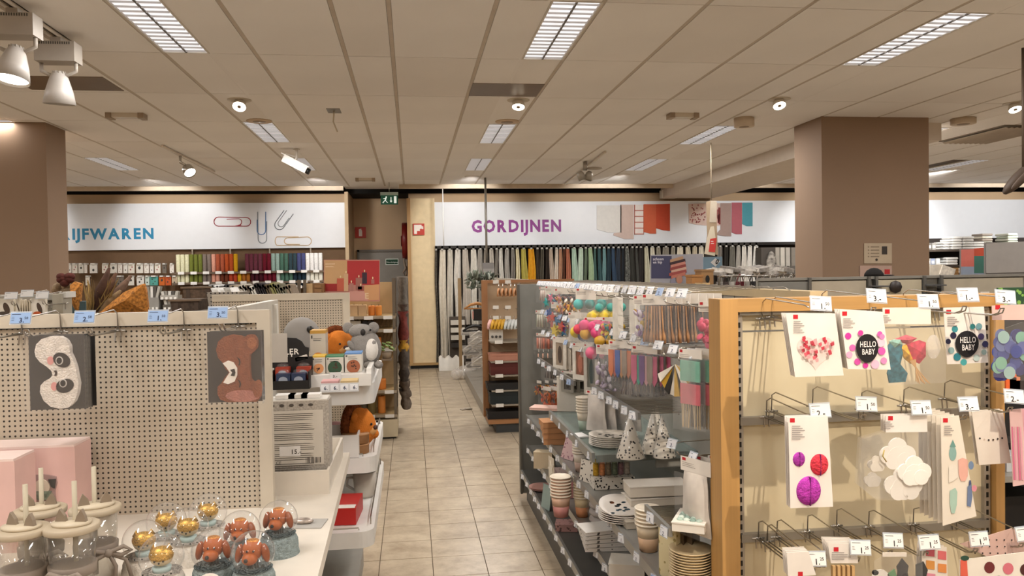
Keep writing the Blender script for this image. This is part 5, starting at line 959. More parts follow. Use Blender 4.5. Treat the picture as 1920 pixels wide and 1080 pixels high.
for px, py in ((-8, 557), (28, 553), (58, 549), (86, 552)):
    p = P(px, py, Y=LY-.2); h = link('hook', hk2, LU, (p.x-xr_, 0, p.z-.052)); link('price_tag', price_tag_mesh('', .055, .03, 'd9d8d6'), h, (0, -.24, .05), (R(-20), 0, 0))
for i, (a, b, col, motif, lab) in enumerate(((-10, 26, 'd9d2c4', '4a4038', 'white card with a dark insect picture at the far left'), (29, 38, 'd6cfc0', '5f7a3c', 'white card with a green dinosaur picture on the grey unit'), (57, 85, 'dcd6ca', 'b5562a', 'white card with an orange horse picture on the grey unit'))):
    for k in range(3):
        Yc = LY-.21+k*.03; p, q = P(a+k*2, 560, Y=Yc), P(b+k*2, 596, Y=Yc); t = thing('picture_card', lab+(', front one' if k == 0 else ', second behind' if k == 1 else ', third behind'), 'card', (p.x, Yc, q.z)); Wc, H = q.x-p.x, p.z-q.z
        mb = MB(); mb.b2((0, 0, 0), (Wc, .004, H)); mb.build('card', mat(col), t)
        if k == 0:
            mb = MB(); mb.disc(Wc*.62, H*.5, Wc*.16, H*.3, -.001, 0, 14, .3); mb.disc(Wc*.45, H*.22, Wc*.3, H*.12, -.0012, 1, 14); mb.build('picture', [mat('4a3a2e'), mat(motif)], t)
for k in range(5):
    p, q = P(40+k*4.5, 562, Y=LY-.2), P(43+k*4.5, 592, Y=LY-.2); mb = MB(); mb.b2((0, 0, 0), (.004, .08, p.z-q.z)); tag(mb.build('picture_card', mat('cfc4b0'), None, (p.x, LY-.22, q.z)), 'card seen edge-on between dinosaur and horse cards, %s' % ['leftmost', 'second', 'middle', 'fourth', 'rightmost'][k], 'card')
FY = 5.1
BQ = thing('dried_flower_bucket', 'bucket of dried grasses and orange netting behind the front peg panel', 'dried flowers', (P(185, 590, Y=FY).x, FY, 0)); bx, bz = BQ.location.x, P(185, 590, Y=FY).z
mb = MB(); mb.lathe([(0, bz-.5), (.14, bz-.5), (.18, bz), (.17, bz), (.13, bz-.48)], 20); mb.build('bucket', mat('5a666a', .5), BQ)
mb = MB(); mb.b2((-.3, -.2, 0), (.3, .2, bz-.5)); mb.build('stand', mat('4f5a5c', .6), BQ)
for k, (x0, x1, y1, c) in enumerate(((172, 205, 502, '4a3226'), (176, 218, 512, '5a3e2c'), (182, 246, 517, '6b5242'), (186, 236, 532, '7a6248'), (168, 192, 540, '6f5638'), (178, 226, 545, '80684a'), (190, 240, 526, '5d4636'), (174, 198, 520, '8a6a40'), (186, 214, 535, '6d5136'), (170, 178, 548, '7d6238'))):
    a, b = P(x0, 600, Y=FY), P(x1, y1, Y=FY-.05+.02*(k % 5)); m = (a*.45+b*.55); mb = MB(); mb.tube([a-BQ.location, m-BQ.location, b-BQ.location], [.01, .036, .008], 7); mb.build('grass_plume', mat(c, 1, 0, .3, 30), BQ)
for k in range(46):
    x0 = 160+random.random()*30; x1 = x0-10+random.random()*55; y1 = 515+random.random()*45; a, b = P(x0, 600, Y=FY), P(x1, y1, Y=FY+random.uniform(-.1, .1)); mb = MB(); mb.tube([a-BQ.location, (a*.5+b*.5)-BQ.location+Vector((.01, 0, .01)), b-BQ.location], [.003, .005, .002], 4); mb.build('dry_stem', mat(['8a6f42', '6d5430', '9a7c48'][k % 3], .9), BQ)
NET = mat('9c6426', .9, 0, .6, 70)
def net(pts, nm_, lab, Y, col=None):
    q = [P(x, y, Y=Y)-BQ.location for x, y in pts]; c = sum(q, Vector())/len(q); mb = MB(); n = len(q)
    vs = [v for v in q]+[c+Vector((0, -.06, 0))]+[v+Vector((0, .03, 0)) for v in q]; mb.add(vs, [(i, (i+1) % n, n) for i in range(n)]+[((i+1) % n, i, n+1+i, n+1+(i+1) % n) for i in range(n)]); ob = mb.build(nm_, col or NET, BQ); ob['label'] = lab
net([(180, 592), (205, 570), (232, 548), (262, 534), (270, 532), (274, 548), (278, 586), (230, 592)], 'orange_netting', 'orange mesh wrap', FY-.12); net([(130, 560), (131, 535), (140, 528), (152, 532), (150, 560), (148, 585), (140, 580)], 'orange_netting', 'orange mesh wrap at the left', FY+.1)
for k in range(9): p = P(114+random.random()*20, 518+random.random()*14, Y=FY+.15)-BQ.location; mb = MB(); mb.sphere(p, .03, 0, 8, (1, 1, .8)); mb.build('dark_red_flower', mat('4a2018', .95, 0, .3, 60), BQ)
for k in range(6): p = P(100+random.random()*28, 535+random.random()*14, Y=FY+.2)-BQ.location; mb = MB(); mb.sphere(p, .035, 0, 8, (1, 1, .8)); mb.build('pale_flower', mat(['7a6248', '8f7a60'][k % 2], .95, 0, .3, 60), BQ)
mb = MB(); a, b = P(122, 592, Y=FY+.1)-BQ.location, P(160, 565, Y=FY+.1)-BQ.location; mb.b2((a.x, .1, a.z-.3), (b.x, .2, b.z)); mb.build('teal_crate', mat('3f5254'), BQ)
# ================================================================== far rack with hangers, right of the aisle
GY = 8.3
xl = P(906, 700, Y=GY).x; zt = P(940, 525, Y=GY).z
HR = thing('hanger_rack', 'wood framed shelving with clothes hangers and dark boxes beside the aisle', 'shelving', (xl, GY, 0)); W = 1.0
WD = wood('a5744a', 'Z'); WDX = wood('a5744a', 'X')
mb = MB(); mb.b2((0, 0, .12), (.06, .07, zt)); mb.build('front_post', WD, HR)
mb = MB(); mb.b2((.06, 0, zt-.03), (W, .05, zt)); mb.build('top_rail', WDX, HR)
mb = MB(); mb.b2((.06, .06, .1), (W, .08, zt-.03)); mb.build('back_panel', mat('bda588', .6), HR)
z0_ = P(940, 788, Y=GY-.1).z
mb = MB(); mb.b2((.02, -.3, z0_), (W, .06, z0_+.04)); mb.build('wood_deck', WDX, HR); mb = MB(); mb.b2((.1, -.28, 0), (W, .06, z0_)); mb.build('plinth', mat('3a3c3c', .5), HR)
mb = MB(); mb.b2((.5, .08, .1), (.54, 4.3, zt)); mb.build('spine', mat('a89f90', .5), HR); mb = MB(); mb.b2((.06, .08, .0), (.5, 4.3, .12)); mb.build('base_deck', mat('8a8378', .45), HR)
mb = MB(); mb.b2((.0, 4.3, .0), (.05, 4.36, zt)); mb.build('rear_post', wood('8f7450'), HR)
sh = {}
for y in (640, 677, 703, 731, 758):
    z = P(940, y, Y=GY-.25).z; sh[y] = z; mb = MB(); mb.b2((.06, -.28, z-.015), (W, .06, z)); mb.build('shelf_board', mat('a39a8c', .35, .3), HR)
    mb = MB(); mb.b2((.1, -.292, z-.022), (.18, -.281, z+.012)); mb.build('price_strip', mat('e6e2da'), HR); 
for y in (533, 579, 598):
    for k in range(3):
        p = P(925+k*22, y, Y=GY); mb = MB(); mb.tube([(p.x-xl, .06, p.z), (p.x-xl, -.24, p.z), (p.x-xl, -.25, p.z+.02)], .005, 4); h = mb.build('hook', WIRE, HR)
        if k < 2: mb = MB(); mb.b2((p.x-xl-.03, -.256, p.z+.01), (p.x-xl+.03, -.252, p.z+.045)); mb.build('price_tag', mat('e8e4dc'), h)
def rackbox(px0, px1, y, pyt, col, lab, dp=.2):
    z = sh.get(y, z0_+.04); a = P(px0, y, Y=GY-.24); b = P(px1, y, Y=GY-.24); H = P(px0, pyt, Y=GY-.24).z-z; t = thing('storage_box', lab, 'box', (a.x, GY-.25, z+.001))
    mb = MB(); mb.b2((0, 0, 0), (b.x-a.x, dp, H*.72)); mb.build('body', mat(col, .5), t); mb = MB(); mb.b2((-.006, -.006, H*.72), (b.x-a.x+.006, dp+.006, H)); mb.build('lid', mat(col, .45), t)
rackbox(919, 976, 677, 664, 'b9826c', 'salmon pink flat box on the hanger rack'); rackbox(920, 976, 703, 681, '5a2420', 'dark red lidded box on the hanger rack'); rackbox(914, 974, 731, 719, '242424', 'flat black box with amber edge on the hanger rack'); rackbox(919, 978, 758, 735, '20282a', 'black green box on the hanger rack'); rackbox(915, 978, 788, 772, '1e1c1c', 'flat black box on the bottom of the hanger rack')
z = sh[640]; t = thing('hook_card', 'small pale card with three wall hooks on the rack shelf', 'card', (P(918, 640, Y=GY-.2).x, GY-.2, z+.001)); mb = MB(); mb.b2((0, 0, 0), (.14, .02, .13)); mb.build('card', mat('cfc8bc'), t)
for k in range(3): mb = MB(); mb.sphere((.03+k*.04, -.008, .045), .014, 0, 8, k=6); mb.build('hook_knob', DGREY, t)
def hanger(px, py, col, lab, w_=.36, rz=90, Y=GY-.15, grp=None, thick=.011):
    p = P(px, py, Y=Y); t = thing('clothes_hanger', lab, 'hanger', p, R(rz), grp); mb = MB(); mb.tube([(-w_/2, 0, -.06), (-w_*.25, 0, -.01), (0, 0, .01), (w_*.25, 0, -.01), (w_/2, 0, -.06)], [thick*.6, thick, thick*1.2, thick, thick*.6], 6); mb.build('shoulder', mat(col, .5), t)
    mb = MB(); mb.tube([(0, 0, .01), (0, 0, .045), (.02, 0, .065), (.035, 0, .05)], .0025, 4); mb.build('hook', WIRE, t); mb = MB(); mb.tube([(-w_/2, 0, -.06), (w_/2, 0, -.06)], thick*.5, 5); mb.build('bar', mat(col, .5), t)
for k in range(6): hanger(935+k*7.5, 544, 'b07848', 'light wooden hanger in the top row of the rack', .2, 75, GY-.14, 'wooden hangers on the rack')
for k in range(10):
    c, n_ = ('d8a8a0', 'pale pink') if k < 1 else ('cc9a22', 'yellow') if k < 5 else ('c9ccc8', 'pale grey'); hanger(920+k*6.2, 604, c, n_+' padded hanger in the second row of the rack', .24, 70, GY-.15, n_+' hangers on the rack', .02)
# left side of the far rack
for k, (px, py, c, lab, kind) in enumerate(((894, 570, 'a8743e', 'big light wooden coat hanger on the aisle side of the rack', 'h'), (890, 612, '1f1c1a', 'black coat hanger on the aisle side of the rack', 'h'))): hanger(px, py, c, lab, .34, 5, P(px, py, X=xl+.12).y, None, .02)
p, q = P(888, 580, Y=9.6), P(905, 601, Y=9.6); t = thing('black_pouch', 'black pouch hanging between the two big hangers', 'pouch', (p.x, 9.6, q.z)); mb = MB(); mb.b2((0, 0, 0), (q.x-p.x, .08, p.z-q.z)); mb.build('body', mat('241f1d'), t); mb = MB(); mb.b2((-.012, -.003, .02), (0, .08, (p.z-q.z)*.8)); mb.build('pink_edge', mat('c98f84'), t)
for k in range(12):
    px, py = 880+random.random()*24, 622+k*6.2; c, n_ = [('9a958c', 'grey'), ('c4bfb6', 'clear white'), ('55504a', 'dark'), ('b4aea4', 'silver')][k % 4]
    p = P(px, py, X=xl+.1+.05*(k % 3)); t = thing('hanger_pack', '%s plastic wrapped hanger set on the aisle side, %s' % (n_, ['topmost', 'second from top', 'third from top', 'fourth from top', 'upper middle', 'just above the middle', 'in the middle', 'just below the middle', 'lower middle', 'third from below', 'second from below', 'lowest'][k]), 'hanger pack', p, R(20)); mb = MB(); mb.tube([(-.12, 0, -.02), (-.04, 0, .03), (0, 0, .05), (.05, 0, .03), (.1, 0, -.02), (-.12, 0, -.02)], .014, 6); mb.build('hangers', mat(c, .5), t); mb = MB(); mb.box((0, 0, 0), (.26, .05, .1)); mb.build('wrap', HAZY, t); mb = MB(); mb.tube([(p.x-xl, p.y-GY, p.z+.055), (.5, p.y-GY, p.z+.055)], .005, 4); mb.build('hook', WIRE, HR)
# leafy garlands on top
t = thing('leaf_garland', 'grey green artificial leaf garland on top of the far rack', 'garland', (P(905, 525, Y=9.3).x, 9.3, zt))
for k in range(70):
    p = P(876+random.random()*56, 512+random.random()*30-(.0), Y=9.3+random.uniform(-.2, .2))-t.location
    if p.z < -.12: p.z *= .4
    mb = MB(); mb.sphere(p, .04, 0, 6, (1.4, .6, .2), (random.random(), random.random()*2, random.random()*6), 4); mb.build('leaf', mat(['4f5648', '6a6f60', '3d4238', '7d8074'][k % 4], .7), t)
mb = MB(); mb.tube([(-.2, 0, 0), (0, 0, .02), (.2, 0, .06)], .01, 5); mb.build('stem', mat('4a4438'), t)
p, q = P(905, 493, Y=12.33), P(926, 511, Y=12.33); t = thing('grey_sample_box', 'grey sample box on the foot of the thin ceiling pole', 'box', (p.x, 12.3, q.z)); mb = MB(); mb.b2((0, 0, 0), (q.x-p.x, .1, p.z-q.z)); mb.build('body', mat('6f6b68', .6), t); mb = MB(); mb.b2((0, -.004, 0), (q.x-p.x, 0, (p.z-q.z)*.4)); mb.build('lower_stripe', mat('85817c', .6), t)
p = P(882, 868 if False else 769, Z=0); mb = MB(); mb.b2((-.07, -.03, 0), (.07, .03, .012)); mb.b2((-.02, -.05, .012), (.05, .0, .02)); tag(mb.build('litter_card', mat('a49a8c'), None, (P(874, 768, Z=0).x, P(874, 768, Z=0).y, 0), (0, 0, .4)), 'small crumpled paper lying on the aisle floor', 'litter')
# ================================================================== long grey gondola along the aisle
X0, XS_, Y0, Y5 = .80, 1.27, 2.36, 5.6
GM = mat('a8a59c', .45, .05); GL = mat('96948e', .35, .3); zt = 1.575
GO = thing('party_gondola', 'long grey metal gondola with hooks and shelves of party goods', 'gondola', (0, 0, 0))
mb = MB(); mb.b2((XS_, Y0, .1), (XS_+.04, Y5, zt-.03)); mb.build('back_panel', GM, GO)
mb = MB(); mb.b2((XS_-.01, Y0, zt-.03), (XS_+.05, Y5, zt)); mb.build('top_rail', mat('c2ad86', .5), GO)
mb = MB(); mb.b2((X0-.03, Y5, .05), (XS_+.05, Y5+.04, P(985, 533, Y=5.6).z)); mb.build('far_end_panel', mat('7b7a74', .45, .1), GO)
mb = MB(); mb.b2((X0-.045, Y5-.015, .05), (X0-.03, Y5+.04, P(985, 533, Y=5.6).z)); mb.build('end_panel_edge', mat('57534c', .4), GO)
def gshelf(z, y0, y1, x0=X0, mt=GL, th=.02, nm_='shelf', lip=True):
    mb = MB(); mb.b2((x0, y0, z-th), (XS_, y1, z)); s = mb.build(nm_, mt, GO)
    if lip: mb = MB(); mb.b2((x0-.014, y0, z-.032), (x0, y1, z+.006)); mb.build('front_rail', mat('8f8e8a', .3, .5), GO)
    return s
gshelf(.22, Y0, Y5, X0-.03, mat('5d5b57', .4, .3), .06, 'base_deck'); mb = MB(); mb.b2((X0, Y0, 0), (XS_, Y5, .16)); mb.build('plinth', DGREY, GO)
gshelf(.42, Y0, 5.5); gshelf(.635, Y0, 5.5)
mb = MB(); mb.b2((X0-.005, 3.4, .815), (XS_, 4.5, .83)); gs = mb.build('glass_shelf', clear('9aa8a2', .55, .05), GO); mb = MB(); mb.b2((X0-.02, 3.4, .8), (X0-.005, 4.5, .842)); mb.build('front_rail', mat('9a9c9a', .25, .6), GO); mb = MB(); mb.b2((X0, 3.392, .8), (XS_-.06, 3.4, .832)); mb.build('glass_edge', mat('6f7470', .3), GO); mb = MB(); mb.b2((X0+.28, 3.41, .76), (XS_, 3.43, .815)); mb.build('bracket', GM, GO)
def wire_shelf(z, y0, y1, x0, n):
    w_ = MB(); w_.tube([(x0, 0, 0), (XS_, 0, 0)], .0028, 4); me = w_.mesh('shelf_wire', WIRE)
    for k in range(n): link('shelf_wire', me, GO, (0, y0+(y1-y0)*(k+.5)/n, z))
    mb = MB(); mb.b2((x0-.012, y0, z-.02), (x0, y1, z+.008)); mb.build('front_rail', mat('8f8e8a', .3, .5), GO)
    for xx in (x0+.15, x0+.34): mb = MB(); mb.tube([(xx, y0, z-.005), (xx, y1, z-.005)], .003, 4); mb.build('cross_wire', WIRE, GO)
wire_shelf(.83, 2.37, 2.63, X0, 20); wire_shelf(1.1, 2.9, 3.7, X0+.06, 26); wire_shelf(1.06, 4.1, 5.3, X0+.06, 30)
# tags on the shelf rails
gt = [price_tag_mesh(a, .04, .028, 'dcdcde', '22314f') for a in ('1.', '2.', '3.')]+[price_tag_mesh('2.', .04, .028, '9fb4d6', '22314f')]
k = 0
for z, y0, y1, x0, st in ((.22, 2.6, 5.5, X0-.03, .17), (.42, 2.6, 5.5, X0, .21), (.635, 2.5, 5.5, X0, .2), (.83, 2.4, 2.6, X0, .16), (.83, 3.45, 4.4, X0, .22), (1.1, 2.95, 3.65, X0+.06, .12), (1.06, 4.2, 5.3, X0+.06, .2)):
    y = y0
    while y < y1:
        link('price_tag', gt[k % 4 if k % 7 == 3 else k % 3], GO, (x0-.02, y, z-.012), (R(-8), 0, R(-70+random.uniform(-8, 8)))); k += 1; y += st*random.uniform(.8, 1.25)
# hooks in rows
HL = hook_mesh(.36)
def hooks(z, y0, y1, st):
    y = y0; 
    while y <= y1+1e-6:
        h = link('hook', HL, GO, (XS_, y, z), (0, 0, R(-90))); link('price_tag', gt[random.choice((0, 1, 2, 0, 1, 2, 3))], h, (0, -.385, .048), (R(-25), 0, R(random.uniform(10, 30)))); y += st
hooks(1.525, 2.5, 5.45, .118); hooks(1.33, 2.44, 5.45, .16); hooks(1.19, 3.9, 5.45, .2)
hooks(1.0, 2.42, 2.62, .2)
# ------------------------------------------------------------------ packs hanging on the gondola
pk_cache = {}
def petal(mb, n, W, H, cols, z0, r=.012, seed=1):
    rg = random.Random(seed)
    for i in range(n): mb.sphere((rg.uniform(-.45, .45)*W, rg.uniform(-.01, .008), z0+rg.uniform(.05, .95)*H), r*rg.uniform(.7, 1.4), rg.randrange(cols), 7, (1, .35, 1), (rg.random(), rg.random()*3, 0), 5)
def pack_src(kind, W, H, cols, header=.22):
    """one hanging pack, origin at its hanging hole, front toward -Y"""
    t = thing('hanging_pack', '', 'pack'); ms = [mat(c, .6, 0, .1, 30) for c in cols]; hh = H*header; rg = random.Random(sum(map(ord, kind+str(W)+''.join(cols))))
    if header:
        mb = MB(); mb.b2((-W/2, -.001, -hh+.012), (W/2, .001, .012)); mb.flat([(-W*.44, .0), (-W*.32, .0), (-W*.32, .009), (-W*.44, .009)], -.0016, 1); mb.lines(-W*.44, -.006, W*.5, 3, .0055, -.0016, 2, .0014); mb.build('header_card', [mat('ddd5ca', .55), mat('b3262c'), mat('857c74')], t)
    z1 = -hh+.012; z0 = -H; h_ = z1-z0
    mb = MB(); nmz_ = 'contents'; stuff = False
    if kind == 'sticks':
        for i in range(9): x = (-.42+.84*i/8)*W; mb.tube([(x*.7, 0, z1-.004), (x, 0, z0+.01)], .0035, 5, i % len(ms)); 
        stuff = True
    elif kind == 'candles':
        for i in range(4): x = (-.36+.72*i/3)*W; mb.tube([(x, 0, z0+.006), (x, 0, z1-.012)], .0075, 8, i % len(ms)); mb.tube([(x, 0, z1-.012), (x, 0, z1-.002)], .0015, 4, 0)
        stuff = True
    elif kind == 'cutlery':
        for i in range(7):
            x = (-.4+.8*i/6)*W; mb.tube([(x*.8, .003*(i % 2), z1-.005), (x*.9, 0, z0+h_*.4), (x, 0, z0+h_*.2), (x*1.05, 0, z0+.006)], [.003, .003, .007, .006], 6, i % len(ms))
        stuff = True
    elif kind == 'petals': petal(mb, 42, W, h_*.8, len(ms), z0+h_*.06, .012, len(cols)); stuff = True
    elif kind == 'pompoms':
        for i in range(11): mb.sphere((rg.uniform(-.5, .5)*W, rg.uniform(-.03, .03), z0+rg.uniform(.05, .9)*h_), .028*rg.uniform(.8, 1.15), i % len(ms), 10, (1, 1, 1), None, 8)
        stuff = True
    elif kind == 'stars':
        for i in range(9):
            cx, cz, a0 = rg.uniform(-.4, .4)*W, z0+rg.uniform(.08, .92)*h_, rg.random()*3; pts = [(cx+(.032 if k_ % 2 else .013)*math.cos(a0+k_*math.pi/5), cz+(.032 if k_ % 2 else .013)*math.sin(a0+k_*math.pi/5)) for k_ in range(10)]; y = rg.uniform(-.03, .02); mb.prism(pts, y-.006, y+.004, i % len(ms))
        stuff = True
    elif kind == 'toppers':
        for i in range(6):
            x = (-.38+.76*i/5)*W; mb.prism([(x-.014, z1-.01), (x+.014, z1-.01), (x+.014, z0+h_*.35), (x, z0+h_*.2), (x-.014, z0+h_*.35)], -.006+.003*(i % 2), .0, i % len(ms)); mb.tube([(x, 0, z0+h_*.35), (x*.9, 0, z0+.005)], .0014, 4, len(ms)-1)
        stuff = True
    elif kind == 'frame':
        for a, b in (((-W/2, z0), (-W*.28, z1)), ((W*.28, z0), (W/2, z1)), ((-W*.28, z0), (W*.28, z0+h_*.16)), ((-W*.28, z1-h_*.12), (W*.28, z1))): mb.b2((a[0], -.003, a[1]), (b[0], .003, b[1]), 0)
        mb.flat([(-W*.28, z0+h_*.16), (W*.28, z0+h_*.16), (W*.28, z1-h_*.12), (-W*.28, z1-h_*.12)], .002, 1); mb.disc(0, (z0+z1)/2, W*.16, h_*.28, .001, 2 % len(ms), 12); nmz_ = 'card_frame'; stuff = True
    elif kind == 'box': mb.box((0, 0, (z0+z1)/2), (W, .03, h_), 0); nmz_ = 'carton'
    elif kind == 'fan':
        for i in range(8):
            a0, a1 = R(200+i*17), R(200+(i+1)*17); mb.prism([(0, z1), (H*.8*math.cos(a0)*.7, z1+H*.8*math.sin(a0)), (H*.8*math.cos(a1)*.7, z1+H*.8*math.sin(a1))], -.004+(.008 if i % 2 else 0), .002, i % len(ms))
        nmz_ = 'paper_fan'; stuff = True
    elif kind == 'bag':
        mb.grid(lambda u, v: ((u-.5)*W*(.75+.25*v)*(1+.04*math.sin(v*9)), -.022*math.sin(math.pi*u)*math.sin(math.pi*min(1, v*1.05))-.002, z1-v*h_), 10, 8, 0); mb.grid(lambda u, v: ((u-.5)*W*(.75+.25*v), .012*math.sin(math.pi*u)+.002, z1-v*h_), 6, 4, 0); nmz_ = 'bag'; stuff = True
    elif kind == 'colourcard':
        for i, c in enumerate(cols[:2]): mb.prism([(-W*.42, z1-i*h_*.33-.008), (W*.42, z1-i*h_*.33-.008), (W*.42, z1-(i+1)*h_*.33), (-W*.42, z1-(i+1)*h_*.33)], -.003, .001, i)
        for i in range(9): x = (-.38+.76*i/8)*W; mb.tube([(x, 0, z1-h_*.6), (x*.8+rg.uniform(-.01, .01), 0, z0)], .002, 4, 2)
        stuff = True
    c_ = mb.build(nmz_, ms, t)
    if stuff: c_['kind'] = 'stuff'
    if kind not in ('frame', 'box', 'fan'):
        mb = MB(); mb.b2((-W/2, -.03, z0-.004), (W/2, -.0295, z1)); mb.b2((-W/2, .012, z0-.004), (W/2, .0125, z1)); mb.build('film_bag', FILM, t)
    return t
def stack(kind, px, pyt, pyb, W, cols, n, lab, z=None, dx=.035, Xf=.885, header=.22, cat=None, rz=-62):
    """n packs one behind the other on a hook; the front one seen at pixel px"""
    p = P(px, pyt, X=Xf); q = P(px, pyb, X=Xf); H = p.z-q.z; y = p.y+W/2*0
    key = (kind, W, round(H, 2), tuple(cols)); src = None
    for i in range(n):
        pos = (Xf+dx*i, y, p.z); ang = R(rz+random.uniform(-5, 9))
        lb = lab if n == 1 else lab+(', front one' if i == 0 else ', behind')
        if src is None:
            src = pack_src(kind, W, H, cols, header); src.location = pos; src.rotation_euler = (0, 0, ang); o = src
        else: o = copy_tree(src, pos, ang)
        o['label'] = lb; o['category'] = cat or 'party pack'
        if n > 1: o['group'] = lab
    return src
S = stack
S('candles', 1000, 541, 566, .09, ['c9a49c', 'd8c4bc', '8c6a64'], 4, 'pink candle pack on the farthest top hook')
S('sticks', 1018, 541, 566, .09, ['d6cabc', 'b08a84', 'e0dad0'], 3, 'pale stick pack on the second top hook from the far end')
S('stars', 1034, 540, 612, .14, ['c04a44', '2c4f8a', '3a9a98', 'd8b83a', '9a9ac0', 'c87a90'], 3, 'bright paper star garland pack near the far end', dx=.05)
S('petals', 1053, 545, 590, .12, ['d8a24a', 'e6ddd0', 'c9887c', '2b2a30'], 3, 'gold and pink petal pack left of the pompoms')
S('bag', 1078, 590, 640, .1, ['cfc8bd', 'c9a48c'], 2, 'clear bag below the petal packs')
S('pompoms', 1098, 545, 640, .15, ['d8bc3a', '48b0b0', 'd0485c', '24365e', 'c98a2c', '4fa8a0', 'dcc65a'], 3, 'multicoloured pompom garland in the middle of the top row', dx=.06)
S('box', 1158, 563, 636, .035, ['d9d3c8'], 2, 'slim white carton on the top row right of the pompoms', dx=.075, header=0)
S('petals', 1207, 560, 640, .11, ['8a6a9a', 'c9a83a', 'd6c8d8', 'b58a2a'], 2, 'purple and gold foil pack left of the wooden cutlery')
S('cutlery', 1226, 558, 645, .12, ['a8784e', '8f6038', 'b98a60'], 8, 'wooden cutlery pack in the top row', dx=.03)
S('petals', 1334, 572, 662, .1, ['c43f5e', 'd8607a', 'b02c4c'], 2, 'bright pink petal pack beside the wooden frame', Xf=.99)
S('sticks', 1012, 585, 616, .09, ['b8c0a8', 'd8cfc2', 'a89a8a'], 4, 'pale green stick pack in the second row near the far end')
S('candles', 1014, 628, 655, .09, ['d0806a', 'dcb0a0', 'c98a78'], 5, 'coral candle pack in the third row near the far end')
S('candles', 1004, 657, 681, .08, ['cf8a50', 'd8a890'], 4, 'orange candle pack in the fourth row at the far end')
S('frame', 1049, 636, 694, .13, ['d8d0c4', '9a8a78', '55483e'], 8, 'white framed card pack in a long row of edges', dx=.026, header=.05)
S('frame', 1087, 648, 712, .12, ['dcd6cb', '8a5a48', 'b0705c'], 1, 'white framed pack with a brown bottle picture', header=.12)
S('frame', 1108, 650, 740, .12, ['b5b0a6', '6a6a60', '3f4a48'], 5, 'grey edged pack row behind the brown bottle picture', dx=.028, header=.1)
S('petals', 1138, 652, 752, .13, ['a89aae', 'c9c2cc', '7d7086'], 2, 'lilac foil balloon pack in the second row', header=.18)
S('toppers', 1162, 645, 722, .13, ['d0703a', 'c24a2c', '3a5aa0', 'd89a5a', '9a8a7a'], 4, 'orange and blue animal topper pack', dx=.03, header=.16)
S('toppers', 1208, 655, 738, .13, ['c05a7a', '3a9a84', '6a4a80', 'd8a0a8', '8a7a6a'], 3, 'pink and green topper pack', dx=.03, header=.16)
S('sticks', 1182, 720, 745, .12, ['6a5a54', '8a7c74', '54484a'], 5, 'dark picks pack under the topper packs', dx=.035, header=0)
S('fan', 1266, 690, 765, .1, ['ddd6c8', 'c49a30', '2b2722'], 2, 'white gold and black striped paper fan', header=0, dx=.12)
S('colourcard', 1294, 662, 802, .1, ['7ab09a', 'c96a72', 'c4ac84'], 3, 'mint and coral topped bag of wooden sticks', dx=.03, header=.12)
S('petals', 1006, 716, 740, .1, ['c98a2c', 'b5502c', '5a4a44'], 3, 'orange and brown bag at the far end below the candle packs', dx=.06)
S('petals', 1024, 728, 762, .1, ['d0582c', 'c06a3a'], 3, 'orange bag hanging behind the far end panel', dx=.05)
S('bag', 1118, 738, 808, .13, ['cfc8c0'], 4, 'clear bag with white balloon right of the cup column', dx=.06, header=.1)
S('bag', 1304, 868, 1000, .13, ['d2c8bc'], 3, 'clear hanging bag with orange print beside the wooden post', dx=.05, header=.2)
S('frame', 1001, 570, 590, .07, ['d0c6ba', 'a8988a', '7a6a60'], 5, 'small pale carded pack in the upper far corner', dx=.05)
S('bag', 1044, 592, 628, .09, ['bdb6aa'], 3, 'clear crinkled bag under the star garlands', dx=.05)
S('stars', 1046, 570, 625, .12, ['d8c050', 'c85a50', '4a86b0', '7a4a80'], 2, 'second bright star garland below the first', dx=.06)
S('pompoms', 1112, 600, 668, .12, ['d0487a', '2c3c6a', 'd0a030', 'd86a8a'], 2, 'pink and navy pompom string hanging lower', dx=.06, header=.06)
S('frame', 1064, 700, 735, .1, ['8f8a80', '5a5550', '403c38'], 6, 'dark carded pack on the lower far hooks', dx=.04)
S('sticks', 1030, 690, 712, .1, ['55504a', '8a847a', '6a6058'], 5, 'dark stick pack on the lower far hooks', dx=.05)
S('petals', 1142, 600, 636, .09, ['d0b03a', '3a8a90', 'c04a50'], 2, 'small mixed pompom bag left of the white cartons')
S('toppers', 1300, 690, 770, .1, ['e0d8ca', 'c49a30', '2b2722'], 2, 'gold and white cone pack behind the stick bags', Xf=1.02)
S('sticks', 1240, 690, 730, .09, ['cfc6ba', 'a89a8c'], 2, 'pale straw pack right of the topper packs', Xf=.95)
# ------------------------------------------------------------------ things standing on the shelves
def at_shelf(px, py, z): p = P(px, py, Z=z); return p
def cups(px, py, z, r, n, H, cols, lab, name='paper_cup', Xo=None):
    p = P(px, py, Z=z); 
    for i in range(n):
        mb_key = ('cup', r, H, cols)
        if mb_key not in pk_cache:
            mb = MB(); mb.lathe([(0, .002), (r*.72, .002), (r*.72, 0), (r*.86, H*.5), (r, H-.002), (r*1.05, H), (r*.97, H-.003), (r*.7, .006), (0, .006)], 18); pk_cache[mb_key] = mb
        mb = MB(); mb.lathe([(0, .002), (r*.72, 0), (r*.86, H*.5)], 18, 1); mb.lathe([(r*.86, H*.5), (r, H-.002), (r*.97, H-.003), (r*.7, .008)], 18, 0); mb.lathe([(r, H-.006), (r*1.09, H-.005), (r*1.1, H-.001), (r*1.04, H+.001), (r*.98, H-.002)], 18, 2)
        tag(mb.build(name, [mat(cols[0], .5), mat(cols[1], .5), mat('ddd2c0', .5)], None, (p.x, p.y, z+.002+i*H*.14)), lab+(', lowest of the stack' if i == 0 else ', nested in the stack'), 'cup', lab)
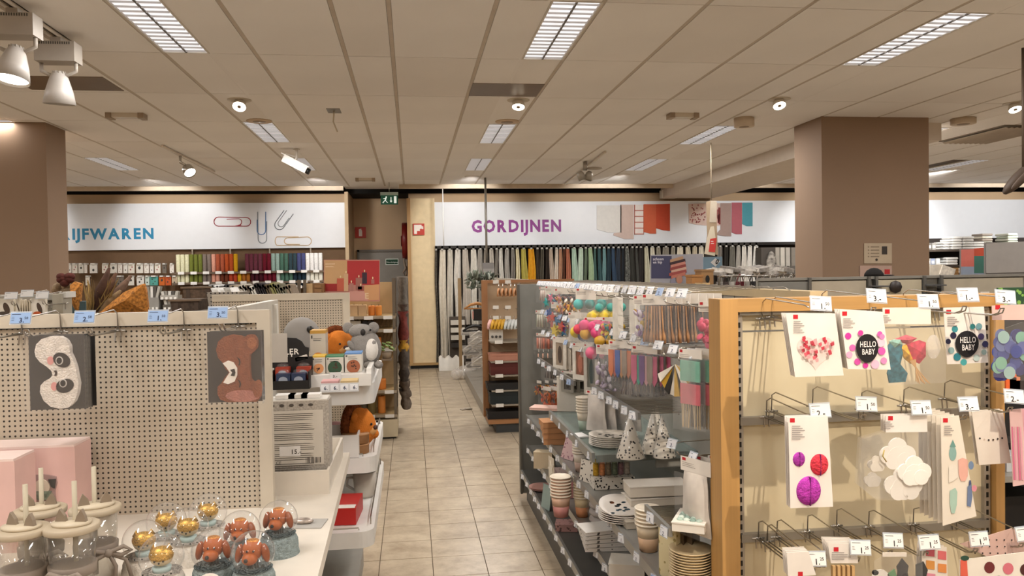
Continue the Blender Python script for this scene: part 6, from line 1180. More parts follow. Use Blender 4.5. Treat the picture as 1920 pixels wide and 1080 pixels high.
def plates(px, py, z, r, n, col, lab, dots=None, tilt=0):
    p = P(px, py, Z=z); rg = random.Random(n)
    for i in range(n):
        mb = MB(); mb.lathe([(0, 0), (r*.72, 0), (r, .012), (r, .0145), (r*.72, .003), (0, .003)], 28, 0)
        if i == n-1 and dots:
            for k_ in range(18):
                a, q = rg.random()*6.28, rg.uniform(.1, .9)*r*.8; mb.lathe([(0, 0), (r*.07, 0)], 7, 1+rg.randrange(len(dots)), (q*math.cos(a), q*math.sin(a), .0035+.012*max(0, (q/r-.72)/.28)), sx=rg.uniform(.8, 1.6))
        tag(mb.build('paper_plate', [mat(col, .45)]+[mat(c, .5) for c in (dots or [])], None, (p.x, p.y, z+.002+i*.0085), (R(tilt) if i == n-1 else 0, 0, i*.7)), lab+(', topmost' if i == n-1 else ', in the stack'), 'plate', lab)
DOT = mat('d9d2c6', .6, 0, .0)
def dot_mat(base, ink, sc=38, th=.22):
    key = ('dot', base, ink, sc, th)
    if key in _m: return _m[key]
    m = bpy.data.materials.new('dotted'); m.use_nodes = True; nt = m.node_tree; N = nt.nodes.new; L = nt.links.new; b = nt.nodes['Principled BSDF']; tc = N('ShaderNodeTexCoord'); v = N('ShaderNodeTexVoronoi'); v.inputs['Scale'].default_value = sc; lt = N('ShaderNodeMath'); lt.operation = 'LESS_THAN'; lt.inputs[1].default_value = th; mx = N('ShaderNodeMix'); mx.data_type = 'RGBA'
    mx.inputs['A'].default_value = (*lin(base), 1); mx.inputs['B'].default_value = (*lin(ink), 1); L(tc.outputs['Object'], v.inputs['Vector']); L(v.outputs['Distance'], lt.inputs[0]); L(lt.outputs[0], mx.inputs['Factor']); L(mx.outputs['Result'], b.inputs['Base Color']); b.inputs['Roughness'].default_value = .5
    _m[key] = m; return m
PD = dot_mat('ddd6ca', '241f1e', 62, .3)
def carton(px, py, z, W, D, H, mt, lab, rz=0, name='carton', cat='box', lid=None, zo=0, lean=0):
    p = P(px, py, Z=z); t = thing(name, lab, cat, (p.x, p.y, z+.002+zo), R(rz)); mb = MB(); mb.box((0, D/2, H/2), (W, D, H)); mb.build('body', mt, t)
    mb = MB(); mb.box((0, D/2, H+.002), (W+.004, D+.004, .004)); mb.build('top_flap', lid or mt, t)
    if lean: t.rotation_euler = (R(lean), 0, R(rz))
    return t
def hat(px, py, z, r, H, lab, tilt=(0, 0)):
    p = P(px, py, Z=z); t = thing('party_hat', lab, 'party hat', (p.x, p.y, z+.002), 0, 'dotted party hats'); t.rotation_euler = (R(tilt[0]), R(tilt[1]), random.random())
    mb = MB(); mb.lathe([(r, 0), (r, .002), (.002, H), (0, H)], 24); mb.build('cone', PD, t); mb = MB(); mb.lathe([(r*1.12, 0), (r*1.1, .02), (r*.6, H*.5), (.006, H*1.03), (0, H*1.03)], 16); mb.build('film_wrap', FILM, t)
G = .83
hat(1182, 858, G, .062, .19, 'dotted party hat cone standing in front on the glass shelf'); hat(1222, 850, G, .05, .2, 'dotted party hat cone leaning at the right on the glass shelf', (0, 3)); hat(1246, 856, G, .05, .18, 'dotted party hat cone at the right end of the glass shelf', (0, -4)); hat(1232, 840, G, .05, .2, 'dotted party hat cone behind at the back of the glass shelf')
plates(1142, 836, G, .095, 6, 'd6d0c6', 'white dotted paper plate on the glass shelf', ['2a2624', '8a8580'])
carton(1093, 822, G, .06, .09, .004, mat('dcdcdc'), 'white price sheet lying on the glass shelf', 10, 'price_sheet', 'sheet')
cups(1097, 806, G, .043, 6, .1, ('cfc4b0', '9aac9c'), 'cream and mint paper cup in the column on the glass shelf')
carton(1070, 772, G+.0, .16, .1, .2, mat('d2ccc2'), 'white carton behind the cup column on the glass shelf', -20)
M6 = .635
for k in range(4): carton(1040, 835, M6, .13, .14, .028, wood('b8845a', 'X'), 'flat wooden toned box in a stack of four, %s' % ['lowest', 'second', 'third', 'topmost'][k], -10+4*k, 'flat_box', 'box', None, k*.034)
carton(1022, 812, M6, .2, .12, .012, mat('d8b4a8'), 'pale pink tray with white bag at the far end of the shelf', -25, zo=.14)
carton(1062, 862, M6, .1, .03, .12, dot_mat('c9a8a8', '8a5a68', 60, .3), 'pink patterned box tilted at the shelf edge', -60, 'pink_box', 'box', None, 0, -22)
cups(1090, 884, M6, .042, 4, .1, ('cfc6ba', 'b59a8c'), 'white speckled paper cup under the glass shelf')
carton(1152, 918, M6, .19, .1, .05, PD, 'dotted white tray holding small bottles', 0, 'dotted_tray', 'tray')
for k, (px, c) in enumerate(((1108, 'b8902c'), (1118, 'd08a5a'), (1132, '8a7a66'), (1150, '6f7a66'), (1166, '8a6a70'), (1180, 'b0a498'))):
    p = P(px, 905, Z=M6+.02); t = thing('glitter_bottle', 'small round bottle with pale cap in the dotted tray, %s' % ['leftmost', 'second from left', 'third from left', 'fourth from left', 'fifth from left', 'rightmost'][k], 'bottle', (P(1152, 918, Z=M6).x-.075+.03*k, P(1152, 918, Z=M6).y+.05, M6+.058)); mb = MB(); mb.lathe([(0, 0), (.0135, 0), (.0142, .004), (.0142, .05), (.012, .056), (0, .056)], 14); mb.build('body', mat(c, .3, .2, .3, 90), t); mb = MB(); mb.lathe([(.0125, .056), (.0125, .074), (.011, .077), (0, .077)], 14); mb.build('cap', mat(['b0a050', 'd89a80', 'a8a090', '9aaa90', '7d7470', 'cfc8bc'][k], .4), t)
carton(1098, 905, M6, .1, .004, .1, PD, 'dotted card standing at the shelf edge before the bottles', -62, 'dotted_card', 'card', None, 0, -10)
plates(1168, 975, M6, .1, 6, 'd2cac0', 'animal print paper plate below the bottles', ['2f2b2c', 'a8623a', '55707e'], -14)
for k in range(2): carton(1238, 968, M6, .25, .12, .04, mat('cfc5b6', .55), 'flat cream gift box in the pile right of the animal plates, %s' % ['lower', 'upper'][k], 4-6*k, 'gift_box', 'box', mat('d8d0c4'), .05*k+.03)
carton(1225, 990, M6, .22, .1, .025, mat('b9ae9e'), 'brown paper box under the cream gift boxes', 2)
cups(1216, 1032, M6, .045, 5, .1, ('cdbba0', 'c2a080'), 'kraft paper cup below the wire shelf')
t = carton(1252, 1085, M6, .07, .08, .17, dot_mat('cfc29a', '9a8c5c', 45, .3), 'tall cream and gold patterned bag below the wire shelf', -55, 'gift_bag', 'bag')
for k in range(2): carton(1270+k*16, 1085, M6, .05, .05, .15, mat('5a4a38', .3, .4), 'dark gold foil bag beside the patterned bag, %s' % ['left', 'right'][k], -50, 'foil_bag', 'bag')
plates(1296, 1100, M6, .07, 14, 'c9b48e', 'kraft paper plate in the tall stack under the wire shelf')
t = carton(1290, 1000, G, .1, .15, .025, mat('ddd6ca'), 'white frame box with mint sweets on the wire shelf', -30, 'sweet_box', 'box')
for k in range(20): mb = MB(); mb.sphere((-.03+.02*(k % 4), .03+.022*(k//4), .03), .011, 0, 8, (1, 1, .6), None, 5); mb.build('sweet', mat(['a8bcae', 'c4d0c4', '7d9488'][k % 3]), t)
M4 = .42
carton(1018, 880, M4, .12, .08, .1, mat('c9b89c'), 'kraft paper bag at the far end of the second lowest shelf', -25, 'paper_bag', 'bag'); t = thing('star_card', 'white card with a star shape hanging over the shelf edge', 'card', P(1033, 880, X=X0-.03), R(-80)); mb = MB(); mb.prism([((.05 if k % 2 else .022)*math.cos(k*math.pi/5), (.05 if k % 2 else .022)*math.sin(k*math.pi/5)) for k in range(10)], -.002, .002); mb.build('star', mat('d9d0c0'), t); mb = MB(); mb.b2((-.045, .002, -.06), (.045, .004, .07)); mb.build('card', mat('cfc4b2'), t)
carton(1062, 905, M4, .13, .14, .05, dot_mat('bfa8a0', '7a5a58', 60, .3), 'pink dotted flat box on the second lowest shelf', -8); carton(1075, 935, M4, .1, .1, .06, dot_mat('c08a88', 'a8585c', 60, .3), 'coral pink napkin pack on the second lowest shelf', -12, 'napkin_pack', 'napkins')
cups(1052, 968, M4, .05, 7, .11, ('c9a48c', 'a8706a'), 'pink ombre paper cup in the tall stack'); cups(1092, 968, M4, .042, 9, .1, ('cdbb98', 'c98a60'), 'kraft and orange paper cup in the tall stack')
p = P(1122, 985, Z=M4); t = thing('balloon_bag', 'round clear bag of grey paper lanterns on the second lowest shelf', 'bag', (p.x+.04, p.y, M4+.001)); 
for k in range(4): mb = MB(); mb.sphere((0, .0, .03+.035*k), .085, 0, 16, (1, 1, .35), None, 8); mb.build('paper_lantern', mat('a89e98', .6), t)
mb = MB(); mb.sphere((0, 0, .085), .098, 0, 14, (1, 1, .95)); mb.build('film_bag', FILM, t)
for k in range(5): carton(1138, 1035, M4, .19, .13, .012, dot_mat('cfc9c2', '55504c', 45, .28), 'dotted white napkin pack in the front pile, %s' % ['lowest', 'second from below', 'middle one', 'second from top', 'topmost'][k], -6+3*k, 'napkin_pack', 'napkins', mat('d6d0c8'), k*.019)
B2 = .22
plates(1016, 918, B2, .085, 2, 'b58a80', 'dusty pink plate on the base deck at the far end'); carton(1062, 998, B2, .12, .1, .035, dot_mat('a8807c', '5a4440', 50, .3), 'dusty pink box lying on the base deck', -14); carton(1022, 955, B2, .1, .004, .14, mat('8a9a94'), 'grey green card standing on the base deck', -70, 'card_sheet', 'card', None, 0, -8)
carton(1165, 1095, B2, .12, .1, .12, mat('5a3a2a'), 'dark brown open carton on the base deck', -40); carton(1175, 1090, M4, .14, .12, .06, mat('cdc5b8'), 'white carton at the near end of the second lowest shelf', -20)
# ================================================================== wooden end frame facing the camera
EY = 2.25
ex0, ex1 = P(1352, 800, Y=EY).x, P(1884, 800, Y=EY).x; ezt = P(1370, 561, Y=EY).z
OAK = wood('b98d52', 'Z'); OAKX = wood('b98d52', 'X')
EF = thing('end_frame', 'oak framed gondola end with cream panels and hooks of baby party goods', 'display frame', (ex0, EY, 0)); W = ex1-ex0
pw = P(1386, 800, Y=EY).x-ex0
mb = MB(); mb.b2((0, 0, .05), (pw, .09, ezt)); mb.build('post', OAK, EF); mb = MB(); mb.b2((W-.03, 0, .05), (W, .09, ezt)); mb.build('post', OAK, EF)
mb = MB(); mb.b2((pw, .005, ezt-.04), (W-.03, .09, ezt)); mb.build('top_rail', OAKX, EF)
mb = MB(); mb.b2((pw, .005, .05), (W-.03, .05, .2)); mb.build('bottom_rail', OAKX, EF)
for xx in (pw+.002, W-.055):
    mb = MB(); mb.b2((xx, .02, .2), (xx+.02, .05, ezt-.045)); up = mb.build('slotted_upright', mat('a59c8e', .4, .4), EF)
    sl = MB(); sl.b2((.006, .0185, -.008), (.013, .0205, .008)); me = sl.mesh('slot', BLACK)
    for k in range(42): link('slot', me, EF, (xx, 0, ezt-.08-k*.028))
CRM = mat('cdbf9f', .6, 0, .03)
zl = [P(1450, y, Y=EY).z for y in (575, 622, 790, 1010)]
for a, b in ((ezt-.045, zl[1]+.003), (zl[1]-.003, zl[2]+.012), (zl[2]-.012, zl[3]+.012), (zl[3]-.012, .2)):
    mb = MB(); mb.b2((pw+.022, .035, b), (W-.055, .05, a)); mb.build('back_panel', CRM, EF)
for z in (P(1450, 583, Y=EY).z, zl[2], zl[3]):
    mb = MB(); mb.b2((pw+.01, .012, z-.012), (W-.045, .035, z+.012)); mb.build('hook_bar', mat('8d867a', .35, .5), EF)
mb = MB(); mb.b2((0, .0, 0), (W, .09, .05)); mb.build('plinth', DGREY, EF)
HKF = hook_mesh(.27)
def tagtxt(s):
    a, b = s.split('.'); return price_tag_mesh(a+'.', .057, .034, 'e9e4de', '1d1b1a', None if b == '-' else b) if b != '-' else price_tag_mesh(a+'.-', .057, .034, 'e9e4de', '1d1b1a')
def fhook(px, py, price, rowz):
    """hook whose price tag shows at pixel (px, py)"""
    p = P(px, py, Y=EY-.26); h = link('hook', HKF, EF, (p.x-ex0, .012, p.z-.05)); link('price_tag', tagtxt(price), h, (.0, -.29, .052), (R(-14), R(random.uniform(-3, 6)), R(random.uniform(-4, 4)))); return p
for px, py, s in ((1533, 570, '1.50'), (1637, 556, '3.-'), (1733, 566, '1.50'), (1807, 554, '1.-'), (1877, 558, '3.-')): fhook(px, py, s, 0)
for px, py, s in ((1532, 769, '2.-'), (1618, 757, '1.50'), (1720, 764, '1.50'), (1808, 757, '3.-'), (1893, 743, '2.-')): fhook(px, py, s, 1)
for px, py, s in ((1523, 1045, '1.25'), (1607, 1024, '1.25'), (1668, 1011, '1.25'), (1735, 1014, '1.25'), (1828, 1008, '1.50'), (1914, 998, '1.50')): fhook(px, py, s, 2)
# two empty hooks without a tag on the lowest bar
for px in (1425, 1460): p = P(px, 1000, Y=EY); link('hook', HKF, EF, (p.x-ex0, .012, zl[3]))
p = P(1432, 598, Y=EY); link('hook', HKF, EF, (p.x-ex0, .012, p.z)); p = P(1440, 783, Y=EY); link('hook', HKF, EF, (p.x-ex0, .012, p.z))
def flatpack(name, lab, cat, Y, quad, layers, n=1, col='e8e0d6', dy=.012, film=None, shear=True):
    """card or bag from its four corners (top left, top right, bottom right, bottom left); layers are printed shapes with a little relief"""
    o = P(*quad[3], Y=Y); grp = None
    for k in range(n):
        lb = lab if k == 0 else 'further one behind the '+' '.join(lab.split()[:9])
        t = thing(name, lb, cat, (o.x+.002*k, o.y+dy*k, o.z), 0, ('behind the '+lab)[:70] if (n > 2 and k) else None)
        mb = MB(); q = out(quad, Y, o); mb.prism(q, 0, .002); mb.build('card', mat(col, .5), t)
        if k == 0:
            for i, (nm_, pts, c) in enumerate(layers):
                mb = MB(); mb.flat(out(pts, Y, o), -.0006-.00035*i); mb.build(nm_, mat(c, .55, 0, .04, 40), t)
        if film:
            mb = MB(); mb.prism(out(film, Y, o), -.012, -.0115); mb.build('film_bag', FILM, t)
        if k == 0: first = t
    return first, o
def ptext(t, o, Y, txt, px, py, hpx, col, d=.004, align='C', sx=1, bold=.02, shear=0):
    a = out([(px, py), (px, py-hpx)], Y, o); mb = MB(); mb.text(txt, a[0][0], a[0][1], (a[1][1]-a[0][1])/.72, -d, 0, bold, align, sx, shear); mb.build('lettering', mat(col), t)
def plines(t, o, Y, px, py, w_, n, dy, col='8a817a', d=.003):
    mb = MB()
    for i in range(n): mb.flat(out([(px, py+i*dy), (px+w_*(.65+.35*((i*7) % 3)/2), py+i*dy), (px+w_*(.65+.35*((i*7) % 3)/2), py+i*dy+1.4), (px, py+i*dy+1.4)], Y, o), -d)
    mb.build('small_print', mat(col), t)
YA = EY-.3
def logo(x, y): return ('logo', [(x, y), (x+9, y), (x+9, y+8), (x, y+8)], 'c3202c')
# heart balloon card
def heart(cx, cy, r, n=28): return [(cx+r*.0625*16*math.sin(t)**3, cy-r*.0625*(13*math.cos(t)-5*math.cos(2*t)-2*math.cos(3*t)-math.cos(4*t))) for t in [2*math.pi*i/n for i in range(n)]]
rg = random.Random(3); spk = []
for i in range(46):
    a, q = rg.random()*6.28, math.sqrt(rg.random())*30; x, y = 1529+q*math.cos(a), 655+q*math.sin(a)*1.05-3
    if y < 685-abs(x-1529)*.85 and y > 628: spk.append(('petal', [(x-3, y-2), (x+3, y-4), (x+4, y+2), (x-1, y+4)], rg.choice(['c23a4a', 'd8606a', 'e0a0a0', 'b8404c'])))
t, o = flatpack('heart_balloon_card', 'white card with a pink petal heart balloon on the top row', 'balloon card', YA, [(1473, 588), (1566, 588), (1582, 704), (1491, 707)], [logo(1487, 590), ('printed_heart', heart(1529, 658, 35), 'e6cfc6')]+spk, 4); plines(t, o, YA, 1487, 602, 20, 6, 4)
def hello(t0, quad, ctr, rx, rz_, dots, dcols, lab, Y, n):
    cx, cy = ctr; ds = [('dot', ell(x, y, r, r*1.05, 14), c) for (x, y, r), c in zip(dots, dcols)]
    t, o = flatpack('hello_baby_card', lab, 'balloon card', Y, quad, [logo(quad[0][0]+5, quad[0][1]+4)]+ds+[('printed_balloon', [(cx+rx*math.cos(a)*(1-.18*max(0, math.sin(a))**2), cy+(rz_*1.08 if math.sin(a) > 0 else rz_)*math.sin(a)) for a in [2*math.pi*i/24 for i in range(24)]], '1c1a1c')], n)
    ptext(t, o, Y, 'HELLO', cx, cy-2, 11, 'e9e2dc', .0085, 'C', .68, .015); ptext(t, o, Y, 'BABY', cx+1, cy+12, 11, 'e9e2dc', .0085, 'C', .68, .015); plines(t, o, Y, quad[0][0]+6, quad[0][1]+17, 22, 5, 4)
PK = ['c83a9a', 'd86aac', 'e0a8c4', 'cf4fa0', 'd0389a', 'e2b4c8', 'd48ab8', 'd85aa8', 'e8c4d0', 'd45aac', 'cf3f98', 'dc84b8']
hello(0, [(1574, 580), (1655, 585), (1670, 693), (1590, 692)], (1624, 652), 21, 26, [(1590, 630, 6), (1598, 652, 6), (1592, 665, 6), (1607, 678, 6), (1622, 685, 5), (1640, 683, 8), (1656, 676, 6), (1652, 658, 7), (1650, 642, 8), (1648, 626, 5), (1612, 624, 5), (1652, 631, 5)], PK, 'white HELLO BABY card with pink dots around a black balloon', YA-.01, 4)
BL = ['3d8a90', '24223c', '8aa8a8', '2f7a86', '4aa0a0', 'b8c8c0', '37345a', '4a3f66', '6f9aa0', '3a8a8a', '9ab0aa', '2b2a44']
hello(0, [(1769, 577), (1845, 575), (1853, 680), (1776, 683)], (1811, 644), 22, 24, [(1790, 617, 6), (1787, 629, 6), (1783, 657, 6), (1794, 669, 7), (1806, 679, 6), (1830, 671, 6), (1846, 645, 6), (1838, 631, 6), (1834, 612, 6), (1822, 612, 5), (1843, 660, 5), (1776, 640, 5)], BL, 'white HELLO BABY card with blue dots around a black balloon', EY-.12, 1)
# bag of tissue tassels
t, o = flatpack('tassel_bag', 'clear bag with teal yellow and red tissue tassels and wooden sticks', 'party bag', YA+.02, [(1655, 577), (1745, 576), (1746, 608), (1656, 608)], [logo(1659, 580)], 1, 'e4dacd', .012, [(1652, 606), (1768, 606), (1768, 716), (1660, 722)]); plines(t, o, YA, 1660, 592, 18, 4, 4)
Yt_ = YA+.02
def tissue(pts, col, nm_):
    mb = MB(); q = out(pts, Yt_, o); c = (sum(x for x, z in q)/len(q), sum(z for x, z in q)/len(q)); n = len(q)
    mb.add([(x, 0, z) for x, z in q]+[(c[0], -.011, c[1])]+[(x, .004, z) for x, z in q], [(i, (i+1) % n, n) for i in range(n)]+[((i+1) % n, i, n+1+i, n+1+(i+1) % n) for i in range(n)]); mb.build(nm_, mat(col, .8, 0, .35, 90), t)
tissue([(1664, 650), (1672, 640), (1690, 636), (1694, 660), (1688, 685), (1702, 700), (1698, 716), (1668, 718), (1664, 700), (1670, 680)], '2c6a78', 'teal_tassel'); tissue([(1668, 640), (1690, 632), (1692, 646), (1674, 656)], '86b0a0', 'mint_tassel'); tissue([(1688, 650), (1700, 646), (1712, 674), (1708, 682), (1696, 672)], 'd8a02c', 'yellow_tassel'); tissue([(1700, 645), (1725, 638), (1736, 642), (1736, 668), (1724, 682), (1712, 676)], 'b83448', 'red_tassel'); tissue([(1678, 636), (1700, 628), (1720, 634), (1704, 646), (1690, 642)], 'c0505c', 'pink_tassel')
for k in range(9): a = out([(1704+k*1.4, 676-k*.3), (1742-k*3.2, 719-(k % 3)*2)], Yt_, o); mb = MB(); mb.tube([(a[0][0], -.003, a[0][1]), (a[1][0], -.003, a[1][1])], .0014, 4); mb.build('wooden_stick', mat('c49a66'), t)
mb = MB(); p_ = out([(1748, 650)], Yt_, o)[0]; mb.sphere((p_[0], -.004, p_[1]), .03, 0, 12, (.7, .3, 1.1)); mb.build('clear_balloon', HAZY, t)
# bag of blue circles at the right edge
t, o = flatpack('confetti_bag', 'bag of blue and mint paper circles at the right picture edge', 'party bag', EY-.2, [(1860, 573), (1935, 570), (1936, 600), (1861, 600)], [logo(1866, 572)], 1, 'd8b8ae', .012, [(1858, 600), (1940, 600), (1942, 716), (1856, 706)])
rg = random.Random(5)
for k in range(40): x, y = rg.uniform(1866, 1930), rg.uniform(628, 704); mb = MB(); mb.prism(out(ell(x, y, 11, 12, 14), EY-.2, o), -.004-.0002*k, -.003-.0002*k); mb.build('paper_circle', mat(rg.choice(['2a2860', '3f4a8c', '7fb09a', '55609c', '9ab8b4', '30306c', '6a78a8']), .6), t)
tissue2 = MB(); tissue2.prism(out([(1884, 615), (1915, 604), (1935, 606), (1935, 628), (1884, 632)], EY-.2, o), -.003, 0); tissue2.build('dark_card', mat('33312f'), t)
for k in range(3): mb = MB(); a = P(1888+k*7, 716+k*6, Y=EY+.25); mb.b2((-.02, -.02, -.03), (.02, .02, .03)); tag(mb.build('orange_pack', mat(['d8602c', 'cf7a50', '3a3230'][k]), None, a), ['orange pack just right of the oak frame', 'pale orange pack right of the oak frame', 'dark pack low right of the oak frame'][k], 'pack')
# second row: honeycomb balls
YB = EY-.3
bl = [('ball', ell(1498, 861, 11.5, 13), 'a83aa0'), ('ball', ell(1536, 871, 17, 20), 'cf3a48'), ('ball', ell(1516, 920, 23, 27), 'b03aa4')]
t, o = flatpack('honeycomb_pack', 'white card pack with three purple and red honeycomb balls', 'decoration pack', YB, [(1478, 783), (1552, 780), (1562, 950), (1482, 953)], [logo(1481, 784)], 3, 'e9e1d8', .014); plines(t, o, YB, 1484, 798, 24, 7, 4)
for nm_, pts, c in bl:
    q = out(pts, YB, o); cx = sum(x for x, z in q)/len(q); cz = sum(z for x, z in q)/len(q); r = max(x for x, z in q)-cx; mb = MB(); mb.sphere((cx, 0, cz), r, 0, 20, (1, .35, 1.12), None, 14); mb.build('honeycomb_ball', mat(c, .7, 0, .3, 90, .2, .5, 0, 200), t)
    mb = MB(); mb.b2((cx-.0006, -r*.36, cz-r*1.1), (cx+.0006, 0, cz+r*1.1)); mb.build('fold_line', mat('6a2060'), t)
# clouds bag
t, o = flatpack('cloud_bag', 'clear bag with white cloud shaped paper garland', 'party bag', YB+.03, [(1660, 780), (1738, 778), (1739, 810), (1661, 811)], [logo(1665, 780)], 3, 'e9e1d8', .014, [(1612, 822), (1660, 808), (1742, 808), (1738, 936), (1640, 936), (1606, 908)]); plines(t, o, YB, 1668, 794, 20, 4, 4)
def cloud(cx, cy, s, y, col='ece6dc'):
    for i, (dx, dy, r) in enumerate(((-.55, .1, .5), (.0, -.35, .55), (.55, .05, .5), (0, .25, .62), (-.3, .45, .45), (.4, .4, .45))): mb = MB(); mb.prism(out(ell(cx+dx*s, cy+dy*s, r*s, r*s*1.05, 18), YB+.03, o), y-.0003*i-.002, y-.0003*i+.003); mb.build('paper_cloud', mat(col, .7), t)
cloud(1682, 850, 32, -.002); cloud(1690, 905, 34, -.008); cloud(1708, 880, 30, -.014); cloud(1645, 870, 16, .004, 'ded6c8'); cloud(1638, 900, 15, .006, 'd6cec0')
mb = MB(); q = out([(1664, 846), (1668, 868)], YB, o); mb.tube([(q[0][0], -.016, q[0][1]), (q[0][0]-.006, -.018, (q[0][1]+q[1][1])/2), (q[1][0], -.016, q[1][1])], .0018, 5); mb.build('string', mat('b09a50'), t)
# flat envelopes with baby prints
t, o = flatpack('baby_print_bag', 'tall white paper bag with printed baby suits, bottle and pineapple', 'party bag', YB, [(1764, 783), (1798, 779), (1831, 968), (1768, 986)], [logo(1768, 784), ('pineapple', ell(1786, 850, 7, 14), '86a8a0'), ('pineapple_leaf', [(1780, 838), (1786, 824), (1792, 838)], '6a948a'), ('pink_suit', [(1796, 862), (1804, 858), (1814, 862), (1814, 892), (1809, 902), (1801, 902), (1797, 890)], 'dca898'), ('white_suit', [(1778, 874), (1784, 870), (1792, 872), (1796, 894), (1786, 902), (1778, 905)], 'ded6c8'), ('mint_suit', [(1780, 920), (1790, 914), (1794, 922), (1793, 946), (1789, 962), (1783, 962), (1780, 944)], 'a4c0b0'), ('bottle', [(1813, 912), (1820, 906), (1822, 930), (1819, 950), (1812, 948)], '6a7a98'), ('bottle_top', [(1816, 900), (1819, 900), (1820, 907), (1815, 910)], '4a5678'), ('rattle', ell(1825, 915, 5, 6), 'cf8a94'), ('bib', ell(1819, 872, 5, 8), '6f84a0')], 6, 'e0d6c6', .022); plines(t, o, YB, 1769, 798, 18, 5, 4)
# bunting card
t, o = flatpack('bunting_card', 'white card with a string of tiny black flags hanging at the right', 'card', EY-.2, [(1822, 772), (1880, 768), (1896, 868), (1836, 872)], [('flag', ell(1837+k*8.2, 822+2.5*math.sin(k*.8)+k*.2, 1.8, 2, 8), ['2a2422', 'c9b8a8', '2a2422', '4a3a30', '2a2422', '2a2422'][k]) for k in range(6)], 2, 'e2d8ca', .014); plines(t, o, EY, 1832, 784, 26, 3, 4)
# pink strip packs at the right edge
for k in range(5):
    Yp = EY-.26+.02*k; t, o = flatpack('pink_strip_pack', 'pink fringed strip pack at the right edge, '+['front', 'second', 'third', 'fourth', 'rearmost'][k]+' of the row', 'party pack', Yp, [(1893+k*5, 768), (1916+k*5, 766), (1926+k*5, 908-k*4), (1900+k*5, 912-k*4)], [('fringe', [(1896+k*5+i*5, 800), (1899+k*5+i*5, 800), (1904+k*5+i*5, 900), (1900+k*5+i*5, 900)], ['c46a84', 'd89aa6'][i % 2]) for i in range(4)], 1, ['d8b4b0', 'cf9aa0', 'dcc0ba', 'c98a96', 'd8b0b0'][k])
# lowest row
YC = EY-.29
t, o = flatpack('white_blister_pack', 'white blister pack hanging lowest at the left of the end frame', 'pack', YC, [(1475, 1036), (1516, 1034), (1530, 1078), (1478, 1082)], [logo(1496, 1072)], 4, 'e6ded4', .012)
t, o = flatpack('clothespin_card', 'white card with small wooden clothespins on the lowest row', 'clothespin pack', YC+.02, [(1552, 1018), (1606, 1019), (1609, 1056), (1558, 1056)], [logo(1563, 1026)], 5, 'e6ded4', .012); plines(t, o, YC, 1566, 1040, 36, 4, 4)
for k in range(5): a = out([(1562+k*9, 1060), (1562+k*9, 1100)], YC+.02, o); mb = MB(); mb.b2((a[0][0]-.004, -.006, a[1][1]), (a[0][0]+.004, .004, a[0][1])); mb.build('clothespin', wood('c49f6c'), t)
t, o = flatpack('cutout_bag', 'clear bag with black rocket, leaf and panda cut-outs on the lowest row', 'party bag', YC, [(1655, 1036), (1700, 1036), (1700, 1044), (1655, 1044)], [], 1, 'ded4c6', .012, [(1634, 1048), (1660, 1034), (1724, 1038), (1726, 1110), (1634, 1110)])
for nm_, pts, c in (('rocket', [(1682, 1070), (1680, 1062), (1690, 1046), (1702, 1060), (1700, 1072), (1706, 1100), (1678, 1100)], '1c1a1c'), ('rocket_window', ell(1696, 1084, 6, 10), 'c46a9a'), ('leaf', [(1716, 1058), (1730, 1052), (1738, 1068), (1730, 1100), (1716, 1100)], '3a3a38'), ('panda', ell(1650, 1084, 17, 17), 'ddd6cc'), ('panda_ear', ell(1640, 1073, 6, 5), '24221f'), ('plant', [(1662, 1076), (1676, 1066), (1680, 1080), (1668, 1092)], '5a8a5c')): mb = MB(); mb.prism(out(pts, YC, o), -.004, -.001); mb.build(nm_, mat(c), t)
t, o = flatpack('colour_square_card', 'white card with coral and orange squares on the lowest row', 'card', YC+.03, [(1730, 1022), (1775, 1026), (1778, 1110), (1726, 1110)], [('square', [(x, y), (x+16, y+2), (x+16, y+18), (x, y+16)], c) for x, y, c in ((1736, 1026, 'c8606a'), (1758, 1032, 'cf6a6a'), (1736, 1050, 'd0904a'), (1758, 1056, 'd88a4c'), (1737, 1074, 'd88a9a'))], 3, 'e2d8cb', .014)
t, o = flatpack('dotted_paper_pack', 'pale pink paper with small black dots behind the lowest tags', 'paper pack', YC+.06, [(1800, 1020), (1900, 990), (1930, 1010), (1930, 1080), (1800, 1080)][:4], [('dot', ell(1826+(k % 6)*14, 1012+(k//6)*12, 1.6, 1.6, 7), '24201f') for k in range(24)], 1, 'd6b4a8')
t, o = flatpack('dot_sheet', 'white sheet with large brown and pink dots at the bottom right', 'paper pack', YC, [(1800, 1050), (1930, 1034), (1930, 1110), (1800, 1110)], [('big_dot', ell(x, y, 10, 11), c) for x, y, c in ((1855, 1064, '6a2a2c'), (1890, 1066, 'd0707c'), (1922, 1068, '4a2422'), (1872, 1090, '8a8a80'))]+[('edge_stripe', [(1800, 1050), (1812, 1049), (1816, 1110), (1800, 1110)], 'd6604c'), ('dark_corner', ell(1808, 1046, 8, 5), '2a4a3c')], 1, 'e4dccf')
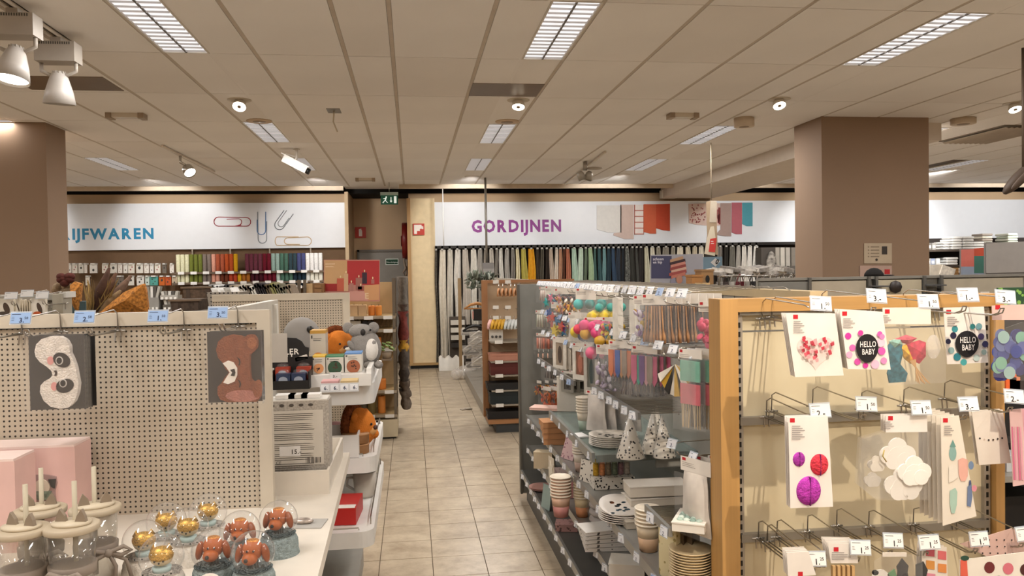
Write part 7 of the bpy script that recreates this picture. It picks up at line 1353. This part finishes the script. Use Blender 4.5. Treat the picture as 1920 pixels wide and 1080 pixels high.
# the same gondola's other side, dark goods just right of the frame
t = thing('side_shelf', 'dark shelf bay right of the oak frame with a black box', 'shelf', (ex1+.02, EY+.1, 0))
mb = MB(); mb.b2((0, .35, .1), (.5, .4, 1.5)); mb.build('back', mat('1c1816', .8), t)
for z in (.55, .95): mb = MB(); mb.b2((0, 0, z-.02), (.45, .35, z)); mb.build('shelf_board', GL, t)
for k in range(3): mb = MB(); mb.b2((.02+.09*k, .05, .951), (.1+.09*k, .3, .985+.02*k)); mb.build('small_box', mat(['a85a3a', 'b8bcc0', '2a2624'][k]), t)
mb = MB(); mb.b2((.02, .1, .551), (.3, .33, .85)); mb.build('black_box', mat('121010'), t)
p = P(1905, 560, Y=EY+.3); t = thing('green_pack', 'dark green patterned pack at the far right above the confetti bag', 'pack', p)
mb = MB(); mb.b2((-.06, 0, -.06), (.12, .02, .04)); mb.build('card', dot_mat('24482c', '7aa84c', 40, .3), t); mb = MB(); mb.lathe([(.008, -.002), (.018, -.002), (.018, .0), (.008, 0)], 16, 0, (-.05, -.002, -.03), 'Y'); mb.build('ring', mat('8ab04a'), t)
# ================================================================== right background
# far side of the same gondola: hook tops over the spine
# low grey gondola running across
QY = 5.6
q0, q1 = P(1424, 522, Y=QY), P(1990, 520, Y=QY)
QG = thing('grey_gondola', 'low grey gondola with beige panels running across behind the oak frame', 'gondola', (q0.x, QY, 0)); W = q1.x-q0.x; zq = q0.z
mb = MB(); mb.b2((0, .0, zq-.02), (W, .06, zq)); mb.build('top_rail', mat('8f8d86', .35, .4), QG); mb = MB(); mb.b2((0, .03, .1), (W, .06, zq-.02)); mb.build('back_panel', mat('8a867c', .5), QG); mb = MB(); mb.b2((0, -.1, 0), (W, .3, .1)); mb.build('plinth', DGREY, QG)
for a, b, c in ((1426, 1515, '77756f'), (1522, 1624, 'a89d8a'), (1646, 1728, 'b0a68f'), (1768, 1918, 'a39a88')): xa, xb = P(a, 540, Y=QY).x-q0.x, P(b, 540, Y=QY).x-q0.x; mb = MB(); mb.b2((xa, .0, .9), (xb, .03, zq-.03)); mb.build('panel', mat(c, .5), QG)
for a in (1517, 1628, 1642, 1732, 1764): xa = P(a, 540, Y=QY).x-q0.x; mb = MB(); mb.b2((xa-.01, -.02, .5), (xa+.01, .03, zq)); mb.build('upright', mat('6d6b66', .35, .5), QG)
for a in (1626, 1732):
    for k in range(3): xa = P(a, 540, Y=QY).x-q0.x; mb = MB(); mb.b2((xa, -.1, zq-.08-.05*k), (xa+.12, .02, zq-.07-.05*k)); mb.build('shelf_board', mat('5d5f62', .3, .5), QG)
p = P(1680, 538, Y=QY-.02); mb = MB(); mb.lathe([(.048, 0), (.05, .01), (.048, .02)], 8, 0, (0, 0, 0), 'Y'); tag(mb.build('hexagon_plaque', mat('2b2320', .5), None, (p.x, QY-.005, p.z)), 'dark brown hexagonal plaque on the beige panel of the grey gondola', 'plaque')
p = P(1636, 520, Y=QY+.05); t = thing('fabric_hat', 'black fabric cap lying on top of the grey gondola before the pillar', 'cap', (p.x, QY+.03, zq)); mb = MB(); mb.lathe([(.075, 0), (.072, .02), (.055, .045), (.025, .062), (0, .066)], 20, 0, (0, 0, 0), 'Z', True, 1.1, .38); mb.build('crown', mat('171413', .9), t); mb = MB(); mb.sphere((.11, 0, .006), .05, 0, 14, (1.2, .55, .12)); mb.build('peak', mat('1d1918', .9), t)
for a, b in ((1847, 552), (1902, 556)): p = P(a, b, Y=QY-.3); t = thing('price_holder', 'white price tag on a hook over the grey gondola, %s' % ('left one' if a < 1880 else 'right one'), 'price tag', p); mb = MB(); mb.b2((-.035, 0, -.02), (.035, .003, .02)); mb.build('tag', mat('d9d8d6'), t); mb = MB(); mb.tube([(0, .003, 0), (.08, .3, .0)], .004, 4); mb.build('arm', BLACK, t)
# notices on the pillar
PYf = _c.y-.004
for (a, b, c, d, col, lab, red) in ((1620, 1672, 456, 494, 'b8a68e', 'pale notice sheet with icons taped to the broad pillar', 0), (1612, 1672, 498, 520, 'b5988a', 'pinkish notice sheet with red square low on the broad pillar', 1)):
    o = P(a, d, Y=PYf); t = thing('notice_sheet', lab, 'notice', (o.x, PYf, o.z)); mb = MB(); mb.prism(out([(a, c), (b, c), (b, d), (a, d)], PYf, o), -.003, 0); mb.build('paper', mat(col, .5), t); mb = MB()
    if red: mb.flat(out([(1658, 505), (1668, 505), (1668, 514), (1658, 514)], PYf, o), -.005, 1)
    else:
        for k in range(4): mb.disc(*out([(1628, 463+k*6)], PYf, o)[0], .008, .008, -.005, 0, 8); mb.flat(out([(1632, 462+k*6), (1648, 462+k*6), (1648, 464+k*6), (1632, 464+k*6)], PYf, o), -.005, 0)
        mb.flat(out([(1653, 462), (1663, 462), (1663, 477), (1653, 477)], PYf, o), -.005, 2); mb.disc(*out([(1643, 487)], PYf, o)[0], .014, .014, -.005, 2, 10)
    mb.build('print', [mat('8a7a66'), mat('b5262a'), mat('3a322c')], t)
# poster with the towel turban
PQ = 7.2; o = P(1220, 534, Y=PQ); t = thing('towel_poster', 'blue poster reading schoon en hip with a stack of towels on a head', 'poster', o)
def pq(pts, col, nm_, d): mb = MB(); mb.prism(out(pts, PQ, o), -d-.002, .012 if not d else -d); mb.build(nm_, mat(col, .5, 0, .03), t)
pq([(1220, 478), (1318, 476), (1318, 534), (1220, 534)], '9c9aa0', 'board', 0); pq([(1221, 480), (1259, 480), (1259, 522), (1221, 522)], '3f3f5c', 'dark_blue_block', .003); pq([(1290, 522), (1317, 522), (1317, 533), (1290, 533)], '173a7a', 'bright_blue_block', .003)
for k, (y, c, x0_, x1_) in enumerate(((485, 'b08a6a', 1256, 1280), (490, '3a2426', 1256, 1284), (495, 'c08070', 1257, 1284), (500, '8a3f3a', 1256, 1285), (505, 'c9a08c', 1258, 1286), (510, '9a4a44', 1254, 1286), (515, 'b8705e', 1258, 1284))): pq([(x0_, y+2), (x1_, y-5), (x1_+1, y+1), (x0_, y+8)], c, 'printed_towel', .006+.0004*k)
pq(ell(1273, 524, 6, 8), 'b8826a', 'printed_face', .011); pq([(1257, 524), (1264, 520), (1268, 533), (1257, 533)], '8f8a98', 'printed_sleeve', .01)
ptext(t, o, PQ, 'schoon', 1224, 488, 5, 'd6d4de', .007, 'L', .95, .02); ptext(t, o, PQ, 'en hip', 1224, 494, 5, 'd6d4de', .007, 'L', .95, .02); plines(t, o, PQ, 1292, 525, 14, 2, 3, 'c9d4e8', .008)
for k in (0, 1): mb = MB(); mb.tube([(.1+.28*k, .02, 0), (.1+.28*k, .02, -o.z)], .008, 5); mb.build('stand', WIRE, t)
ON = 8.0; o = P(1319, 515, Y=ON); t = thing('offer_board', 'light blue board with a white diamond and black numeral beside the towel poster', 'sign board', o)
for pts, col, nm_, d in (([(1319, 482), (1354, 481), (1354, 514), (1319, 515)], '7a96a8', 'board', 0), ([(1332, 492), (1341, 484), (1350, 490), (1341, 500)], 'd6d4d0', 'white_diamond', .003)): mb = MB(); mb.prism(out(pts, ON, o), -d-.002, .012 if not d else -d); mb.build(nm_, mat(col, .5), t)
ptext(t, o, ON, '0', 1343, 495, 9, '1c1a1a', .008, 'C', 1, .03, .3)
mb = MB(); mb.tube([(.1, .02, 0), (.1, .02, -o.z)], .01, 5); mb.build('stand', WIRE, t)
# hanging cardboard offer strip
HY = 9.0; o = P(1322, 475, Y=HY); t = thing('hanging_offer_card', 'beige hanging cardboard strip with a red offer card before the curtain sign', 'hanging sign', o)
for pts, col, nm_, d in (([(1324, 378), (1338, 376), (1344, 420), (1346, 478), (1322, 474), (1326, 440)], 'a08a70', 'strip', 0), ([(1332, 376), (1344, 378), (1342, 417), (1330, 417)], 'b8ab98', 'upper_card', .004), ([(1332, 425), (1338, 424), (1341, 445), (1340, 480), (1320, 476), (1325, 448)], 'cbbfa8', 'tag_body', .006), ([(1331, 448), (1343, 446), (1340, 473), (1328, 472)], 'c23c34', 'red_card', .01)): mb = MB(); mb.prism(out(pts, HY, o), -d-.003, .006 if not d else -d); mb.build(nm_, mat(col, .7), t)
plines(t, o, HY, 1332, 452, 7, 2, 4, 'e6d6cc', .015); mb = MB(); q = out([(1334, 376)], HY, o)[0]; mb.tube([(q[0], 0, q[1]), (q[0], 0, CEIL-o.z)], .006, 5); mb.build('cord', mat('8a7c68'), t)
# wooden boxes and clothes rail jumble
for k, (a, b, c, d, col, lab) in enumerate(((1298, 1318, 515, 545, 'a9743c', 'orange brown wooden box beside the towel poster'), (1319, 1342, 505, 545, '9a7448', 'taller tan wooden box with a dark handle hole'), (1300, 1312, 530, 548, 'c9a878', 'pale wooden block in front of the wooden boxes'))):
    p, q = P(a, c, Y=6.6+.15*(k == 1)), P(b, d, Y=6.6+.15*(k == 1)); t = thing('wooden_box', lab, 'wooden box', (p.x, 6.6+.2*(k == 1)-.22*(k == 2), P(1310, 549, Y=6.38).z+.001)); Wb, H = q.x-p.x, p.z-t.location.z; mb = MB(); mb.b2((0, 0, 0), (Wb, .16, H)); mb.build('body', wood(col, 'X'), t); mb = MB(); mb.b2((-.006, -.006, H-.02), (Wb+.006, .166, H)); mb.build('rim', wood(col, 'X', 18), t)
    if k == 1: mb = MB(); mb.disc(Wb*.5, H*.55, .02, .035, -.002, 0, 12); mb.build('handle_hole', BLACK, t)
t = thing('wood_display_table', 'low dark table behind the gondola carrying the wooden boxes', 'table', (P(1292, 545, Y=6.4).x, 6.32, 0)); mb = MB(); mb.b2((0, 0, 0), (.5, .8, P(1310, 549, Y=6.38).z)); mb.build('cabinet', mat('5a4a3a'), t); mb = MB(); mb.b2((.02, -.01, 0), (.48, 0, .08)); mb.build('plinth', BLACK, t)
RU = thing('clothes_rail', 'chrome rail carrying patterned bags behind the gondola', 'rail', (P(1345, 520, Y=6.9).x, 6.9, 0)); zr = P(1420, 517, Y=6.9).z; W = P(1490, 520, Y=6.9).x-RU.location.x
mb = MB(); mb.tube([(0, 0, zr), (W, 0, zr)], .012, 6); mb.build('bar', CHROME, RU)
for xx in (.02, W-.02): mb = MB(); mb.tube([(xx, 0, 0), (xx, 0, zr)], .014, 6); mb.build('leg', CHROME, RU)
bags = [('8c8780', 'grey'), ('3a2a26', 'dark brown'), ('b0aaa0', 'silver'), ('6f2c30', 'dark red'), ('a39c90', 'beige grey'), ('241f1e', 'black'), ('b8a89c', 'pale pink grey'), ('77716a', 'mid grey'), ('c9c2b6', 'cream'), ('5a544e', 'charcoal'), ('8f8478', 'taupe'), ('aba49a', 'light grey')]
for k, (c, n_) in enumerate(bags):
    x = W*(k+.5)/12; t = thing('hanging_bag', '%s patterned bag hanging on the chrome rail' % n_, 'bag', (RU.location.x+x, 6.9, zr), R(20), 'bags on the chrome rail'); mb = MB(); mb.grid(lambda u, v: ((u-.5)*.1*(1+.4*v), .03*math.sin(u*9+k), -.05-.22*v), 6, 4); mb.build('cloth', dot_mat(c, '2a2624', 22, .28) if k % 3 else mat(c, .8, 0, .5, 30), t); mb = MB(); mb.tube([(-.04, 0, -.05), (-.02, 0, .0), (0, 0, .016), (.02, 0, 0), (.04, 0, -.05)], .005, 5); mb.build('strap', mat(c), t)
t = thing('folded_bag_pile', 'flat pile of pale patterned bags on top of the chrome rail', 'bags', (RU.location.x, 7.05, zr+.02))
for k in range(9): mb = MB(); mb.box((W*(k+.5)/9, 0, .02+.012*(k % 3)), (.13, .2, .035), 0, (R(8), R(random.uniform(-14, 14)), random.random())); mb.build('folded_bag', mat(['b0a9a0', 'c9c3ba', '8f8880'][k % 3], .7, 0, .5, 20), t)
# things right of the pillar
RY2 = 12.5
SR = thing('towel_shelving', 'dark wall shelving with white towels right of the broad pillar', 'shelving', (P(1742, 480, Y=RY2).x-.3, RY2, 0)); W = 3.4
mb = MB(); mb.b2((0, .42, .1), (W, .46, ZB)); mb.build('back', mat('2b2420', .8), SR)
ZR = [P(1800, y, Y=RY2).z for y in (468, 497, 512, 540)]
for z in ZR: mb = MB(); mb.b2((0, 0, z-.03), (W, .42, z)); mb.build('shelf_board', mat('4a4038', .6), SR)
for xx in (0, W-.04): mb = MB(); mb.b2((xx, 0, 0), (xx+.04, .42, ZB)); mb.build('side', mat('332b26', .7), SR)
def pile(px, n, z, w_, cols, lab):
    p = P(px, 500, Y=RY2)
    for k in range(n):
        mb = MB(); mb.box((0, .15, .022), (w_, .3, .04)); o = mb.build('folded_towel', mat(cols[k % len(cols)], .9, 0, .06, 20), None, (p.x, RY2, z+.002+k*.046), (0, 0, random.uniform(-.08, .08))); m2 = o.modifiers.new('bev', 'BEVEL'); m2.width = .015; m2.segments = 2; tag(o, 'white folded towel in the %s, %s' % (lab, 'topmost' if k == n-1 else 'inside the pile'), 'towel', 'towels in the '+lab)
pile(1795, 5, ZR[0]-.0, .2, ['d9d6d2', 'e4e2de'], 'big pile right of the pillar'); pile(1817, 5, ZR[0], .2, ['e0deda', 'd2cfca'], 'second big pile'); pile(1775, 3, ZR[0], .12, ['cfccc8'], 'small pile next to the pillar'); pile(1836, 3, ZR[0], .2, ['d6d3ce'], 'low pile left of the grey board'); pile(1852, 6, ZR[0], .2, ['cfc8b8', '9a8f84'], 'tall pile above the grey board'); pile(1900, 6, ZR[0], .2, ['c4cdb8', 'd6d9cc'], 'pale green pile at the far right')
pile(1786, 3, ZR[1], .22, ['d9d6d2'], 'middle shelf pile'); pile(1790, 2, ZR[2], .25, ['e2e0dc'], 'lower shelf pile')
for k, (px, lv, c) in enumerate(((1750, 1, 'b9b6b0'), (1758, 1, '8a94ac'), (1768, 1, 'd4d2ce'), (1756, 2, '5a6a8c'), (1766, 2, 'cfcdc8'), (1772, 2, 'c2bfba'), (1752, 0, '6a6660'), (1760, 0, '8a8680'))):
    p = P(px, 500, Y=RY2-.1); mb = MB(); mb.b2((-.035, 0, 0), (.035, .08, .12)); mb.b2((-.025, -.002, .03), (.025, 0, .08), 1); tag(mb.build('small_carton', [mat(c), mat('e2e0dc')], None, (p.x, RY2+.02, ZR[lv]+.002)), '%s small carton on the dark shelving, %s shelf' % (['grey', 'blue grey', 'white', 'dark blue', 'cream', 'pale grey', 'brown', 'taupe'][k], ['top', 'middle', 'lower'][lv]), 'carton')
for (a, b, c, d, Y, parts, lab) in ((1802, 1850, 466, 524, 9.5, [([(1802, 468), (1826, 467), (1826, 500), (1802, 500)], 'c0685c', 'red_block'), ([(1826, 466), (1848, 464), (1848, 480), (1826, 480)], 'b04a34', 'orange_block'), ([(1826, 480), (1848, 480), (1848, 512), (1826, 512)], '3f6a5e', 'green_block'), ([(1802, 500), (1826, 500), (1826, 524), (1802, 524)], '8a94a4', 'blue_grey_block'), ([(1826, 512), (1848, 512), (1848, 522), (1826, 522)], '7d8696', 'grey_block')], 'colourful block printed board right of the broad pillar'), (1848, 1935, 454, 514, 8.8, [([(1849, 456), (1935, 452), (1935, 510), (1849, 512)], 'a8a4a0', 'grey_face')], 'plain grey sign board at the far right edge')):
    o = P(a, d, Y=Y); t = thing('sign_board', lab, 'sign board', o); mb = MB(); mb.prism(out([(a, c), (b, c), (b, d), (a, d)], Y, o), 0, .03); mb.build('board', mat('6f6a66', .5), t)
    for pts, col, nm_ in parts: mb = MB(); mb.prism(out(pts, Y, o), -.004, 0); mb.build(nm_, mat(col, .5, 0, .04), t)
    for k in (.2, .8): q = out([(a+(b-a)*k, d)], Y, o)[0]; mb = MB(); mb.tube([(q[0], .015, 0), (q[0], .015, -o.z)], .012, 6); mb.build('leg', CHROME, t)
p = P(1757, 520, Y=8.6); t = thing('paper_sack', 'crumpled white paper sack with print just right of the pillar', 'sack', (P(1758, 520, Y=8.9).x, 8.9, P(1758, 524, Y=8.9).z)); H = P(1758, 496, Y=8.9).z-t.location.z
mb = MB(); mb.box((0, .1, H/2), (.2, .2, H), 0, None, .8); mb.build('body', mat('c9c0b0', .8, 0, .15, 12), t); mb = MB(); mb.box((.13, .0, H*.5), (.18, .02, H*.7), 0, (0, R(20), 0)); mb.build('flap', mat('d4ccbe', .8, 0, .25, 25), t)
t = thing('wooden_drawer_box', 'tan wooden box with louvre front right of the paper sack', 'wooden box', (P(1778, 524, Y=8.9).x, 8.9, P(1778, 524, Y=8.9).z)); H = P(1778, 502, Y=8.9).z-t.location.z; mb = MB(); mb.b2((0, 0, 0), (.14, .2, H)); mb.build('body', wood('a8804a', 'X'), t)
for k in range(3): mb = MB(); mb.b2((.06, -.006, H*(.15+.27*k)), (.135, 0, H*(.32+.27*k))); mb.build('louvre', wood('8a6438', 'X'), t)
# support for the things above: a plain low shelf behind
t = thing('low_shelf', 'low grey shelf behind the grey gondola carrying the wooden box', 'shelf', (P(1740, 530, Y=8.8).x, 8.75, 0)); zz = P(1778, 524, Y=8.9).z; mb = MB(); mb.b2((-.2, 0, zz-.03), (2.2, .5, zz-.001)); mb.build('top', GREYM, t)
for xx in (-.18, 2.15): mb = MB(); mb.b2((xx, .05, 0), (xx+.04, .45, zz-.03)); mb.build('leg', GREYM, t)
